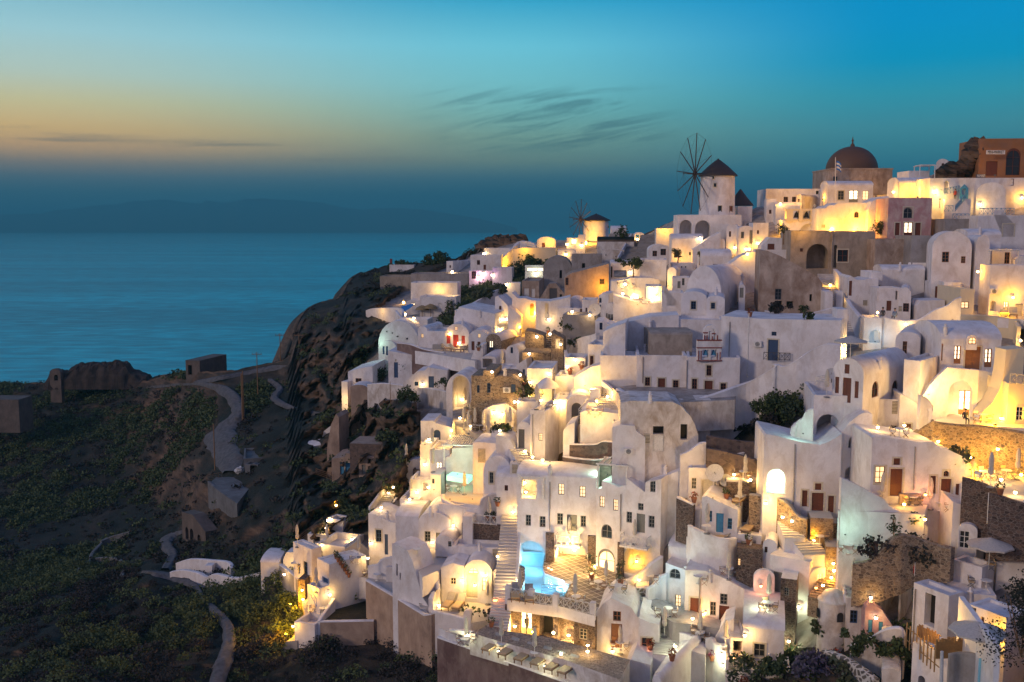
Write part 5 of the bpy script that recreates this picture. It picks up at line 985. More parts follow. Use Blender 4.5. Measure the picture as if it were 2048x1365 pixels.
B('white roof edge wall behind the broad lilac roof', 1270, 912, 1362, 940, 10, None, 'f', '', D=99, d=6)
for lab, x0, y0, x1, y1, yw, D_ in (('left rubble pilaster between the pool arch and the terrace arch', 1091, 1067, 1107, 1142, 13, 0), ('middle rubble pilaster beside the planted pot', 1175, 1073, 1191, 1140, 13, 0), ('right rubble pilaster by the big arch', 1234, 1087, 1246, 1165, 28, 0)):
    f = p1['fr'] if yw == 13 else p2['fr']; s_, z_ = sof(f, x1, y1); Pp = f[0]+f[1]*s_
    B(lab, x0, y0, x1, y1, yw, None, 'F', '', m='dst', D=Pp.y-.22, d=.25, nm='pilaster', cat='pilaster', ext=.5)
def balcony(lab, f, x0, x1, y, h=1.0):
    s0, z = sof(f, x0, y); s1, _ = sof(f, x1, y); root = thing('balcony', lab, 'balcony', pt(f, s0, z)); mb = MB(); fbox(mb, f, s0, s1, z-.18, z, -1.1, 0); mb.build('balcony_slab', 'wf', root); rail(root, [pt(f, s0+.05, z, -.02), pt(f, s0+.05, z, -1.05), pt(f, s1-.05, z, -1.05), pt(f, s1-.05, z, -.02)], h)
def rail(root, P, h=1.0, mat='wf', step=.55, x=True, horiz=False):
    mb = MB(); r = .03
    for a, b in zip(P, P[1:]):
        L = (b-a).length; n = max(1, round(L/step)); mb.tube(a+UZ*h, b+UZ*h, r*1.3, n=5); mb.tube(a+UZ*.1, b+UZ*.1, r, n=4)
        if horiz:
            for q in (.4, .7): mb.tube(a+UZ*h*q, b+UZ*h*q, r, n=4)
        for k in range(n+1):
            p = a.lerp(b, k/n)
            if not horiz or k % 3 == 0 or k == n: mb.tube(p, p+UZ*h, r, n=4)
            if x and k < n and not horiz: q = a.lerp(b, (k+1)/n); mb.tube(p+UZ*.1, q+UZ*h, r*.8, n=4, cap=False); mb.tube(q+UZ*.1, p+UZ*h, r*.8, n=4, cap=False)
    return mb.build('railing', mat, root)
balcony('white balcony with crossed rails over the terrace arch', p1['fr'], 1114, 1163, 1084)
balcony('white balcony with crossed rails over the big right arch', p2['fr'], 1247, 1302, 1084)
# pool and patio
zp = at(1090, 1148, 93.4).z
def poly(label, pts, z, m, th, nm, cat, kind=None): return T(label, pts, z=z, m=m, th=th, nm=nm, cat=cat)
pool = [(1039, 1186), (1128, 1197), (1142, 1167), (1090, 1147), (1086, 1137), (1090, 1108), (1036, 1108), (1036, 1130), (1050, 1139), (1050, 1160)]
PW = [onz(x, y, zp-.18) for x, y in pool]
root = thing('swimming_pool', 'glowing pale blue swimming pool running into the hotel arch', 'pool', PW[0]); mb = MB(); q = [p-UZ*1.3 for p in PW]; mb.face(q)
for i in range(len(PW)): j = (i+1) % len(PW); mb.face([PW[i]+UZ*.2, PW[j]+UZ*.2, q[j], q[i]])
mb.build('basin', 'basin', root); COLLECT[0] = False; mb = MB(); mb.face(PW); mb.build('water_surface', 'pool', root); COLLECT[0] = True
T('dark patio paved with pale diagonal lines beside the pool', [(1142, 1167), (1128, 1197), (1185, 1218), (1240, 1205), (1268, 1170), (1240, 1150), (1190, 1128), (1174, 1100), (1108, 1100), (1090, 1108), (1086, 1137), (1090, 1147)], z=zp, m='loz', th=1.2, nm='patio', cat='patio')
T('small triangular patio left of the pool', [(1034, 1130), (1050, 1139), (1050, 1160), (1039, 1186), (1030, 1186)], z=zp, m='loz', th=1.2, nm='patio', cat='patio')
T('narrow walkway along the front of the pool', [(1030, 1186), (1039, 1186), (1128, 1197), (1185, 1218), (1190, 1232), (1120, 1214), (1014, 1200)], z=zp, m='loz', th=1, nm='patio', cat='patio')
st_ = B('rubble stone ground floor under the pool patio with two lit openings', 1010, 1236, 1190, 1302, 22, None, 'F', 'D1041,1224,1064,1270 O1079,1226,1106,1276 n1116,1226,1147,1284 w1158,1258,1174,1280', m='dst', D=83.8, d=2, c='cm', rm='flr')
B('white wall corner with a dark framed door right of the stone ground floor', 1190, 1212, 1290, 1320, 12, None, 'p', 'd1222,1248,1244,1296 w1226,1223,1242,1243 w1282,1272,1302,1300', D=83.4, c='brl', top=[(1190, 1226), (1205, 1210), (1222, 1196), (1240, 1205), (1262, 1215), (1275, 1235), (1290, 1240)])
B('white house front with a shuttered window and stepped roofline', 1276, 1236, 1318, 1322, 12, None, 'p', 'wt1283,1276,1304,1302 w1246,1265,1262,1284', D=82, d=5, c='brl', top=[(1276, 1236), (1300, 1246), (1318, 1250)])
# lounger terrace
DL = 89.5; zl = at(880, 1285, DL).z
def zwall(x, D): return D
W('long dark red brown terrace wall with a pale capping along the sunbeds', [(875, 1276, 1360, 86.7), (960, 1306, 1390, 83.7), (1045, 1336, 1420, 80.9), (1130, 1366, 1440, 78.2), (1210, 1394, 1460, 75.9)], m='mar', capm='w', t=.5, sm=False, ext=3)
T('pale floor of the sunbed terrace', [(877, 1276, 87), (960, 1306, 84), (1045, 1336, 81.2), (1130, 1366, 78.5), (1200, 1391, 76.5), (1240, 1365), (1140, 1322), (1060, 1300), (980, 1282), (898, 1266)], z=CAMZ-36.4, m='flr', th=2)

W('low white divider wall behind the sunbeds', [(898, 1262, 1280, 87.5), (930, 1264, 1283, 87.2), (967, 1271, 1290, 86.5), (1010, 1283, 1302, 85.3), (1060, 1297, 1316, 83.9), (1130, 1316, 1336, 82)], m='w', t=.3, dD=-.1, ext=.5)
T('gravel court between the sunbeds and the stone ground floor', [(940, 1266), (1010, 1286), (1130, 1320), (1240, 1360), (1260, 1320), (1190, 1300), (1100, 1275), (1010, 1262), (985, 1248)], z=CAMZ-35.6, m='pebb', th=2)
S('long white stairway rising straight up the left side of the hotel', 1006, 1212, 1024, 1002, 1.9, 34, Db=88.4, Dt=104, m='w', side=(-.5,))
S('foot of the long white stairway beside the rubble ground floor', 994, 1262, 1007, 1196, 1.9, 11, Db=85.4, Dt=88.6, m='w')
# left of the long stairway
B('cream porch house with an arched canopy and a glowing doorway', 883, 1128, 928, 1222, 8, None, 'p', 'w901,1156,912,1170', D=96, d=6, top=[(883, 1135), (905, 1127), (928, 1132)], c='cm')
B('yellow lit vaulted porch with a double door and bright fanlight', 928, 1120, 984, 1212, 6, None, 'v28', 'd933,1149,955,1197 U936,1136,957,1149 l964,1156,978,1182', D=96, c='cm', d=7)
B('cream wall behind the vaulted porch', 980, 1130, 1003, 1215, 8, None, 'p', 'n997,1130,1005,1150', D=96, d=4, top=[(980, 1150), (1003, 1130)])
B('low cream roof terrace over the vaulted porch', 905, 1096, 1004, 1140, 6, None, 'f', 'v985,1099,1004,1116', D=99, d=5)
B('white wall with scattered dark stones set in it', 918, 1082, 1010, 1112, 6, None, 'f', 'o937,1087,939,1089 o950,1090,952,1093 o960,1087,963,1090 o968,1097,970,1100 o945,1098,947,1101', D=101, d=2)
B('terrace on a dark rubble base with a white crossed railing', 924, 1050, 1012, 1090, 8, None, 'F', '', m='dst', rm='flr', D=101, d=6)
B('white wall above the dark rubble base', 925, 1034, 945, 1052, 8, None, 'f', '', D=101, d=2)
B('blue shaded white wall below the rounded sun terrace', 878, 1012, 968, 1050, 8, None, 'f', '', D=103, d=4)
B('blue shaded vault with one small window', 880, 1064, 922, 1118, 10, None, 'v14', 'w896,1084,906,1094', D=103, d=6, c='bl')
B('low blue shaded white roof block left of the dark rubble terrace', 880, 1030, 926, 1070, 10, None, 'f', '', D=104.5, d=6)
T('warm lit private terrace with two sunbeds', [(868, 1226), (945, 1246), (975, 1240), (985, 1210), (892, 1196)], D=93.5, m='flr', th=2)
W('white front wall of the private terrace', [(864, 1224, 1262, 92.5), (900, 1232, 1268, 92), (942, 1243, 1275, 91.3)], m='w', t=.35)
B('white rounded wall post at the corner of the private terrace', 927, 1222, 942, 1270, 10, None, 'v7', '', D=91, d=.6)
W('white curved parapet beside the garden stair', [(845, 1150, 1200, 100), (852, 1142, 1210, 98.5), (866, 1150, 1220, 97), (872, 1180, 1230, 95.5), (866, 1200, 1240, 94.5)], m='w')
B('tall tapering white wall with two slot windows above the brown buttress', 786, 1088, 862, 1236, 34, None, 'p', 'o792,1128,796,1152 o799,1146,802,1160', D=95, d=3, top=[(786, 1088), (795, 1090), (815, 1102), (826, 1125), (835, 1160), (845, 1195), (862, 1222)])
S('pale garden stair curving down beside the tapering wall', 858, 1216, 843, 1152, 1.8, 10, Db=95.5, Dt=101)
T('wide beige roof terrace above the tapering wall', [(815, 1105), (845, 1155), (880, 1140), (900, 1105), (870, 1092), (800, 1092)], D=102, m='flr', th=2)
T('beige balcony terrace with a small round table above the brown buttress', [(733, 1164, 102.3), (790, 1195, 98.4), (849, 1232, 93.8), (862, 1230, 92.8), (800, 1150), (772, 1122), (738, 1132)], z=at(790, 1197, 98).z, m='flr', th=2)
W('tall brown buttress wall with a white rim under the beige balcony', [(733, 1162, 1260, 102), (790, 1195, 1330, 98), (849, 1232, 1345, 93.4), (864, 1230, 1345, 92.2)], m='clay', capm='w', t=.4, sm=False, ext=1.5)
W('white curved back wall of the beige balcony', [(736, 1134, 1150, 104), (755, 1130, 1150, 103.5), (765, 1120, 1150, 103.5), (786, 1116, 1150, 103)], m='w')
B('white flat house with no window above the beige terrace', 792, 1034, 838, 1102, 8, None, 'h10', '', D=105, d=6)
B('white vault house with a grey door and window above the beige terrace', 838, 1026, 900, 1112, 8, None, 'v18', 'd872,1066,886,1109 w849,1063,861,1084', D=103, d=7, c='gr')
B('small white vault with a square hatch right of the grey door', 871, 1072, 905, 1134, 10, None, 'v12', 'o873,1114,897,1128 w896,1083,903,1094', D=100, d=5, c='gr')
B('white house with blue window and door above the narrow lane', 738, 1026, 792, 1118, 14, None, 'p', 'wt752,1060,763,1084 d769,1069,776,1110', D=108, c='bl', top=[(738, 1028), (750, 1030), (770, 1040), (792, 1048)])
S('bright lit stair climbing the left edge of the village', 757, 1028, 815, 946, 2, 22, Db=116, Dt=128, side=(.8, -.5))
B('white slatted terrace house beside the bright lit stair', 800, 1000, 838, 1036, 8, None, 'f', 'q812,1003,826,1015', D=115, d=5)
B('white wall tower with one small blue window above the blue shaded roofs', 862, 950, 882, 1030, 10, None, 'f', 'w864,958,869,968', D=113, c='bl')
B('white curved terrace wall above the bright lit stair', 797, 925, 845, 962, 6, None, 'p', '', D=126, d=6, top=[(797, 935), (820, 922), (845, 915)])
B('dark rubble terrace front beside the bright lit stair', 826, 940, 850, 966, 6, None, 'f', '', m='dst', D=122, d=3)
B('white blocks stepping down under the slatted pergola', 820, 960, 862, 1010, 8, None, 'f', 'n846,965,856,982', D=117, d=4)
# lower left cluster
B('white flat roofed house with one blue window on the left spur', 589, 1100, 625, 1190, 46, 645, 'f', 'w607,1124,615,1152 d596,1128,600,1148', D=109, c='bl', par=.15)
B('lower white flat roofed house with a blue doorway on the left spur', 636, 1130, 660, 1212, 50, 734, 'f', 'd645,1156,656,1182 v723,1176,731,1192', D=104, c='bl', par=.15)
B('small white vaulted shed with a grey door at the far left of the village', 523, 1126, 560, 1192, 4, None, 'h10', 'd529,1154,548,1190', D=118, d=5, c='dk')
W('rubble stone wall beside the small vaulted shed', [(560, 1130, 1195, 116), (580, 1145, 1200, 113), (597, 1160, 1205, 111)], m='gry', capm='w')
B('warm lit little courtyard with white walls on the left spur', 567, 1108, 596, 1152, 6, None, 'p', '', D=117, d=2, top=[(567, 1120), (572, 1106), (596, 1104)])
B('white upper box house with a flat grey roof on the left spur', 655, 1042, 686, 1080, 30, 706, 'f', '', D=120, par=.6)
B('white lamp lit terrace wall with an opening on the left spur', 616, 1070, 652, 1100, 8, None, 'f', 'o626,1074,640,1086', D=119, d=4)
B('bright lit roof terrace over the blue window house', 633, 1094, 690, 1125, 18, None, 'f', '', D=112, d=5, par=.8)
B('grey rubble lane wall curving behind the tables', 690, 1102, 760, 1135, -10, None, 'p', '', m='gry', D=110, d=.6, top=[(690, 1100), (715, 1082), (760, 1120)])
T('table terrace with a row of pots on the left spur', [(680, 1150), (733, 1156), (735, 1130), (700, 1108), (665, 1120)], D=107, m='flr')
B('white terrace front with a blue rail at the lower left', 616, 1178, 640, 1232, 40, 664, 'f', '', D=103, d=4, par=.9)
S('yellow lit stair squeezed between dark stone piers', 630, 1245, 616, 1180, 1.8, 14, Db=103, Dt=111, m='stn')
B('dark rubble pier beside the yellow lit stair', 598, 1160, 612, 1255, 10, None, 'F', '', m='dst', D=108, d=2)
B('white lamp terrace at the foot of the yellow lit stair', 590, 1250, 630, 1290, 20, None, 'f', '', D=100, d=3, par=.8)
T('planted terrace bed with dark soil under the left spur', [(645, 1244), (748, 1242), (738, 1196), (672, 1198)], D=101, m='earth', th=2)
W('white edged earth wall of the planted bed', [(641, 1244, 1280, 100.4), (672, 1198, 1290, 104)], m='w', t=.3, sm=False, ext=.3)
W('tan front wall of the planted bed', [(641, 1245, 1290, 100.4), (748, 1243, 1290, 100.2)], m='clay', capm='w', t=.4, sm=False)
B('grey stone ruin arch on the bushy slope', 553, 1288, 596, 1335, 20, None, 'p', 'x570,1300,588,1330', m='gry', D=101, d=2, top=[(553, 1320), (572, 1284), (596, 1282)])
# right of hotel, lower middle
B('white vault house with a turquoise lit half round window', 1330, 1126, 1404, 1215, 24, None, 'p', 'u1339,1138,1361,1158 l1350,1190,1362,1214 q1371,1140,1414,1176', D=87, c='gcl', top=[(1330, 1126), (1404, 1152)])
B('lilac barrel roof of the turquoise window house', 1336, 1102, 1404, 1150, 24, None, 'h14', '', D=89, d=6)
B('long white stepped house with pale green doors and small windows', 1368, 1150, 1520, 1262, 18, None, 'p', 'dt1380,1196,1401,1240 w1420,1204,1432,1232 d1438,1212,1458,1250 w1440,1188,1455,1210', D=85, c='gcl', top=[(1368, 1140), (1412, 1142), (1450, 1158), (1490, 1180), (1508, 1190), (1520, 1205)])
B('grey sloping roof gully behind the turquoise window house', 1318, 1085, 1370, 1130, 10, None, 'p', '', D=93, d=4, m='gry', top=[(1318, 1110), (1350, 1080), (1370, 1100)])
B('white two storey terrace house with a rounded balcony and blue grey doors', 1402, 985, 1474, 1082, 22, 1588, 'p', 'w1418,1022,1424,1044 d1432,1027,1447,1066 w1455,1037,1464,1059', D=87, c='lbl', top=[(1402, 994), (1412, 992), (1440, 1005), (1474, 1021)])
W('rounded white balcony wall in front of the blue grey doors', [(1374, 1052, 1120, 88.5), (1385, 1058, 1120, 87.2), (1405, 1067, 1120, 86.2), (1430, 1077, 1120, 85.4), (1455, 1080, 1120, 85), (1473, 1078, 1120, 85.6)], m='w', t=.35)
T('balcony floor behind the rounded white wall', [(1374, 1052, 88.5), (1385, 1058, 87.2), (1405, 1067, 86.2), (1430, 1077, 85.4), (1455, 1080, 85), (1473, 1078, 85.6), (1474, 1060, 89), (1400, 1050, 90)], z=at(1430, 1077, 85.4).z-.9, th=2)
B('white cream lit house with a grey window and pale door left of the sunbeds', 1376, 938, 1440, 1010, 10, None, 'f', 'w1383,956,1393,979 dt1404,962,1422,1000', D=92, c='cm', d=5)
B('warm lit white side wall with a cream door beside the hotel', 1318, 955, 1378, 1010, 6, None, 'p', 'd1362,958,1374,1000', D=94, c='cm', top=[(1318, 957), (1350, 945), (1378, 934)])
W('dark rubble wall with a pale cap left of the blue grey doors', [(1352, 996, 1030, 90.5), (1368, 1003, 1036, 90), (1386, 1011, 1042, 89.5)], m='dst', capm='w', sm=False)
B('white wall with two recessed windows under the dark rubble wall', 1350, 1020, 1400, 1080, 16, None, 'f', 'w1353,1029,1361,1049 w1371,1040,1379,1056', D=90, d=4)
W('curved white wall of the warm lit deck chair terrace', [(1438, 950, 985, 93), (1448, 935, 985, 93), (1462, 918, 985, 93), (1480, 908, 985, 93), (1496, 906, 985, 93), (1510, 912, 985, 92), (1530, 920, 985, 90)], m='w', t=.4, dD=1)
B('dark rubble base of the warm lit deck chair terrace', 1452, 966, 1498, 1000, 12, None, 'F', '', m='dst', rm='flr', D=89.5, d=5)
W('dark rubble stair wall with a curved pale cap below the big facade', [(1498, 990, 1015, 88), (1530, 994, 1020, 87), (1560, 1000, 1030, 86), (1580, 1016, 1050, 85), (1595, 1034, 1070, 84.5), (1612, 1040, 1080, 84)], m='stn', capm='gry')
S('curving lit stairs below the big rounded facade', 1590, 1078, 1566, 1022, 1.8, 11, Db=84, Dt=88)
S('lower lit stairs by the stone hot tub terrace', 1632, 1112, 1602, 1072, 2.2, 8, Db=82, Dt=85)
S('narrow stone stairs dropping beside the vault house gable', 1640, 1200, 1665, 1155, 2, 9, Db=79, Dt=82, m='stn', tm='stn')
B('stone walled terrace under the brown door and hot tub', 1620, 1038, 1666, 1074, 10, None, 'F', '', m='stn', rm='flr', D=83.5, d=4)
B('white box with a lattice ventilation panel above the dark stone house', 1474, 1072, 1522, 1106, 16, None, 'f', 'v1481,1083,1500,1101 v1503,1082,1512,1101', D=85.5, d=4)
B('dark rubble stone house front with a small lit slot', 1472, 1100, 1524, 1158, 14, 1530, 'F', 'l1476,1118,1481,1132', m='dst', D=84, d=4)
B('white vault room with a small square window beside the dark stone house', 1524, 1078, 1552, 1140, 20, 1590, 'v16', 'w1529,1094,1535,1106', D=84, d=6)
B('long white vault house with a bluish barrel roof running toward the steps', 1537, 1124, 1617, 1210, 34, 1662, 'F', 'd1546,1144,1564,1190', D=81, c='gr')
vv = B('round gable end with a glowing twin window at the steps', 1616, 1136, 1664, 1210, -24, None, 'v18', 'l1635,1148,1646,1161', D=81, d=9, c='wf')
B('dark rubble porch with a pale slab roof in front of the long vault house', 1560, 1160, 1592, 1222, 20, 1618, 'F', 'w1568,1176,1578,1192 d1600,1182,1608,1200', m='dst', rm='w', D=79.5, c='gr')
B('rounded pink lit screen wall with a dark wall ornament', 1506, 1140, 1548, 1210, 10, None, 'v16', '', D=82, d=.4)
B('white terrace wall with a parasol and lamps above the lower vault roof', 1500, 1212, 1592, 1260, 14, None, 'f', '', D=80, d=5, par=.3)
B('white vault roofed house with a lit porch and shuttered window at the bottom', 1460, 1278, 1490, 1350, 6, None, 'f', 'X1466,1282,1484,1330', D=78, d=4)
B('cream front of the bottom vault house with one shuttered window', 1484, 1262, 1566, 1348, 14, 1578, 'h26', 'wt1508,1288,1530,1314', D=76, c='gr', d=6)
B('white buttress wall between the stepped house and the bottom vault house', 1430, 1236, 1466, 1300, 16, None, 'p', '', D=80, d=3, top=[(1430, 1275), (1448, 1246), (1466, 1238)])
W('low white courtyard wall with a glowing slot in the lower middle', [(1346, 1264, 1300, 82.5), (1370, 1270, 1305, 81.5), (1392, 1276, 1310, 81)], m='w', t=.35)
W('white curved court wall round the striped cushions', [(1410, 1280, 1310, 80), (1420, 1278, 1310, 79.5), (1430, 1290, 1315, 79), (1452, 1292, 1318, 78.5)], m='w', t=.35)
W('long pale green lit stair wall beside the parasol court', [(1298, 1222, 1250, 85.5), (1320, 1236, 1262, 84.5), (1340, 1248, 1275, 83.8), (1352, 1256, 1285, 83.4)], m='w', t=.35)
T('slate paved parasol court lit pale green', [(1300, 1215), (1345, 1245), (1395, 1250), (1460, 1262), (1440, 1240), (1350, 1210), (1305, 1195)], D=85.5, m='gry', th=2)
S('pale green lit stairs with dark edges in the lower middle', 1334, 1312, 1338, 1268, 2.4, 9, Db=80.5, Dt=83.5)
S('white and stone stairs descending from the hotel patio', 1290, 1235, 1268, 1195, 2.2, 9, Db=85, Dt=88)
B('white cobbled low tower with lamps beside the hotel arch', 1270, 1178, 1296, 1218, 10, None, 'F', '', m='cob', rm='w', D=88, d=3)
W('curving white stair parapet right of the hotel arch', [(1242, 1165, 1190, 89.5), (1262, 1160, 1188, 89.5), (1285, 1148, 1182, 90), (1305, 1128, 1175, 90.5), (1325, 1115, 1170, 91)], m='w', t=.4)
W('scalloped white wall above the shaded bench court', [(1296, 1180, 1215, 87), (1310, 1172, 1215, 87.5), (1322, 1155, 1210, 88), (1332, 1150, 1208, 88)], m='w', t=.35)
B('rounded white shoulder wall with a stepped end by the hotel patio', 1205, 1196, 1275, 1240, 10, None, 'p', '', D=88.5, d=.5, top=[(1205, 1222), (1222, 1195), (1240, 1200), (1262, 1215), (1275, 1236)])
# bottom blue roofs
B('smooth bluish white vault roof at the bottom edge with one lit slot', 1306, 1344, 1352, 1400, 24, 1420, 'v14', 'l1362,1332,1369,1339', D=76)
B('bluish vault with a lilac front at the bottom edge', 1304, 1352, 1322, 1400, 30, 1400, 'v12', '', D=73)
B('curving white roof hump at the bottom with red pots on it', 1340, 1302, 1410, 1352, 14, None, 'p', '', D=78.5, d=6, top=[(1340, 1325), (1360, 1308), (1380, 1302), (1410, 1310)])
B('white half round terrace at the bottom with a blue gate', 1248, 1318, 1300, 1392, 16, None, 'p', 'd1228,1332,1240,1350 d1241,1334,1246,1352', D=79, c='blue', top=[(1248, 1330), (1262, 1320), (1300, 1330)])
B('white gate pier with a blue wooden gate at the bottom', 1222, 1326, 1248, 1380, 10, None, 'f', 'd1226,1331,1245,1358', D=79.5, c='blue', d=1)
B('white wall with square perforations beside the bottom porch', 1450, 1322, 1484, 1372, 12, None, 'f', 'v1457,1324,1480,1343', D=77, d=2)
B('white stone terrace edge under the bottom shrubs', 1484, 1346, 1580, 1395, 12, None, 'f', '', D=74, d=3, m='wd')
# stone stepping path
T('whitewashed cobble stairway running down beside the round tower', [(1590, 1340), (1612, 1345), (1650, 1250), (1640, 1205), (1612, 1215), (1600, 1260)], D=76, m='cob', th=2, dz=0)
# valley ruins
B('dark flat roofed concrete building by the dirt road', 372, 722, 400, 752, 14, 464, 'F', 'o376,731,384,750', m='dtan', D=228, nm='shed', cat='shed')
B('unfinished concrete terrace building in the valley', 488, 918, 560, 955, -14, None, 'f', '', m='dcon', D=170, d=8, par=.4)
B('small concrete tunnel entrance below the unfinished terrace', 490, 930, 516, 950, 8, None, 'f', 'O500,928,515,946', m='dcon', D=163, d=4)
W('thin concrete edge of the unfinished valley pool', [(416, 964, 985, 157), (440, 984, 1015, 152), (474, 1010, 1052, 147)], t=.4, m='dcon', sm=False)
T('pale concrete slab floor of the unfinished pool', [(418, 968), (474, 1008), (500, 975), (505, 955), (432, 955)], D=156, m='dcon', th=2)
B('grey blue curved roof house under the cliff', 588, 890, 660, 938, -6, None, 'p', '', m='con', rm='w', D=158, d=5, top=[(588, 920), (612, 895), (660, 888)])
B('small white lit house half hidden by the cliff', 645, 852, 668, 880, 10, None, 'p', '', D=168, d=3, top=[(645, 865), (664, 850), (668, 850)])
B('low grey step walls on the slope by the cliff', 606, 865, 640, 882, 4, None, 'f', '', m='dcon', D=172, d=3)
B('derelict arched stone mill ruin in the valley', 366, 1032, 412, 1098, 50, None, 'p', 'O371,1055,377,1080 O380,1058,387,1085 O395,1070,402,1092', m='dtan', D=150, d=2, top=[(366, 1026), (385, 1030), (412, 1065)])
W('low white winding wall of the valley path', [(352, 1128, 1142, 134), (380, 1120, 1146, 132), (420, 1122, 1150, 130), (455, 1126, 1154, 128), (462, 1138, 1156, 127)], m='w', t=.5)
W('rounded white terrace walls at the village foot', [(340, 1146, 1156, 130), (365, 1142, 1158, 129), (395, 1148, 1162, 127), (412, 1156, 1168, 126), (430, 1150, 1172, 125), (470, 1158, 1176, 123), (500, 1152, 1174, 122), (520, 1146, 1172, 121)], m='w', t=.6)
B('white round pillar in the terrace walls at the village foot', 411, 1132, 425, 1166, 5, None, 'f', '', D=128, d=1.2, nm='pillar', cat='pillar')
W('pale kerb wall bending through the valley scrub', [(178, 1116, 1120), (184, 1104, 1108), (205, 1084, 1088), (225, 1074, 1078), (258, 1065, 1069)], m='dcon', t=.5, dD=-1.5)
W('second pale kerb wall round the dark paddock', [(150, 1147, 1150), (165, 1128, 1132), (190, 1118, 1121), (225, 1117, 1121), (248, 1130, 1134), (240, 1152, 1156)], m='dcon', t=.5, dD=-1.5)
B('square tan ruin tower at the left edge', -60, 800, 40, 858, 4, None, 'F', '', m='dtan', D=236, d=6, ext=1, nm='ruin_tower', cat='ruin')
# ================= props, set down on the modelled surfaces =================
BV = BVHTree.FromPolygons([Vector(v) for v in ALLV], ALLF, all_triangles=False)
COLLECT[0] = False
def snap(px, py):
    d = dr(px, py).normalized(); h = BV.ray_cast(CAM, d)
    if h[0] is None: print('MISS', px, py); return at(px, py, Dm(px, py)), UZ.copy()
    n = h[1]; n = n if n.dot(d) < 0 else -n
    return h[0], n
def floor_at(px, py):
    p, n = snap(px, py)
    if n.z < .5:   # hit a wall: step to its foot in front
        q = p+n*.35; h = BV.ray_cast(q, -UZ)
        if h[0] is not None and (q-h[0]).length < 2.5: return h[0]
    return p
LD = {}
def light(par, p, P, col, r=.06):
    k = (P, col)
    if k not in LD:
        l = bpy.data.lights.new('lamp_light', 'POINT'); l.energy = P*LAMP_S; l.color = col; l.shadow_soft_size = r; LD[k] = l
    o = bpy.data.objects.new('lamp_light', LD[k]); C.objects.link(o); o.location = p; o.parent = par; return o
COLS = dict(w=(1, .56, .12), y=(1, .46, .02), g=(.25, .46, .34), b=(.35, .75, 1), m=(1, .35, .75), r=(1, .32, .12), c=(.62, .72, .45), p=(.9, .3, 1), k=(1, .62, .20))
def mk_lamp(nm, bulb):
    L0 = thing(nm, 'x', 'lamp'); mb = MB(); mb.lathe((0, 0, 0), [(.02, -.13), (.1, -.09), (.13, 0), (.1, .09), (.02, .12)], 8); b = mb.build('bulb', bulb, L0); mb = MB(); mb.lathe((0, 0, .1), [(.15, 0), (.13, .05), (.03, .14)], 8); c = mb.build('lamp_cap', 'met', L0); KIDS[L0.name] = [b, c]; return L0
LP = {k: mk_lamp('lamp', {'y': 'bulby', 'r': 'flame'}.get(k, 'bulb')) for k in 'wyr'}
for l in LP.values(): l.hide_render = True
def L(where, x, y, P=60, c='w', off=.4, s=1, grp=None):
    p, n = snap(x, y); q = p+n*off; q.z += .12
    if n.z > .7: q.z = p.z+.35*s
    o = dup(LP['y' if c == 'y' else 'r' if c == 'r' else 'w'], ('small glowing lamp ' if c != 'r' else 'small orange candle lantern ')+where); o.hide_render = False; o.location = q
    s *= .95*max(1, p.y/105); o.scale = (s, s, s)
    l_ = light(o, (n.x*.3, n.y*.3, .32*n.z+.05 if n.z < .7 else .45), P, COLS[c]); return o
def G(x, y, P, c, off=1.7, up=.7, where=''):
    P *= 2.2   # added uplighter, true source unseen: flat fitting, its light hung off the surface
    p, n = snap(x, y); o = thing('fill_uplight', 'small added uplight '+where, 'lamp', p+n*.05); mb = MB(); mb.lathe((p.x+n.x*.05, p.y+n.y*.05, p.z+n.z*.05), [(.08, 0), (.08, .06), (.05, .07)], 8); mb.build('fitting', 'met', o)
    light(o, n*off+UZ*up, P, COLS[c], .12)
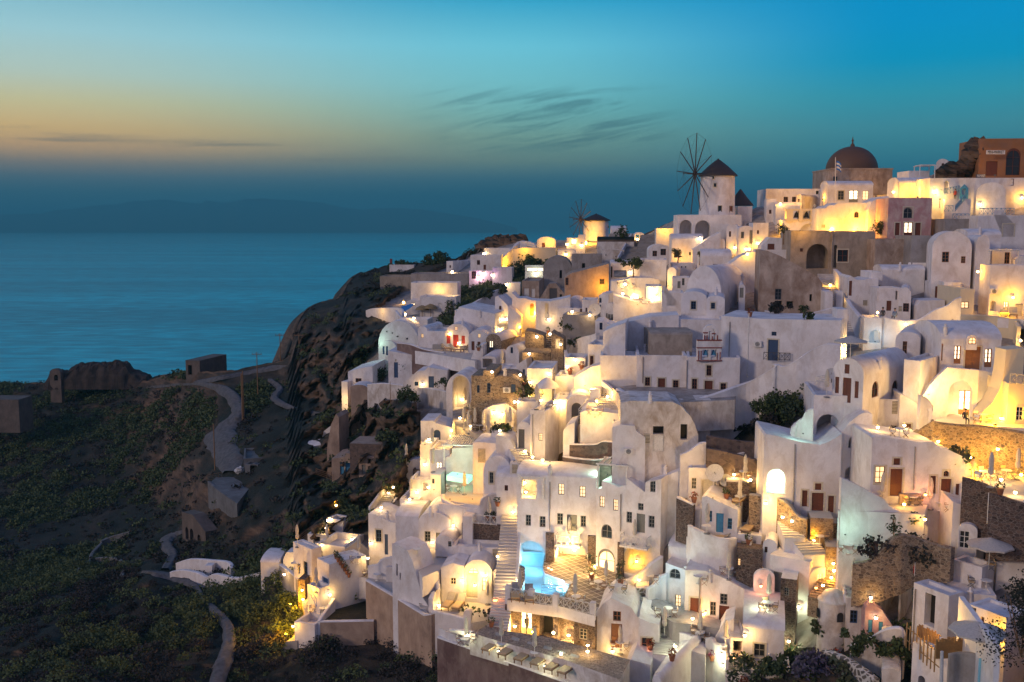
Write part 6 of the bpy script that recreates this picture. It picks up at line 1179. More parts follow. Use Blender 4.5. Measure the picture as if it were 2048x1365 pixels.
for t in """at the stair head above the left spur|649,1045,90,w;lower of the pair above the left spur|648,1054,60,w;on the roof terrace of the left spur|647,1090,110,w;by the curved lane of the left spur|707,1079,90,w;beside the tables of the left spur|732,1117,110,w;low on the lane wall under the blue window|744,1087,50,w;
topmost on the bright left stair|787,970,60,w;middle one on the bright left stair|777,991,60,w;lowest on the bright left stair|762,1021,60,w;in the slatted terrace house|819,1005,80,w;on the pier by the yellow lit stair|590,1252,90,y;glowing behind the bushes|607,1180,160,y;
over the rock garden by the ladder|675,1016,120,y;on the restaurant entrance pillar|920,842,200,w;by the parasols in the restaurant|941,858,90,w;on the cream restaurant wall|989,826,120,w;left one of the pair by the planter|1030,805,90,w;right one of the pair by the planter|1037,805,90,w;in the flowering planter by the stone house|1052,794,130,y;
on the stone terrace by the terracotta pot|1037,756,90,w;beside the turquoise niche|1061,766,80,w;on the terrace of the slim window vault|1059,709,110,w;on top of the domed canopy|1099,749,80,w;at the top of the narrow lane|1151,720,90,w;on the rubble wall left of the stairway|1074,675,90,w;at the head of the stone stairway|1100,673,90,w;
on the yellow porch block by the green door|1192,803,130,y;at the top of the lit step flight|1048,903,80,w;in the middle of the lit step flight|1065,921,80,w;at the foot of the lit step flight|1085,927,80,w;under the hotel fabric canopy|1051,966,90,w;low in the hotel corner balcony|1044,986,90,w;halfway up the long stairway|1028,1024,110,w;
under the fabric canopy of the green pool|905,862,70,w;in the big right arch of the hotel|1276,1123,120,y;on the stair pillar right of the hotel|1278,1167,110,y;on the rooftop with two sunbeds|1530,1007,150,w;beside the deck chairs|1505,961,120,w;beside the curving stairs|1588,1043,110,w;at the foot of the curving stairs|1628,1088,120,y;
on the path below the hot tub|1666,1127,110,y;below the previous one on the wall end|1667,1141,90,w;at the gable of the long vault house|1662,1155,130,y;left on the wall above the lower vault roof|1523,1219,120,c;right by the cobble stairway|1601,1214,130,c;by the white cobble steps|1578,1282,110,c;at the foot of the slate court stairs|1357,1302,120,c;
left one at the bottom porch|1445,1308,110,c;under the eave of the bottom vault house|1490,1270,160,w;on the white wall of the white facade terrace|1754,863,110,w;by the wooden door under the stair wall|1808,859,110,w;on the parapet of the lower facade|1808,1017,110,y;lower down the parapet of the lower facade|1847,1039,120,y;
by the flower box of the long facade|1847,990,80,r;at the corner of the warm right terrace|2030,994,90,w;on the warm right terrace table|2002,968,110,w;on the white cottage wall in the far right|1960,411,160,w;on the yellow wing of the tall vault house|1963,546,260,y;blazing in the yellow courtyard|2023,597,240,y;on the ridge church side wall|1792,386,200,y;
left in the blazing group above the dormer house|1492,500,160,y;right in the blazing group above the dormer house|1504,500,160,y;lowest in the blazing group above the dormer house|1494,510,200,y;beside the round gate|1755,632,110,y;on the bright landing below the white stairs|1686,700,420,k;second on the bright landing|1688,712,200,w;
by the topiary on the cafe roof|1260,547,90,w;on the bright restaurant wall|1306,580,260,w;among the restaurant tables on the left|1250,570,150,w;on the upper restaurant deck|1262,600,160,w;left lamp of the lower restaurant|1244,593,200,w;clustered at the restaurant corner|1308,600,150,w;second of the restaurant corner cluster|1312,597,120,w;
third of the restaurant corner cluster|1304,606,120,w;at the foot of the small windmill|1172,489,260,y;second one at the foot of the small windmill|1163,492,120,y;on the entrance block by the small windmill|1148,482,100,y;left of the windmill entrance block|1134,490,80,y;in the yellow shop under the windmill|1132,510,90,y;
on the terrace near the hilltop boulder|968,509,140,w;above the cave house on the curved terrace|826,641,260,w;behind the blue sail|811,632,160,w;on the far cliff bunker wall|808,608,160,y;beside the round gable steps|1012,640,200,w;by the red door|918,688,60,w;on the lit gate block|1013,570,120,w;
at the mouth of the private terrace door|972,1150,160,k;in the porch with the double door|951,1170,90,w;on the sunbed terrace under the first parasol|935,1272,70,c;on the divider wall between the sunbeds|942,1270,90,c;near the last sunbeds|1122,1316,110,c;at the step of the gravel court|1175,1311,110,w;
on the stone pilaster beside the red flowers|1178,1290,90,w;left of the lit doorway on the rubble wall|1033,1252,260,w;between the two openings of the rubble wall|1069,1263,200,y;right of the arched opening on the rubble wall|1110,1265,300,k;big one at the rubble wall bench|1140,1270,420,k;at the foot of the long stairway by the patio|1028,1178,160,k;
on the patio by the planted pot|1183,1155,260,k;candle on the patio by the pilaster|1097,1143,40,r;second candle on the patio by the pilaster|1103,1146,40,r;candle on the pink lit screen wall|1521,1172,60,r;candle on the cushioned bench court|1411,1233,60,r;candle by the flower pots of the slate court|1299,1294,60,r;
candle at the bottom porch|1465,1315,60,r;pair of candles by the round gable steps|1632,1184,50,r;candle on the stair pier above the private terrace|989,1208,30,r;second candle on the stair pier above the private terrace|992,1208,30,r;on the shop terrace wall|1867,387,260,k;on the round stair near the right edge of the ridge|2042,398,260,y;
near the right edge beside the curved roof house|2040,683,140,w;glowing behind the dark pine|2008,1276,300,y;on the blue railed landing of the pink light|985,552,60,p;in the pink courtyard|958,556,160,m;second in the pink courtyard|966,548,120,m;under the lime green window|1072,548,140,c;in the yellow gate corner below the far shop|1000,640,60,w""".replace('\n', '').split(';'):
    w_, q = t.split('|'); x, y, P, c = q.split(','); L(w_, float(x), float(y), float(P), c)
for w_, x, y, P, c in (('under the yellow chapel wall', 1660, 458, 160, 'y'), ('under the right end of the yellow chapel wall', 1715, 458, 140, 'y'), ('in front of the bell arches', 1600, 462, 200, 'y'), ('at the yellow house left of the church', 1590, 408, 260, 'y'), ('at the upper yellow house', 1820, 392, 380, 'y'),
    ('in the narrow yellow garden by the mansion', 1556, 475, 300, 'y'), ('at the yellow corner over the pink house', 1752, 452, 260, 'y'), ('in the far yellow stair', 1010, 528, 260, 'y'), ('at the far yellow vault house', 1100, 492, 300, 'y'), ('along the far cream wall', 1050, 506, 260, 'y'), ('at the foot of the big tan wall', 1205, 582, 420, 'y'),
    ('by the arched brown door in the yellow wall', 1045, 636, 420, 'y'), ('in the low yellow wall by the windmill plinth', 1330, 466, 260, 'y'), ('by the topiary tree', 1360, 522, 160, 'y'), ('at the foot of the bright right face', 1857, 790, 420, 'k'), ('inside the deep arch room', 1922, 828, 260, 'k'), ('in the mustard wall terrace', 1985, 830, 420, 'y'),
    ('inside the arched niche of the big facade', 1550, 975, 160, 'g'), ('beside the plunge niche of the white facade', 1700, 962, 160, 'g'), ('in the square hot tub', 1690, 1070, 160, 'g'), ('in the scalloped parapet terrace', 1606, 868, 90, 'g'), ('behind the small green pool', 915, 950, 200, 'g'), ('at the mint green hotel terrace', 1215, 950, 260, 'g'),
    ('in the stair head niche', 1750, 684, 26, 'b'), ('in the half round window', 1352, 1152, 40, 'b'), ('at the cave house', 757, 690, 160, 'g'), ('on the slate court wall', 1340, 1235, 120, 'c'), ('in the shaded bench court', 1305, 1215, 70, 'c'), ('in the pale green stair wall', 1325, 1258, 80, 'c'), ('at the yellow sun terrace wall', 900, 1000, 200, 'y'), ('right in the yellow sun terrace', 945, 1000, 160, 'y'),
    ('in the warm lit private terrace', 930, 1212, 160, 'w'), ('at the foot of the faceted block', 1100, 925, 160, 'w'), ('on the railed terrace floor', 1190, 835, 260, 'w'), ('in the roof terrace of the faceted block', 1090, 820, 200, 'w'), ('in the lit parapet stair', 1212, 788, 260, 'w'), ('at the foot of the tall white corner house', 1170, 772, 420, 'w'),
    ('in the cream lit flat house', 1128, 790, 90, 'w'), ('at the cafe steps', 1085, 790, 120, 'w'), ('on the lit stone stairway', 1100, 700, 160, 'w'), ('on the lower lit flight', 1108, 748, 160, 'w'), ('under the slatted pergola', 905, 890, 160, 'w'), ('second under the slatted pergola', 925, 880, 120, 'w'), ('at the narrow bright wall end', 692, 810, 140, 'k'),
    ('in the terrace arch of the hotel', 1140, 1140, 420, 'k'), ('second in the terrace arch', 1125, 1105, 220, 'k'), ('in front of the glowing arched door', 1212, 1172, 260, 'k'), ('at the yellow shaded olive wall', 1905, 640, 90, 'w'), ('in the warm terrace rubble corner', 1985, 930, 160, 'w'), ('second in the warm rubble corner', 1940, 940, 120, 'w'), ('by the rubble stairs at the deep arch', 1862, 862, 140, 'w'),
    ('behind the cream door beside the hotel', 1372, 1000, 140, 'w'), ('beside the pale door left of the sunbeds', 1425, 998, 160, 'w'), ('on the rubble stair wall', 1560, 1010, 120, 'w'), ('in the vault roofed porch at the bottom', 1475, 1335, 90, 'w'), ('by the left cottage', 850, 890, 140, 'w'), ('in the tall lit wall left of the pergola', 868, 980, 160, 'w'), ('in the yellow lit stair', 620, 1225, 120, 'y'),
    ('in the little courtyard on the left spur', 585, 1135, 90, 'w'), ('on the red door terrace', 900, 700, 80, 'w'), ('on the far pergola terrace', 880, 588, 200, 'w'), ('second on the far pergola terrace', 905, 590, 120, 'w'), ('on the far curved terrace wall', 765, 628, 100, 'w'), ('by the garden of the lower restaurant', 1275, 610, 160, 'w'), ('at the right edge cafe terrace', 2040, 940, 120, 'y'),
    ('beside the peach pilaster', 1915, 1270, 160, 'w'), ('inside the pergola corner', 2030, 520, 60, 'y'), ('in the plain warm wall corner', 1336, 572, 200, 'w'), ('in the lit pair of vault mouths', 1000, 840, 140, 'w')): G(x, y, P, c, where=w_)
def FL(where, x, y, D, P, c):  # flood lamp on a stake, added for walls whose true light source is unseen
    p = at(x, y, D); o = thing('fill_flood', 'small added floodlight '+where, 'lamp', p); mb = MB(); mb.tube(p-UZ*1.2, p, .04); mb.build('stake', 'met', o); mb = MB(); mb.abox(p.x-.14, p.x+.14, p.y-.06, p.y+.06, p.z, p.z+.2); mb.build('housing', 'met', o); light(o, (0, .25, .35), P, COLS[c], .15)
for a in (('lighting the small windmill', 1176, 482, 245.3, 3600, 'y'), ('left of the small windmill', 1150, 484, 240, 300, 'y'), ('before the yellow chapel wall', 1665, 464, 152, 1300, 'y'), ('before the right yellow chapel wall', 1715, 464, 151, 1100, 'y'), ('before the bell arches', 1600, 466, 152, 1000, 'y'), ('before the lit upper house', 1835, 396, 150, 650, 'y'), ('at the ridge church wing', 1720, 410, 163, 700, 'y'),
    ('before the flat cream ridge house', 1570, 416, 172, 900, 'y'), ('before the far cream wall', 1070, 522, 240, 1800, 'y'), ('beside the big tan wall', 1180, 598, 176, 1200, 'y'), ('at the yellow curving wall', 1040, 660, 152, 1200, 'y'), ('in the far ridge stair', 1010, 540, 240, 1200, 'y'), ('in the yellow courtyard', 2010, 640, 108, 800, 'y'), ('at the mustard wall', 1990, 852, 85, 900, 'y'), ('on the right rubble wall', 1960, 950, 80, 500, 'y'),
    ('before the orange shop', 1990, 352, 152, 350, 'y'), ('before the crenellated terrace wall', 1880, 400, 148, 700, 'w'), ('by the hillside restaurant', 1270, 600, 150, 900, 'w'), ('beside the tall vault house', 1975, 575, 113, 700, 'y'), ('on the bushes below the left spur', 580, 1212, 107, 1500, 'y'), ('on the lower left bushes', 572, 1272, 103, 1500, 'y'), ('under the hotel left stair', 985, 1225, 88, 300, 'w')): FL(*a)
for t in """under the sunbed parasol|1003,1302,60,c;between the last sunbeds|1096,1332,60,c;beside the dark framed door|1226,1302,90,w;at the left pool rail pier|1018,1180,60,k;under the left hotel balcony|1150,1100,120,w;left of the glowing arched door|1193,1132,90,w;on the patio table right of the pool|1152,1190,50,w;on the rooftop stair wall|1572,1036,90,w;in the deck chair corner|1470,950,90,w;
by the rubble steps right of the deep arch|1872,884,110,y;on the rubble wall by the agave|1935,916,110,y;at the far end of the warm right terrace|2042,958,120,y;on the wall below the cafe terrace|2000,900,120,y;low in the mustard corner|1998,838,120,y;by the white curved wall of the round gate|1812,650,90,w;on the upper white stairway|1690,600,120,y;higher on the upper white stairway|1660,572,120,y;beside the peeling house shoulder|1215,800,90,w;
on the cafe steps under the canopy|1082,802,90,w;below the canopy kiosk|1108,812,80,w;on the narrow lane wall|1135,735,90,w;over the planted court|1122,690,80,w;on the shallow arch wall|1098,640,80,w;on the porch of the flat roofed house|1180,632,70,w;by the dome roofed room|1145,625,70,w;behind the stone fronted vault|1000,660,110,w;on the terrace of the open porch room|985,745,80,w;
beside the blue double doors|846,770,60,w;at the white arched portal|925,800,80,w;third along the restaurant wall|1005,830,90,w;by the agave planter|1000,868,80,w;low on the white cottage|858,885,90,w;on the tall lit wall left of the pergola|852,930,110,w;lower on the same tall lit wall|858,975,90,w;on the slatted stair terrace|835,985,80,w;in the blue shaded yard|905,1058,50,w;
beside the porch with the fanlight|926,1160,90,w;on the roof terrace over the porch|995,1120,80,w;at the foot of the garden stair|870,1212,60,w;by the grey door above the beige terrace|866,1085,60,w;on the left spur balcony|655,1190,90,w;in the left spur lower court|606,1205,90,y;on the far left shed path|575,1150,90,w;on the white ridge barn|905,545,70,w;by the ridge stair top|1275,480,80,y;
on the plinth of the tall windmill|1400,478,60,w;by the twin gables|1470,497,110,y;right of the twin gables|1515,488,130,y;on the flat cream ridge house|1560,412,110,y;by the slim chapel wing|1742,1195,60,w;on the pink hut|1750,1235,40,w;on the lower stone stairs|1650,1180,110,y;in the bottom court by the perforated wall|1448,1330,80,c;on the candle court wall|1385,1245,90,w;by the stepped house pale door|1408,1228,90,w"""\
        .replace('\n', '').split(';'):
    w_, q = t.split('|'); x, y, P, c = q.split(','); L(w_, float(x), float(y), float(P), c)
G(1552, 962, 420, 'g', .8, .2, 'deep in the arched niche of the big facade'); FL('before the dome drum', 1752, 394, 172, 500, 'y'); FL('before the left of the dome drum', 1646, 400, 172, 350, 'y')
# underwater pool lamps
pr = bpy.data.objects['swimming_pool']
for x, y, P in ((1050, 1120, 160), (1070, 1130, 160), (1060, 1165, 240), (1100, 1180, 320), (1118, 1175, 360)):
    q = onz(x, y, zp-.55); light(pr, q-WL[pr.name], P, (.45, .78, 1), .15)
# ---------- furniture ----------
def proto(o): o.hide_render = True; KIDS[o.name] = list(c for c in bpy.data.objects if c.parent == o); [setattr(c, 'hide_render', True) for c in KIDS[o.name]]; return o
def place(pr_, name_label, x, y, rz=0, s=1, z=None, grp=None, sz=None):
    o = dup(pr_, name_label); p = floor_at(x, y); o.location = p; o.rotation_euler.z = math.radians(rz); o.scale = (s, s, sz or s); o.hide_render = False
    for c in bpy.data.objects: pass
    if grp: o['group'] = grp
    return o
def dup(root, label=None):
    r = root.copy(); C.objects.link(r); r.hide_render = False
    for ch in KIDS.get(root.name, []):
        c = ch.copy(); C.objects.link(c); c.parent = r; c.hide_render = False
    if label: r['label'] = label
    return r
def mk_lounger():
    r = thing('sun_lounger', 'x', 'sun lounger'); f = MB()
    for s in (-.3, .3): f.abox(s-.03, s+.03, -.95, .55, .27, .33)
    for y in (-.9, .5): f.abox(-.3, .3, y-.03, y+.03, .26, .32)
    f.build('frame', 'wood', r)
    for x in (-.28, .28):
        for y in (-.85, .5): m_ = MB(); m_.abox(x-.03, x+.03, y-.03, y+.03, 0, .27); m_.build('leg', 'wood', r)
    c = MB(); c.abox(-.3, .3, -.97, .3, .33, .42); c.build('cushion', 'cus', r); b = MB(); O = Vector((0, .3, .33)); v = Vector((0, .62, .45)); n = Vector((0, -.45, .62)).normalized()*.09
    P = [O+Vector((-.3, 0, 0)), O+Vector((.3, 0, 0)), O+v+Vector((.3, 0, 0)), O+v+Vector((-.3, 0, 0))]; Q = [p+n for p in P]; b.face(P); b.face(Q)
    for i in range(4): j = (i+1) % 4; b.face([P[i], P[j], Q[j], Q[i]])
    b.build('backrest', 'cush', r); return proto(r)
def mk_chair(nm='director_chair', m='wf', fm='wood'):
    r = thing(nm, 'x', 'chair'); s = MB(); s.abox(-.24, .24, -.22, .22, .42, .46); s.build('seat', m, r); b = MB(); b.abox(-.24, .24, .2, .24, .62, .86); b.build('backrest', m, r)
    for x in (-.25, .25): l = MB(); l.tube((x, -.22, 0), (x, .22, .44), .022, n=4); l.tube((x, .22, 0), (x, -.22, .44), .022, n=4); l.tube((x, .22, .42), (x, .24, .88), .022, n=4); l.tube((x, -.22, .44), (x, -.22, .64), .02, n=4); l.abox(x-.03, x+.03, -.24, .24, .63, .66); l.build('side_frame', fm, r)
    return proto(r)
def mk_table(m='wf'):
    r = thing('round_table', 'x', 'table'); t = MB(); t.lathe((0, 0, .70), [(.42, 0), (.43, .02), (.42, .04)], 18); t.build('tabletop', m, r); l = MB(); l.lathe((0, 0, 0), [(.22, 0), (.2, .03), (.03, .05), (.03, .70)], 10); l.build('pedestal', m, r); return proto(r)
def mk_parasol():
    r = thing('closed_parasol', 'x', 'parasol'); p = MB(); p.tube((0, 0, 0), (0, 0, 2.7), .028); p.build('pole', 'wf', r); c = MB(); rows = []
    for z, q in ((.98, .05), (1.05, .15), (1.3, .19), (1.5, .15), (1.56, .13), (2.0, .17), (2.4, .12), (2.68, .05)): rows.append([Vector((math.cos(t)*q*(1+.22*(k % 2)), math.sin(t)*q*(1+.22*(k % 2)), z)) for k, t in enumerate([2*math.pi*k/16 for k in range(16)])])
    c.grid(rows, False, True); c.build('folded_canopy', 'cnv', r); b = MB(); b.lathe((0, 0, 0), [(.28, 0), (.27, .06), (.05, .09)], 12); b.build('base', 'con', r); return proto(r)
def mk_open(nm='open_parasol', m='cnv', R=1.7):
    r = thing(nm, 'x', 'parasol'); p = MB(); p.tube((0, 0, 0), (0, 0, 2.5), .03); p.build('pole', 'wf', r); c = MB()
    for k in range(8):
        a, b = 2*math.pi*k/8, 2*math.pi*(k+1)/8; A, B_ = Vector((math.cos(a)*R, math.sin(a)*R, 1.95)), Vector((math.cos(b)*R, math.sin(b)*R, 1.95)); T_ = Vector((0, 0, 2.55)); Mv = (A+B_)/2; Mv.z += .04
        c.face([T_, A, Mv]); c.face([T_, Mv, B_]); c.face([A, A-UZ*.12, Mv-UZ*.12, Mv]); c.face([Mv, Mv-UZ*.12, B_-UZ*.12, B_])
    c.build('canopy', m, r); rb = MB()
    for k in range(8): a = 2*math.pi*k/8; rb.tube((0, 0, 2.5), (math.cos(a)*R*.98, math.sin(a)*R*.98, 1.93), .015, n=3)
    rb.build('ribs', 'wf', r); return proto(r)
def mk_straw():
    r = thing('straw_parasol', 'x', 'parasol'); p = MB(); p.tube((0, 0, 0), (0, 0, 2.2), .06); p.build('pole', 'wood', r); c = MB(); rd = random.Random(4); rows = []
    for z, q in ((2.75, .1), (2.6, .6), (2.25, 1.15), (1.85, 1.35)): rows.append([Vector((math.cos(t)*q*rd.uniform(.93, 1.07), math.sin(t)*q*rd.uniform(.93, 1.07), z+rd.uniform(-.06, .06))) for t in [2*math.pi*k/20 for k in range(20)]])
    c.grid(rows, False, True); c.build('straw_canopy', 'thatch', r); return proto(r)
LO, CH, CHD, TB, PA, OP, SW = mk_lounger(), mk_chair(), mk_chair('folding_chair', 'cus', 'met'), mk_table(), mk_parasol(), mk_open(), mk_straw()
for i, (w_, x, y, rz) in enumerate((('nearest the left end of the brown walled terrace', 986, 1300, -33), ('second from the left on the brown walled terrace', 1018, 1309, -33), ('third on the brown walled terrace', 1050, 1319, -33), ('fourth on the brown walled terrace', 1083, 1328, -33), ('fifth on the brown walled terrace', 1110, 1338, -33), ('last on the right of the brown walled terrace', 1137, 1345, -33),
    ('left one of the pair on the warm private terrace', 897, 1214, -15), ('right one of the pair on the warm private terrace', 918, 1216, -15), ('left one by the pool edge', 1031, 1196, 0), ('right one by the pool edge', 1058, 1200, 0), ('left one on the rooftop over the blue grey doors', 1480, 1006, -30), ('right one on the rooftop over the blue grey doors', 1502, 1010, -30),
    ('left one of the yellow courtyard row', 2008, 633, -25), ('right one of the yellow courtyard row', 2026, 636, -25), ('below the table on the rounded balcony', 1444, 1074, -60), ('before the red door', 912, 704, 60), ('on the red door terrace', 896, 702, 70))):
    place(LO, 'tan sun lounger with grey back, '+w_, x, y, rz, s=1.3, grp='sun loungers of the village terraces')
for w_, x, y in (('above the two leftmost terrace chairs', 933, 1290), ('over the small table between the sunbeds', 1003, 1292), ('third along the brown walled terrace', 1069, 1316), ('in front of the pool stairs', 1040, 1195), ('on the private terrace beside the lit window', 975, 1210), ('on the patio before the glowing arched door', 1212, 1172), ('at the right end of the pool rail', 1150, 1208),
    ('tallest on the green pool terrace', 929, 990), ('beside the crossed white railing', 979, 1046), ('on the left hotel balcony', 1140, 1058), ('on the right hotel balcony', 1272, 1060), ('by the deck chairs of the warm terrace', 1490, 965), ('between the two rooftop sunbeds', 1479, 1014), ('on the rounded balcony', 1414, 1068), ('in the slate court by the bench', 1336, 1240), ('over the lit candle table', 1403, 1270),
    ('in the narrow bottom court', 1451, 1300), ('by the dark framed door', 1240, 1308), ('by the dark stone house', 1457, 1160), ('by the porch of the long vault house', 1537, 1212), ('beside the hot tub below the doors', 1706, 1118), ('at the brown doors of the lower facade', 1763, 983), ('beside the flower box', 1860, 1020), ('left on the warm right terrace', 1980, 975), ('right on the warm right terrace', 2034, 960),
    ('on the arched box terrace', 1653, 795), ('first in the left restaurant row', 931, 815), ('second in the left restaurant row', 937, 825), ('third, white one in the restaurant', 951, 832), ('fourth, white one in the restaurant', 968, 848), ('fifth, white one in the restaurant', 983, 860), ('beside the cream restaurant wall', 1010, 845), ('by the planter of the restaurant', 1020, 862), ('by the lamp pair of the restaurant', 1028, 840),
    ('near the restaurant entrance lamp', 928, 860), ('in the lower restaurant corner', 937, 868), ('above the slatted pergola', 913, 872), ('on the white cottage terrace', 865, 900), ('on the faceted block roof', 1073, 820), ('at the upper end of the bright left stair', 813, 930), ('halfway on the bright left stair', 823, 968), ('on the left spur upper terrace', 649, 1085), ('beside the left spur tables', 718, 1115),
    ('at the blue rail of the left spur', 633, 1185), ('by the far corner of the left spur', 595, 1095), ('on the porch vault by the small house', 1004, 745), ('on the lower pergola cottage step', 866, 945)):
    place(PA, 'closed cream parasol on a thin pole, '+w_, x, y, random.uniform(0, 40), s=random.uniform(.95, 1.06), grp='closed parasols on the terraces')
place(OP, 'open beige parasol over white chairs at the right edge', 1977, 1140, 10); place(OP, 'open beige parasol above the curved screen at the lower right', 1952, 1322, 25); place(OP, 'open grey parasol on the roof behind the brown shuttered vault house', 1700, 722, 0, s=.9)
place(SW, 'straw parasol left of its twin on the far cliff', 845, 622); place(SW, 'straw parasol right of its twin on the far cliff', 862, 624); place(SW, 'lone straw parasol at the turquoise pool edge', 725, 715)
k_ = 0
for w_, x, y, n in (('between the two leftmost terrace parasols', 935, 1284, 2), ('between the sunbeds of the brown walled terrace', 1003, 1303, 0), ('right of the third parasol on the brown walled terrace', 1070, 1321, 0), ('on the patio right of the pool', 1136, 1180, 2), ('on the patio by the glowing door', 1196, 1178, 2), ('on the patio near the right stairs', 1236, 1186, 2), ('at the front of the patio', 1152, 1208, 2),
    ('on the rooftop between the sunbeds', 1478, 1008, 0), ('on the rounded balcony', 1412, 1068, 0), ('on the slate court', 1336, 1232, 2), ('in the candle lit court', 1402, 1262, 4), ('in the bottom court', 1450, 1290, 0), ('beside the dark framed door', 1240, 1300, 2), ('below the dark stone house', 1458, 1152, 2), ('by the stone porch', 1536, 1222, 3), ('below the hot tub', 1696, 1106, 2),
    ('left of the big brown door', 1742, 978, 2), ('by the flower box', 1822, 1004, 3), ('white one under the stone wall end', 1880, 1022, 1), ('left on the warm right terrace', 1968, 960, 3), ('right on the warm right terrace', 2012, 958, 3), ('on the white lane below the stair wall', 1798, 874, 2), ('on the cafe terrace by the mustard wall', 1965, 845, 3), ('before the big facade doors', 1640, 1040, 2),
    ('in the yellow sun terrace', 907, 985, 2), ('on the beige balcony', 756, 1146, 0), ('on the wide beige roof terrace', 835, 1112, 0), ('on the left spur terrace', 716, 1128, 2), ('on the blue railed left spur terrace', 640, 1192, 2), ('on the little courtyard of the left spur', 590, 1138, 1), ('on the white railed terrace', 1190, 830, 2), ('on the faceted block roof terrace', 1092, 818, 1),
    ('under the open parasol at the right edge', 1965, 1138, 2), ('on the stair landing right of the hotel', 1300, 1166, 1), ('in the recess of the stepped house', 1396, 1168, 1), ('first in the restaurant', 945, 838, 2), ('second in the restaurant', 960, 850, 2), ('by the restaurant wall', 1000, 848, 2), ('left on the hillside restaurant deck', 1245, 576, 2), ('right on the hillside restaurant deck', 1275, 578, 2), ('on the lower hillside restaurant', 1290, 608, 2), ('on the red door terrace', 925, 700, 2), ('on the deck chair terrace', 1486, 958, 2)):
    place(TB, 'small round white table '+w_, x, y, grp='round terrace tables')
    k_ += 1
    for j in range(n):
        a = 2*math.pi*j/max(n, 2)+.3; wx = x+math.cos(a)*12*(100/Dm(x, y)); wy = y+math.sin(a)*4.5*(100/Dm(x, y))
        side = 'right of' if math.cos(a) > .5 else 'left of' if math.cos(a) < -.5 else 'in front of' if math.sin(a) > 0 else 'behind'
        place(CH if k_ % 3 else CHD, ('white' if k_ % 3 else 'tan')+' folding chair '+side+' the table '+w_, wx, wy, math.degrees(-a)-90, grp='folding chairs round the terrace tables')
# ---------- plants ----------
def potted(label, x, y, r=.35, m='leaf', pot=True, h=.5, n=60):
    p = floor_at(x, y); root = thing('potted_plant', label, 'plant', p)
    if pot: mb = MB(); mb.lathe(p, [(r*.45, 0), (r*.7, h*.8), (r*.78, h), (r*.6, h)], 12); mb.build('pot', 'terra', root)
    V = []; clump(V, 0, (p.x, p.y, p.z+h), r*1.1, n, 1.3, .14); leafmesh('foliage', V, m, root)
def bush(label, x, y, w, h, m='leaf', n=420, nm='bush', ls=.2, D=None, trunk=False):
    p = at(x, y, D) if D else snap(x, y)[0]; root = thing(nm, label, 'tree' if trunk else 'bush', p); V = []; rd = random.Random(int(x*7+y))
    base = p.z+(h*.45 if trunk else 0); hh = h*.55 if trunk else h
    for k in range(9):
        a = rd.uniform(0, 6.28); q = rd.uniform(.1, .95)*w/2; zz = base+rd.uniform(.1, .7)*hh; r_ = min(w, hh)*rd.uniform(.22, .4); c = (p.x+math.cos(a)*q, p.y+math.sin(a)*q*.8+w*.3, zz)
        g = rng.normal(size=(n//9, 3)); g /= np.linalg.norm(g, axis=1)[:, None]; g = g*r_*rng.uniform(.35, 1.15, (len(g), 1))+np.array(c); A = rng.normal(size=g.shape); A /= np.linalg.norm(A, axis=1)[:, None]; Bv = np.cross(A, rng.normal(size=g.shape)); Bv /= np.linalg.norm(Bv, axis=1)[:, None]; s = ls*rng.uniform(.5, 1.2, (len(g), 1)); V.append(np.stack([g-A*s, g-Bv*s*.6, g+A*s, g+Bv*s*.6], 1).reshape(-1, 3))
    leafmesh('crown' if trunk else 'foliage', V, m, root); mb = MB()
    if trunk: mb.tube((p.x, p.y+w*.3, p.z-.2), (p.x+.05, p.y+w*.3, base+hh*.3), .08+w*.02, .05)
    for k in range(5): a = rd.uniform(0, 6.28); mb.tube((p.x, p.y+w*.3, base if trunk else p.z), (p.x+math.cos(a)*w*.3, p.y+w*.3+math.sin(a)*w*.2, base+hh*.6), .04, .02)
    mb.build('trunk' if trunk else 'stems', 'wood', root)
bush('round clipped tree glowing from below beside the perforated parapet', 1357, 529, 1.9, 2.6, 'olive', 500, 'topiary_tree', .13, trunk=True); bush('small round clipped tree on a white post right of the glowing one', 1400, 528, .9, 2.3, 'leaf', 240, 'topiary_tree', .1, trunk=True)
bush('dense dark tree on the cafe roof', 1268, 560, 3.6, 3.4, 'leaf', 800, 'tree', .2, trunk=True); bush('small olive tree in a white tub left of the bell arches wall', 1569, 487, 2.0, 3.0, 'olive', 360, 'olive_tree', .14, trunk=True)
bush('small palm like shrub above the big tan wall', 1239, 527, 1.6, 1.0, 'leaf', 240); bush('large dark bush in the garden beside the church wall', 1565, 856, 5.0, 3.0, 'leaf', 2200, D=95.5); bush('low sprawling bush left of the large garden bush', 1535, 866, 4.0, 1.8, 'brush', 900, D=94.5); bush('low sprawling bush high in the church garden', 1640, 790, 4.0, 2.0, 'leaf', 900, D=98); bush('second large dark bush higher in the church garden', 1600, 826, 5.0, 2.6, 'leaf', 1500, D=96.5); bush('round dark bush by the white railing in the church garden', 1622, 758, 2.6, 2.0, 'leaf', 700, D=101); bush('yellow flowered bush below the round dark bush', 1590, 838, 2.2, 1.6, 'scrub', 500, D=94); bush('low dry bushes at the foot of the curved stair wall', 1500, 868, 3.2, 1.0, 'brush', 500)
bush('leafy shrubs before the ruined plaster house', 1600, 626, 3.4, 2.2, 'leaf', 700); bush('low shrubs left of the leafy shrubs at the ruined house', 1565, 628, 3.6, 1.2, 'brush', 500); bush('hanging shrub over the garden wall', 1620, 640, 1.0, .9, 'leaf', 160)
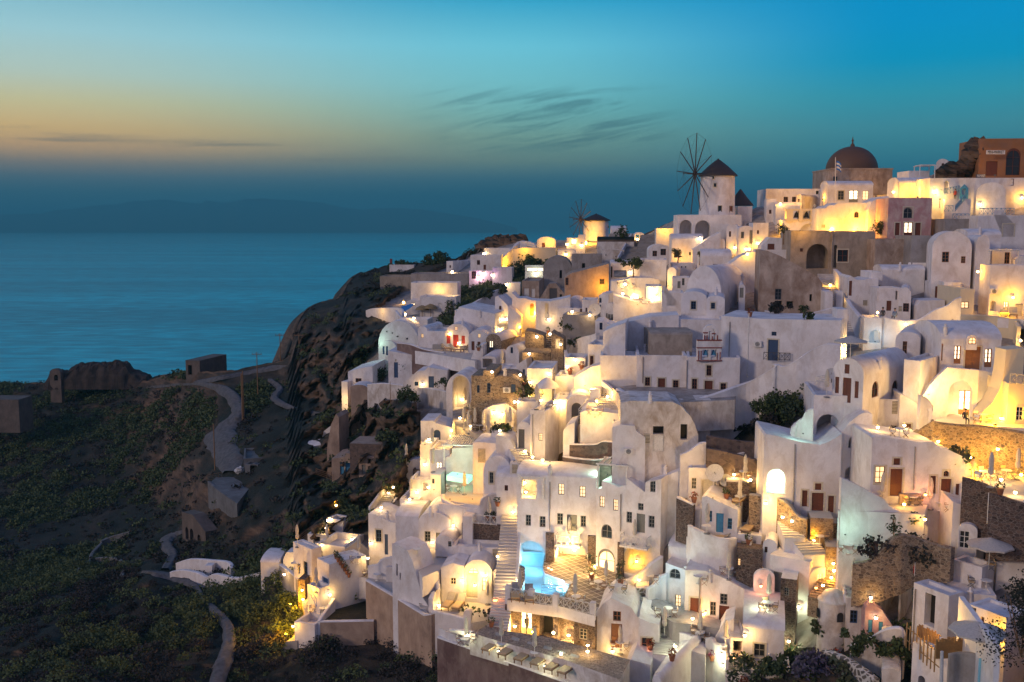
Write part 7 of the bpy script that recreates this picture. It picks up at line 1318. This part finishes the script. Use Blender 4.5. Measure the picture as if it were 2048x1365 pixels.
bush('dark evergreen at the right edge of the lower terraces', 2062, 1330, 3.4, 5.6, 'pine', 5200, 'evergreen_tree', .09, D=50, trunk=False); bush('dark juniper bush above the old chapel wing', 1850, 1135, 3.4, 2.6, 'pine', 900); bush('reddish dry shrub left of the juniper', 1822, 1128, 2.6, 2.0, 'brush', 500); bush('green garden bush below the curved white wall', 1730, 1310, 3.4, 1.5, 'leaf', 900); bush('second garden bush beside the round tower garden', 1778, 1318, 3.0, 1.6, 'leaf', 800)
bush('dark green shrub beside the whitewashed steps', 1580, 1330, 3.0, 2.4, 'leaf', 900); bush('purple lavender shrub at the bottom', 1638, 1362, 3.0, 2.0, 'lav', 900); bush('bushy green shrub at the bottom centre', 1500, 1362, 3.2, 1.8, 'scrub', 900); bush('dark shrub at the bottom left of the lavender', 1560, 1362, 3.0, 1.6, 'leaf', 700); bush('small bush right of the cobble steps', 1640, 1268, 1.2, 1.0, 'leaf', 260); bush('grey green shrub at the bottom right of the lavender', 1690, 1375, 3.2, 1.5, 'olive', 700)
bush('climbing shrub on the wall beside the blue door', 812, 752, 3.2, 3.6, 'leaf', 420, ls=.14); bush('round leafy tree left of the white arched portal', 889, 795, 2.6, 3.0, 'leaf', 600, 'tree', .15, trunk=True); bush('green shrubs on the peeling garden wall bank', 806, 805, 3.0, 2.2, 'leaf', 700); bush('small shrub right of the bank shrubs', 828, 806, 1.6, 1.2, 'leaf', 260); bush('orange leaved bush on the cliff corner courtyard', 762, 765, 2.4, 2.4, 'leaf', 500)
bush('yellow lit bush below the grey rubble wall', 573, 1222, 3.0, 2.0, 'scrub', 900); bush('second yellow lit bush on the left slope', 562, 1285, 3.4, 2.2, 'scrub', 1000); bush('bright green plant over the lamp by the ladder', 690, 1022, 1.8, 1.8, 'leaf', 400); bush('dark tree in the planted court', 1138, 690, 3.4, 3.6, 'leaf', 900, 'tree', .17, trunk=True); bush('low shrubs in the planted court', 1155, 698, 3.0, 1.6, 'leaf', 500)
bush('flowering shrub lit yellow by the stone house', 1058, 798, 2.6, 2.0, 'scrub', 600); bush('agave clump in the restaurant planter', 998, 864, 1.8, 1.2, 'olive', 260); bush('second agave clump right in the restaurant planter', 1012, 866, 1.2, .9, 'leaf', 200); bush('pale shrubs on the sloping far garden', 960, 600, 5.0, 2.2, 'olive', 900, ls=.3); bush('second pale shrub patch on the far garden', 990, 588, 5.0, 2.0, 'olive', 900, ls=.3); bush('dark bushes left of the far garden', 905, 630, 5.0, 3.0, 'leaf', 900, ls=.3)
bush('yellow lit hedge terrace below the far cream wall', 1060, 522, 7.0, 2.2, 'scrub', 1200, ls=.35); bush('second yellow lit hedge row below the first', 1080, 535, 7.0, 1.8, 'scrub', 1000, ls=.35); bush('dark round bush at the lit gate', 1040, 555, 4.0, 4.5, 'leaf', 800, ls=.3); bush('dark trees on the far ridge behind the small barn', 870, 532, 9.0, 4.0, 'leaf', 1200, ls=.4); bush('dark shrubs at the far cliff end', 800, 535, 7.0, 2.0, 'leaf', 600, ls=.4); bush('dark tree beside the low tavern row', 1246, 478, 2.4, 3.6, 'leaf', 360, 'tree', .25)
bush('yellowish scrub cap on the cliff edge', 710, 735, 6.0, 2.0, 'scrub', 900, ls=.3); bush('pink flower box plants before the brown doors', 1835, 1000, 2.4, .8, 'flow', 420, ls=.1); bush('thin climbing plant on the lower facade', 1790, 1075, .9, 2.4, 'leaf', 160, ls=.12); bush('second thin climbing plant near the parapet end', 1830, 1068, .7, 2.4, 'leaf', 140, ls=.12); bush('tall potted climber beside the glowing hotel door', 1182, 1152, 1.3, 2.6, 'olive', 380, ls=.1); bush('thin climber on the right pilaster', 1240, 1160, .8, 2.6, 'leaf', 240, ls=.1)
bush('dark shrub mass under the blue railed ridge terrace', 1766, 470, 2.2, 2.0, 'leaf', 400); bush('agave bank beside the rubble wall', 1930, 925, 1.6, 1.4, 'olive', 300); bush('dry shrub by the lower rubble wall', 1760, 1120, 2.6, 1.6, 'brush', 400)
for i in range(7): potted('clipped plant in a terracotta pot, number %s from the top in the row of seven' % ('one two three four five six seven'.split()[i]), 672+i*4.3, 1118+i*6.2, .33)
for lb, x, y, m in (('terracotta pot plant beside the long white stairway foot', 984, 1248, 'leaf'), ('red flowers in a pot beside the bottom porch', 1488, 1340, 'redf'), ('pink flowers in a pot on the roof hump', 1424, 1322, 'flow'), ('big terracotta jar on the bottom roof hump', 1344, 1322, 'redf'), ('red flowered pot at the candle lit steps', 1300, 1300, 'redf'), ('round bush in a pot, left of three on the railed terrace', 973, 1010, 'leaf'), ('round bush in a pot, middle of three on the railed terrace', 985, 1012, 'leaf'),
    ('round bush in a pot, right of three on the railed terrace', 995, 1013, 'leaf'), ('small pot on the dark rubble house wall', 1498, 1075, 'leaf'), ('potted plant on the rubble terrace by the pale door', 1453, 998, 'leaf'), ('red leaved pot on the wall left of the pale door', 1388, 1006, 'redf'), ('terracotta pot below the round topped lamp', 1048, 774, 'leaf'), ('potted plant by the restaurant gate', 934, 826, 'leaf'), ('potted plant on the slatted stair terrace', 813, 975, 'redf'),
    ('potted plant on the lane of the left spur', 720, 1058, 'redf'), ('potted plant by the lit box on the left spur', 688, 1094, 'leaf'), ('clay jar plant on the stair wall ledge', 1785, 852, 'brush'), ('tall urn plant on the warm right terrace', 2000, 990, 'leaf'), ('flower pot on the bright hotel patio', 1183, 1158, 'olive'), ('pot plant on the right patio corner', 1241, 1172, 'olive'), ('pot plant below the blue shuttered window of the big vault', 1500, 634, 'redf'), ('potted shrub beside the green shuttered terrace', 957, 702, 'leaf'), ('leafy pot at the top of the stone stairway', 1096, 668, 'leaf'), ('small pot on the lamp lit balcony', 1141, 722, 'redf'), ('second small pot on the lamp lit balcony', 1164, 722, 'redf'), ('orange flowers in a pot in the round tower garden', 1668, 1300, 'redf')): potted(lb, x, y, .38, m)
# ---------- rails, pergolas, poles ----------
def R(label, pts, D=None, h=1.0, mat='wf', x=True, horiz=False, step=.6):
    P = [at(a, b, (D if not isinstance(D, (list, tuple)) else D[i])) if D else floor_at(a, b)+UZ*0 for i, (a, b) in enumerate(pts)]
    root = thing('railing_section', label, 'railing', P[0]); rail(root, P, h, mat, step, x, horiz)
q = [at(875, 1276, 89.5)]
R('white railing with crossed bars in front of the pool deck, left part', [(1018, 1197), (1055, 1204)]); R('white railing with crossed bars in front of the pool deck, middle part', [(1066, 1206), (1104, 1213)]); R('white railing with crossed bars in front of the pool deck, right part', [(1115, 1215), (1178, 1229)])
for i, (x, y) in enumerate(((1015, 1199), (1061, 1207), (1110, 1216), (1184, 1233))): B('white rail pier %s along the pool deck' % ('first from the left', 'second from the left', 'third from the left', 'at the right end')[i], x-5, y-26, x+5, y, 20, None, 'f', '', D=93.3*696/(y-452), d=.5, nm='rail_pier', cat='pier', ext=.5)
R('white crossed railing of the rubble based terrace', [(945, 1048), (993, 1052)], [101, 100.3]); R('white three bar railing of the lit terrace left of the old house', [(1157, 838), (1183, 840), (1230, 842)], [102.5, 102, 101], .9, x=False, horiz=True); R('white bar railing climbing beside the green arched door', [(1157, 836), (1176, 812)], [102.5, 106], .9, x=False, horiz=True)
R('thin dark metal rail at the pool corner', [(1083, 1190), (1124, 1192), (1140, 1176)], [91, 90.5, 92.5], 1.0, 'met', False, True); R('blue railing along the ridge terrace', [(1958, 430), (2028, 430)], [139, 138.2], .9, 'lbl'); R('blue railing by the kiosk landing', [(1905, 441), (1938, 441)], [141.8, 141.5], .9, 'lbl'); R('blue stair rail below the kiosk', [(1910, 424), (1934, 396)], [143, 149], .9, 'lbl'); R('dark crossed railing left of the kiosk', [(1866, 395), (1918, 384)], [148, 150], .9, 'lbl'); R('blue crossed railing at the landing edge', [(1888, 424), (1906, 424)], [146, 146], .9, 'lbl')
R('black crossed railing under the blue door behind the church', [(1527, 720), (1580, 722)], [104.2, 104], .8, 'met'); R('dark teal balcony railing of the awning building', [(1326, 632), (1352, 634)], [133, 132.4], .9, 'lbl'); R('olive green balcony railing above the warm wall', [(1178, 706), (1190, 708)], [121, 120], .9, 'gr'); R('dark railing of the hillside restaurant deck', [(1224, 579), (1255, 586), (1288, 592)], [157, 156, 155.5], .9, 'met', False)
R('blue balcony rail on the left spur', [(620, 1190), (633, 1215)], [103, 101], .9, 'blue', False); R('black stair handrail on the left spur slope', [(600, 1085), (645, 1050)], [118, 122], .9, 'wood', False, True); R('dark crossed rail on the left spur roof', [(628, 1098), (645, 1118)], [112, 110], .8, 'met'); R('yellow lit crossed railing at the right edge', [(2020, 768), (2060, 772)], [86, 85.6], .9, 'cm'); R('white railing in the church garden', [(1632, 768), (1660, 762)], [89.5, 90.5], .6, 'wf', False, True)
R('wooden handrail along the cliff ladder path', [(632, 950), (668, 962)], [139, 138], .9, 'wood', False, True); R('short wooden rail right of the cliff ladder', [(682, 964), (708, 972)], [137.5, 136], .9, 'wood', False, True); R('wooden rail on the unfinished pool slab', [(414, 962), (444, 956)], [156.5, 158], .9, 'wood', False, True); R('white picket gate at the restaurant entrance', [(926, 830), (944, 822)], [119.5, 121], 1.2, 'wf', False, step=.25)
def ladder(label, x0, y0, x1, y1, D0, D1):
    P, Q = at(x0, y0, D0), at(x1, y1, D1); root = thing('ladder_stair', label, 'ladder', P); mb = MB(); v = (Q-P); s = Vector((.45, 0, 0))
    for k in (-1, 1): mb.tube(P+s*k, Q+s*k, .06)
    for i in range(9): a = P+v*(i/8); mb.tube(a-s, a+s, .05)
    mb.build('rungs', 'plank', root)
ladder('wooden ladder stair leaning on the cliff above the left spur', 667, 1004, 678, 970, 133, 136.5)
def pergola(label, x0, x1, y, yb, D, d=3, n=8, m='wf', yaw=6, cloth=False, cm_='sheet'):
    a = math.radians(yaw); P0 = at(x1, y, D); T_ = Vector((math.cos(a), -math.sin(a), 0)); Bk = Vector((math.sin(a), math.cos(a), 0)); fr_ = (P0, T_, Bk); s0, _ = sof(fr_, x0, y); zb_ = at(x1, yb, D).z
    root = thing('pergola', label, 'pergola', pt(fr_, s0, zb_)); z = P0.z; mb = MB()
    for s in (s0, 0):
        for w in (0, d): fbox(mb, fr_, s-.06, s+.06, zb_-1.2, z, w-.06, w+.06)
    mb.build('post_frame', m, root) 
    for q in (0, d): mb = MB(); fbox(mb, fr_, s0-.2, .2, z, z+.12, q-.07, q+.07); mb.build('beam', m, root)
    mb = MB()
    for k in range(n):
        s = s0+(-s0)*(k+.5)/n; w_ = -s0/n*(.42 if cloth else .2)
        if cloth: mb.grid([[pt(fr_, s+(q-.5)*2*w_, z+.14-.12*math.sin(math.pi*q), d*t/4) for q in (0, .25, .5, .75, 1)] for t in range(5)])
        else: fbox(mb, fr_, s-.05, s+.05, z+.12, z+.2, -.25, d+.25)
    mb.build('fabric_strips' if cloth else 'slats', cm_ if cloth else m, root)
pergola('white slatted pergola over the far cliff terrace', 853, 905, 570, 592, 224, 4, 12); pergola('slatted white pergola over the restaurant wall by the green pool', 888, 948, 893, 915, 111, 5, 14); pergola('grey fabric strip pergola at the corner balcony of the hotel', 1042, 1086, 957, 975, 97, 3, 5, cloth=True, yaw=13); pergola('grey fabric pergola shading the mint green hotel terrace', 1196, 1253, 934, 960, 94.5, 3, 5, cloth=True, yaw=20)
pergola('thin white pergola on the ridge left of the small vault', 1840, 1870, 332, 344, 160, 3, 8); pergola('white pergola over the planted court', 1142, 1190, 652, 682, 137, 4, 10); pergola('slatted shade over the recess of the stepped house', 1372, 1414, 1140, 1152, 86.5, 3, 6, cloth=True, yaw=18); pergola('flat white pergola on the far right house', 1980, 2038, 503, 530, 117.5, 2.5, 10)
def polex(label, x, yb, h, D=None, arm=True, m='wood', r=.11):
    p = floor_at(x, yb); root = thing('utility_pole', label, 'pole', p); mb = MB(); mb.tube(p-UZ, p+UZ*h, r*1.2, r*.8); mb.build('pole_shaft', m, root)
    if arm: mb = MB(); mb.tube(p+UZ*(h-.4)+Vector((-1, 0, 0)), p+UZ*(h-.4)+Vector((1, 0, 0)), .07); [mb.tube(p+UZ*(h-.4)+Vector((t, 0, 0)), p+UZ*(h-.1)+Vector((t, 0, 0)), .05) for t in (-.9, -.3, .3, .9)]; mb.build('crossarm', m, root)
polex('dark utility pole with a crossarm on the valley rim', 516, 795, 9.2); polex('utility pole standing against the sea nearer the cliff', 561, 722, 6); polex('left one of the close pair of tall dark poles by the road', 483, 838, 9.5, arm=False, r=.14); polex('right one of the close pair of tall dark poles by the road', 488, 842, 9.8, arm=False, r=.14); polex('single slim pole beside the pale road', 430, 940, 8.2, arm=False); polex('tiny pole on the cliff brow', 601, 682, 2.8, arm=True)
polex('tall thin white flagpole on the church roof edge', 1495, 736, 5.9, arm=False, m='wf', r=.07); polex('wooden pole on the white wall of the ruins bank', 781, 812, 3.6, arm=False, m='wood', r=.05)
p = at(1671, 392, 168); root = thing('flagpole', 'pole with a small blue and white striped flag before the brown dome', 'flagpole', p); mb = MB(); mb.tube(p-UZ, at(1671, 315, 168), .07, .05); mb.build('pole_shaft', 'wf', root)
for k in range(5): a = at(1673, 322+k*3.6, 168); mb = MB(); mb.grid([[a+Vector((.1*i, .08*math.sin(i*1.1), -.03*i*i*.25-.3*t)) for i in range(9)] for t in (0, 1)]); mb.build('flag_stripe', 'blue' if k % 2 == 0 else 'wf', root)
p = floor_at(1829, 1152); root = thing('flag', 'small red and white pennant at the corner of the large flat roof', 'flag', p); mb = MB(); mb.tube(p, p+UZ*1.1, .03); mb.build('staff', 'wf', root); mb = MB(); mb.face([p+UZ*.2, p+UZ*.85, p+Vector((-.12, 0, .8)), p+Vector((-.22, 0, .15))]); mb.build('pennant', 'rd', root)
def dish(label, x, y, r, D=None):
    p = floor_at(x, y) if not D else at(x, y, D); root = thing('satellite_dish', label, 'satellite dish', p); mb = MB(); mb.tube(p, p+UZ*(r+.25), .05); mb.build('mast', 'met', root); c = p+UZ*(r+.3); ax = Vector((-.35, -.8, .42)).normalized(); u = ax.orthogonal().normalized(); v = ax.cross(u); mb = MB()
    mb.grid([[c+ax*(.18*q*q*r/.5)+(u*math.cos(t)+v*math.sin(t))*r*q for t in [2*math.pi*k/20 for k in range(20)]] for q in (0.02, .4, .75, 1)], True, True); mb.build('reflector', 'sheet', root); mb = MB(); mb.tube(c, c+ax*r*.8, .025); mb.build('feed_arm', 'met', root)
dish('large white satellite dish behind the white wall point', 1432, 936, .85); dish('smaller white satellite dish right of the large one', 1452, 938, .6); dish('grey satellite dish beside the tall narrow house', 1190, 640, .9); dish('dish on the white wall beside the church garden', 1664, 734, .55)
def acbox(label, x, y, D=None):
    p, n = snap(x, y); n.z = 0; n = n.normalized() if n.length > .1 else Vector((0, -1, 0)); U = Vector((-n.y, n.x, 0)); root = thing('air_conditioner', label, 'air conditioner', p); mb = MB(); mb.box(p, U, n, -.42, .42, -.3, .3, .02, .35); mb.build('casing', 'wf', root); mb = MB()
    for k in range(3): mb.grid([[p+n*(.36+.005*k)+(U*math.cos(t)+UZ*math.sin(t))*q for t in [2*math.pi*j/14 for j in range(14)]] for q in (.08*k+.02, .08*k+.07)], False, True)
    mb.build('fan_grille', 'met', root)
acbox('air conditioner on the white block beside the peeling house', 1257, 902); acbox('air conditioner by the blue door behind the church', 1516, 688); acbox('air conditioner on the yellow courtyard wall', 1986, 583); acbox('boxed air conditioner on the stone house wall', 1014, 780)
# blue kiosk, canvas, plank fence, glass
B('small blue pointed wooden kiosk at the top of the blue stair rail', 1920, 369, 1936, 398, 8, None, 'g8', 'o1924,378,1932,390', m='lbl', D=149.5, d=1.2, nm='kiosk', cat='kiosk', ext=.5)
root = thing('shade_sail', 'bright blue shade sail on the far cliff terrace', 'awning', at(803, 622, 205)); mb = MB(); mb.grid([[at(803, 613, 206), at(812, 611, 205), at(822, 608, 203), at(826, 608, 202)], [at(804, 626, 203), at(810, 623, 202.5), at(820, 617, 201.5), at(826, 612, 201.5)]]); mb.build('canvas', 'blue', root)
root = thing('awning', 'pink lit draped awning in the far courtyard', 'awning', at(960, 545, 236)); mb = MB(); mb.grid([[at(958, 548, 235), at(972, 543, 234), at(986, 538, 233)], [at(962, 553, 232), at(975, 550, 231), at(986, 545, 231)]]); mb.build('canvas', 'cnv', root)
def fence(label, x0, x1, y0, y1, Da, Db, n, m, h0=1.4):
    P, Q = at(x0, y0, Da), at(x1, y1, Db); root = thing('plank_fence', label, 'fence', P); mb = MB(); v = Q-P; U = v.normalized(); n_ = Vector((-U.y, U.x, 0)); rd = random.Random(n)
    for i in range(n): a = P+v*(i/n); hh = h0*rd.uniform(.8, 1.15); mb.box(a, Vector((U.x, U.y, 0)), n_, -.05, .06, -.2, hh, -.03, .03)
    mb.build('planks', m, root); mb = MB()
    for q in (.2, .75): mb.tube(P+UZ*h0*q+n_*.05, Q+UZ*h0*q+n_*.05, .04)
    mb.build('cross_rails', m, root)
fence('weathered pallet fence with tall upright boards at the lower right', 1812, 1876, 1290, 1345, 68, 62.5, 9, 'plank', 1.7); fence('yellow lit bamboo fence behind the open parasol', 1872, 1925, 1312, 1310, 62, 62.5, 26, 'plank', 1.1); fence('broken grey boards above the pallet fence', 1835, 1880, 1268, 1288, 67, 64, 14, 'wood', .7)
W('grey curved screen wall under the open parasol', [(1896, 1312, 1380, 60), (1925, 1308, 1380, 60), (1950, 1312, 1380, 59.5)], m='gry', t=.2); root = thing('glass_screen', 'clear glass wind screen beside the curved screen wall', 'screen', at(1952, 1370, 58.5)); mb = MB(); a, b = at(1952, 1370, 58.6), at(1982, 1370, 58); mb.abox(a.x, b.x, 58.4, 58.44, a.z, at(1952, 1316, 58.5).z); mb.build('glass_panel', 'pool', root)
p = at(1886, 1330, 59); root = thing('steel_post', 'shiny steel post with a coiled pipe beside the wooden fence', 'post', p-UZ*3); mb = MB(); mb.tube(p-UZ*3, at(1884, 1303, 59), .12, .1); mb.build('pipe', 'sheet', root); WL
def mk_chim():
    r = thing('chimney', 'x', 'chimney'); m_ = MB(); m_.lathe((0, 0, -.3), [(.34, 0), (.26, 1.0), (.26, 1.15)], 4); m_.build('stack', 'w', r); c = MB(); c.lathe((0, 0, .85), [(.34, 0), (.34, .06), (.16, .1), (.14, .3), (.2, .34), (.03, .46)], 8); c.build('cowl', 'w', r); return proto(r)
CM = mk_chim()
for w_, x, y in (('on the wide barrel roof of the big hall', 1480, 548), ('on the two part front house', 1432, 590), ('on the brown shuttered vault house', 1760, 735), ('on the low curved roof house', 1890, 668), ('on the left hotel roof', 1100, 948), ('on the broad lilac hotel roof', 1330, 935), ('on the long stepped house', 1420, 1160), ('on the dark stone house', 1500, 1072), ('on the round tower dome edge', 1690, 1200), ('on the hidden porch roof', 960, 1100),
    ('on the grey door vault', 862, 1030), ('on the blue window house', 775, 1038), ('on the stone house roof', 1010, 752), ('on the red door house', 925, 650), ('on the angular white house', 960, 632), ('on the blue roofed long house', 1300, 645), ('on the church roof', 1290, 705), ('on the mansion roof', 1690, 462), ('on the tall vault house', 1960, 470), ('on the low barrel house', 1800, 540), ('on the flat roof deck', 1940, 1200), ('on the twin gable house', 1490, 452), ('on the bottom vault house', 1540, 1270), ('on the peeling house', 1300, 803)):
    place(CM, 'small white chimney with a cowl '+w_, x, y, 20+x % 50, s=.75, grp='small white chimneys on the roofs')
def pipe(label, x, y0, y1):
    p, n = snap(x, y0); q, n2 = snap(x, y1); root = thing('drain_pipe', label, 'pipe', p); mb = MB(); p = p+n*.08; mb.tube(p, Vector((p.x, p.y, q.z)), .05, n=5); mb.tube(p+UZ*.02, p+UZ*.02-n*.15, .05, n=5); mb.build('pipe_run', 'gry', root)
for w_, x, a, b in (('left on the church front', 1286, 715, 790), ('between the church wings', 1374, 722, 800), ('on the long wall behind the church', 1460, 645, 720), ('on the big rounded facade', 1590, 890, 1010), ('on the hotel front', 1100, 965, 1060), ('on the right hotel half', 1242, 990, 1070), ('on the plain wall above the rubble banks', 1228, 840, 890), ('on the stepped house', 1400, 1155, 1230), ('on the faceted block', 1066, 830, 915), ('on the mansion wall', 1665, 470, 535), ('on the long white facade', 1830, 895, 980), ('on the large flat roofed house', 1832, 1180, 1270)): pipe('thin grey drain pipe '+w_, x, a, b)
# garden seat and benches
B('white bench block on the beige balcony', 772, 1135, 786, 1156, 10, None, 'F', '', D=102.5, d=1, nm='bench', cat='bench', ext=.5); B('grey sofa on the red door terrace', 865, 690, 883, 697, 8, None, 'F', '', m='cush', D=152.5, d=.9, nm='sofa', cat='sofa', ext=.2); B('brown planter box before the brown doors', 1799, 990, 1842, 998, 8, None, 'F', '', m='clay', D=80.5, d=.6, nm='planter_box', cat='planter', ext=.5)
# ---------- people ----------
def person(label, x, y, rz=0, pose='stand', top='cl1', leg='cl1', D=None):
    p = floor_at(x, y) if not D else at(x, y, D); root = thing('person', label, 'person', p, math.radians(rz)); WL[root.name] = Vector((0, 0, 0))
    hip = .92 if pose != 'sit' else .5; dz = hip-.92; sit = pose == 'sit'
    J = [(0, 0, hip, .14, .12), (0, 0, 1.15+dz, .14, .11), (0, 0, 1.38+dz, .18, .11), (0, 0, 1.48+dz, .07, .07), (0, .01, 1.57+dz, .09, .1), (0, .02, 1.68+dz, .09, .1)]; E = [(0, 1), (1, 2), (2, 3), (3, 4), (4, 5)]
    for s in (-1, 1):
        k = len(J)
        if sit: J += [(s*.1, 0, hip-.02, .09, .09), (s*.12, .42, hip, .07, .07), (s*.12, .44, .06, .05, .05), (s*.12, .56, .04, .045, .035)]
        elif pose == 'walk': J += [(s*.1, 0, .85, .09, .09), (s*.1, s*.12+.04, .48, .065, .065), (s*.1, s*.24-.08, .08, .045, .045), (s*.1, s*.24+.06, .04, .045, .035)]
        else: J += [(s*.1, 0, .85, .09, .09), (s*.11, .02, .48, .065, .065), (s*.11, 0, .08, .045, .045), (s*.11, .13, .04, .045, .035)]
        E += [(0, k), (k, k+1), (k+1, k+2), (k+2, k+3)]; k = len(J); a = .2 if (pose == 'walk' and s > 0) else 0
        J += [(s*.2, 0, 1.4+dz, .06, .06), (s*.25, -.02+a*.5, 1.13+dz, .045, .045), (s*.23, .08+a, .92+dz+a*.8, .032, .032), (s*.22, .11+a, .86+dz+a*.9, .035, .02)]; E += [(2, k), (k, k+1), (k+1, k+2), (k+2, k+3)]
    me = bpy.data.meshes.new('body'); me.from_pydata([j[:3] for j in J], E, []); o = bpy.data.objects.new('body', me); C.objects.link(o); sk = o.modifiers.new('skin', 'SKIN'); me.skin_vertices.new() if not me.skin_vertices else None
    for i, j in enumerate(J): me.skin_vertices[0].data[i].radius = (j[3], j[4])
    me.skin_vertices[0].data[0].use_root = True; sb = o.modifiers.new('sub', 'SUBSURF'); sb.levels = 1; sb.render_levels = 1; bpy.context.view_layer.update()
    m2 = bpy.data.meshes.new_from_object(o.evaluated_get(bpy.context.evaluated_depsgraph_get())); C.objects.unlink(o)
    for mt in (top, leg, 'skin'): m2.materials.append(M[mt])
    for f in m2.polygons: c = f.center; f.material_index = 2 if c.z > 1.47+dz or (abs(c.x) > .17 and c.z < 1.0+dz) else (1 if c.z < hip else 0); f.use_smooth = True
    b = bpy.data.objects.new('body', m2); C.objects.link(b); b.parent = root
    h = MB(); h.lathe((0, .0, 1.64+dz), [(.095, 0), (.112, .07), (.09, .14), (.03, .18)], 12); hh = h.build('hair', 'hair', root)
person('person in dark clothes standing in the lit doorway under the patio', 1054, 1268, 200, 'walk', 'cl1', 'cl1'); person('person in a dark shirt sitting by the round gate', 1765, 640, 0, 'sit', 'cl1', 'cl2'); person('person in a pale blue shirt sitting right of the round gate', 1789, 642, 0, 'sit', 'cl2', 'cl1'); person('person in red standing on the blue railed landing', 1908, 398, 180, 'stand', 'rd', 'cl1'); person('person in dark clothes sitting at the cafe terrace table', 1930, 848, 180, 'sit', 'cl1', 'cl1'); person('person in tan clothes walking on the lit path by the agave', 1942, 950, 150, 'walk', 'cus', 'cus')
# rocky ruin on the headland and white sacks
def mound(label, prof, D, dep, m):
    root = thing('rock_mound', label, 'rock', at(prof[0][0], prof[0][1], D)); mb = MB(); rows = []; xs_ = np.arange(prof[0][0], prof[-1][0]+1, 3.0); ys_ = np.interp(xs_, [a for a, b in prof], [b for a, b in prof])
    for j in range(15):
        t = -1+2*j/14; r = []
        for x, y in zip(xs_, ys_):
            b = at(x, 767, D); h = at(x, y, D).z-b.z; q = (1-abs(t)**2.6)**.6 if abs(t) < 1 else 0
            v = Vector((x*.022, t*2, y*.01)); r.append(Vector((b.x+mn.noise(v*2)*.5, D+t*dep+mn.noise(v*3)*.9, b.z-1+(h+1)*q*(1+.12*mn.fractal(v*4, .8, 2.1, 6)))))
        rows.append(r)
    mb.grid(rows, False); mb.build('rock_body', m, root)
flat('drock', (.045, .033, .027), .95, .5, 0, .6)
mound('long low dark rock mound on the headland against the sea', [(100, 772), (104, 748), (112, 739), (125, 740), (140, 742), (158, 729), (190, 725), (215, 726), (240, 722), (258, 727), (266, 738), (280, 744), (298, 750), (304, 768)], 262, 4, 'drock')
rocks('pale construction sacks by the small tunnel', [(476, 942), (484, 942), (480, 938)], 160, .5, 'sheet', nm='rubble_sacks', seed=12)
B('small arched stone wall at the left end of the headland rock', 100, 738, 122, 768, 4, None, 'v10', 'x108,750,116,762', m='dtan', D=258, d=1.5)
for o in list(LP.values())+[LO, CH, CHD, TB, PA, OP, SW, CM]:
    for c in KIDS.get(o.name, []): bpy.data.objects.remove(c)
    bpy.data.objects.remove(o)
if HAZE:
    COLLECT[0] = False
    m = bpy.data.materials.new('air'); m.use_nodes = True; nt = m.node_tree; nt.nodes.clear(); out = nt.nodes.new('ShaderNodeOutputMaterial'); v = nt.nodes.new('ShaderNodeVolumePrincipled')
    v.inputs['Color'].default_value = (.14, .64, .76, 1); v.inputs['Density'].default_value = HAZE; nt.links.new(v.outputs[0], out.inputs['Volume']); M['air'] = m
    mb = MB(); mb.abox(-17000, 17000, -320, 30000, -7, 460); mb.build('haze', 'air', None, 'stuff')
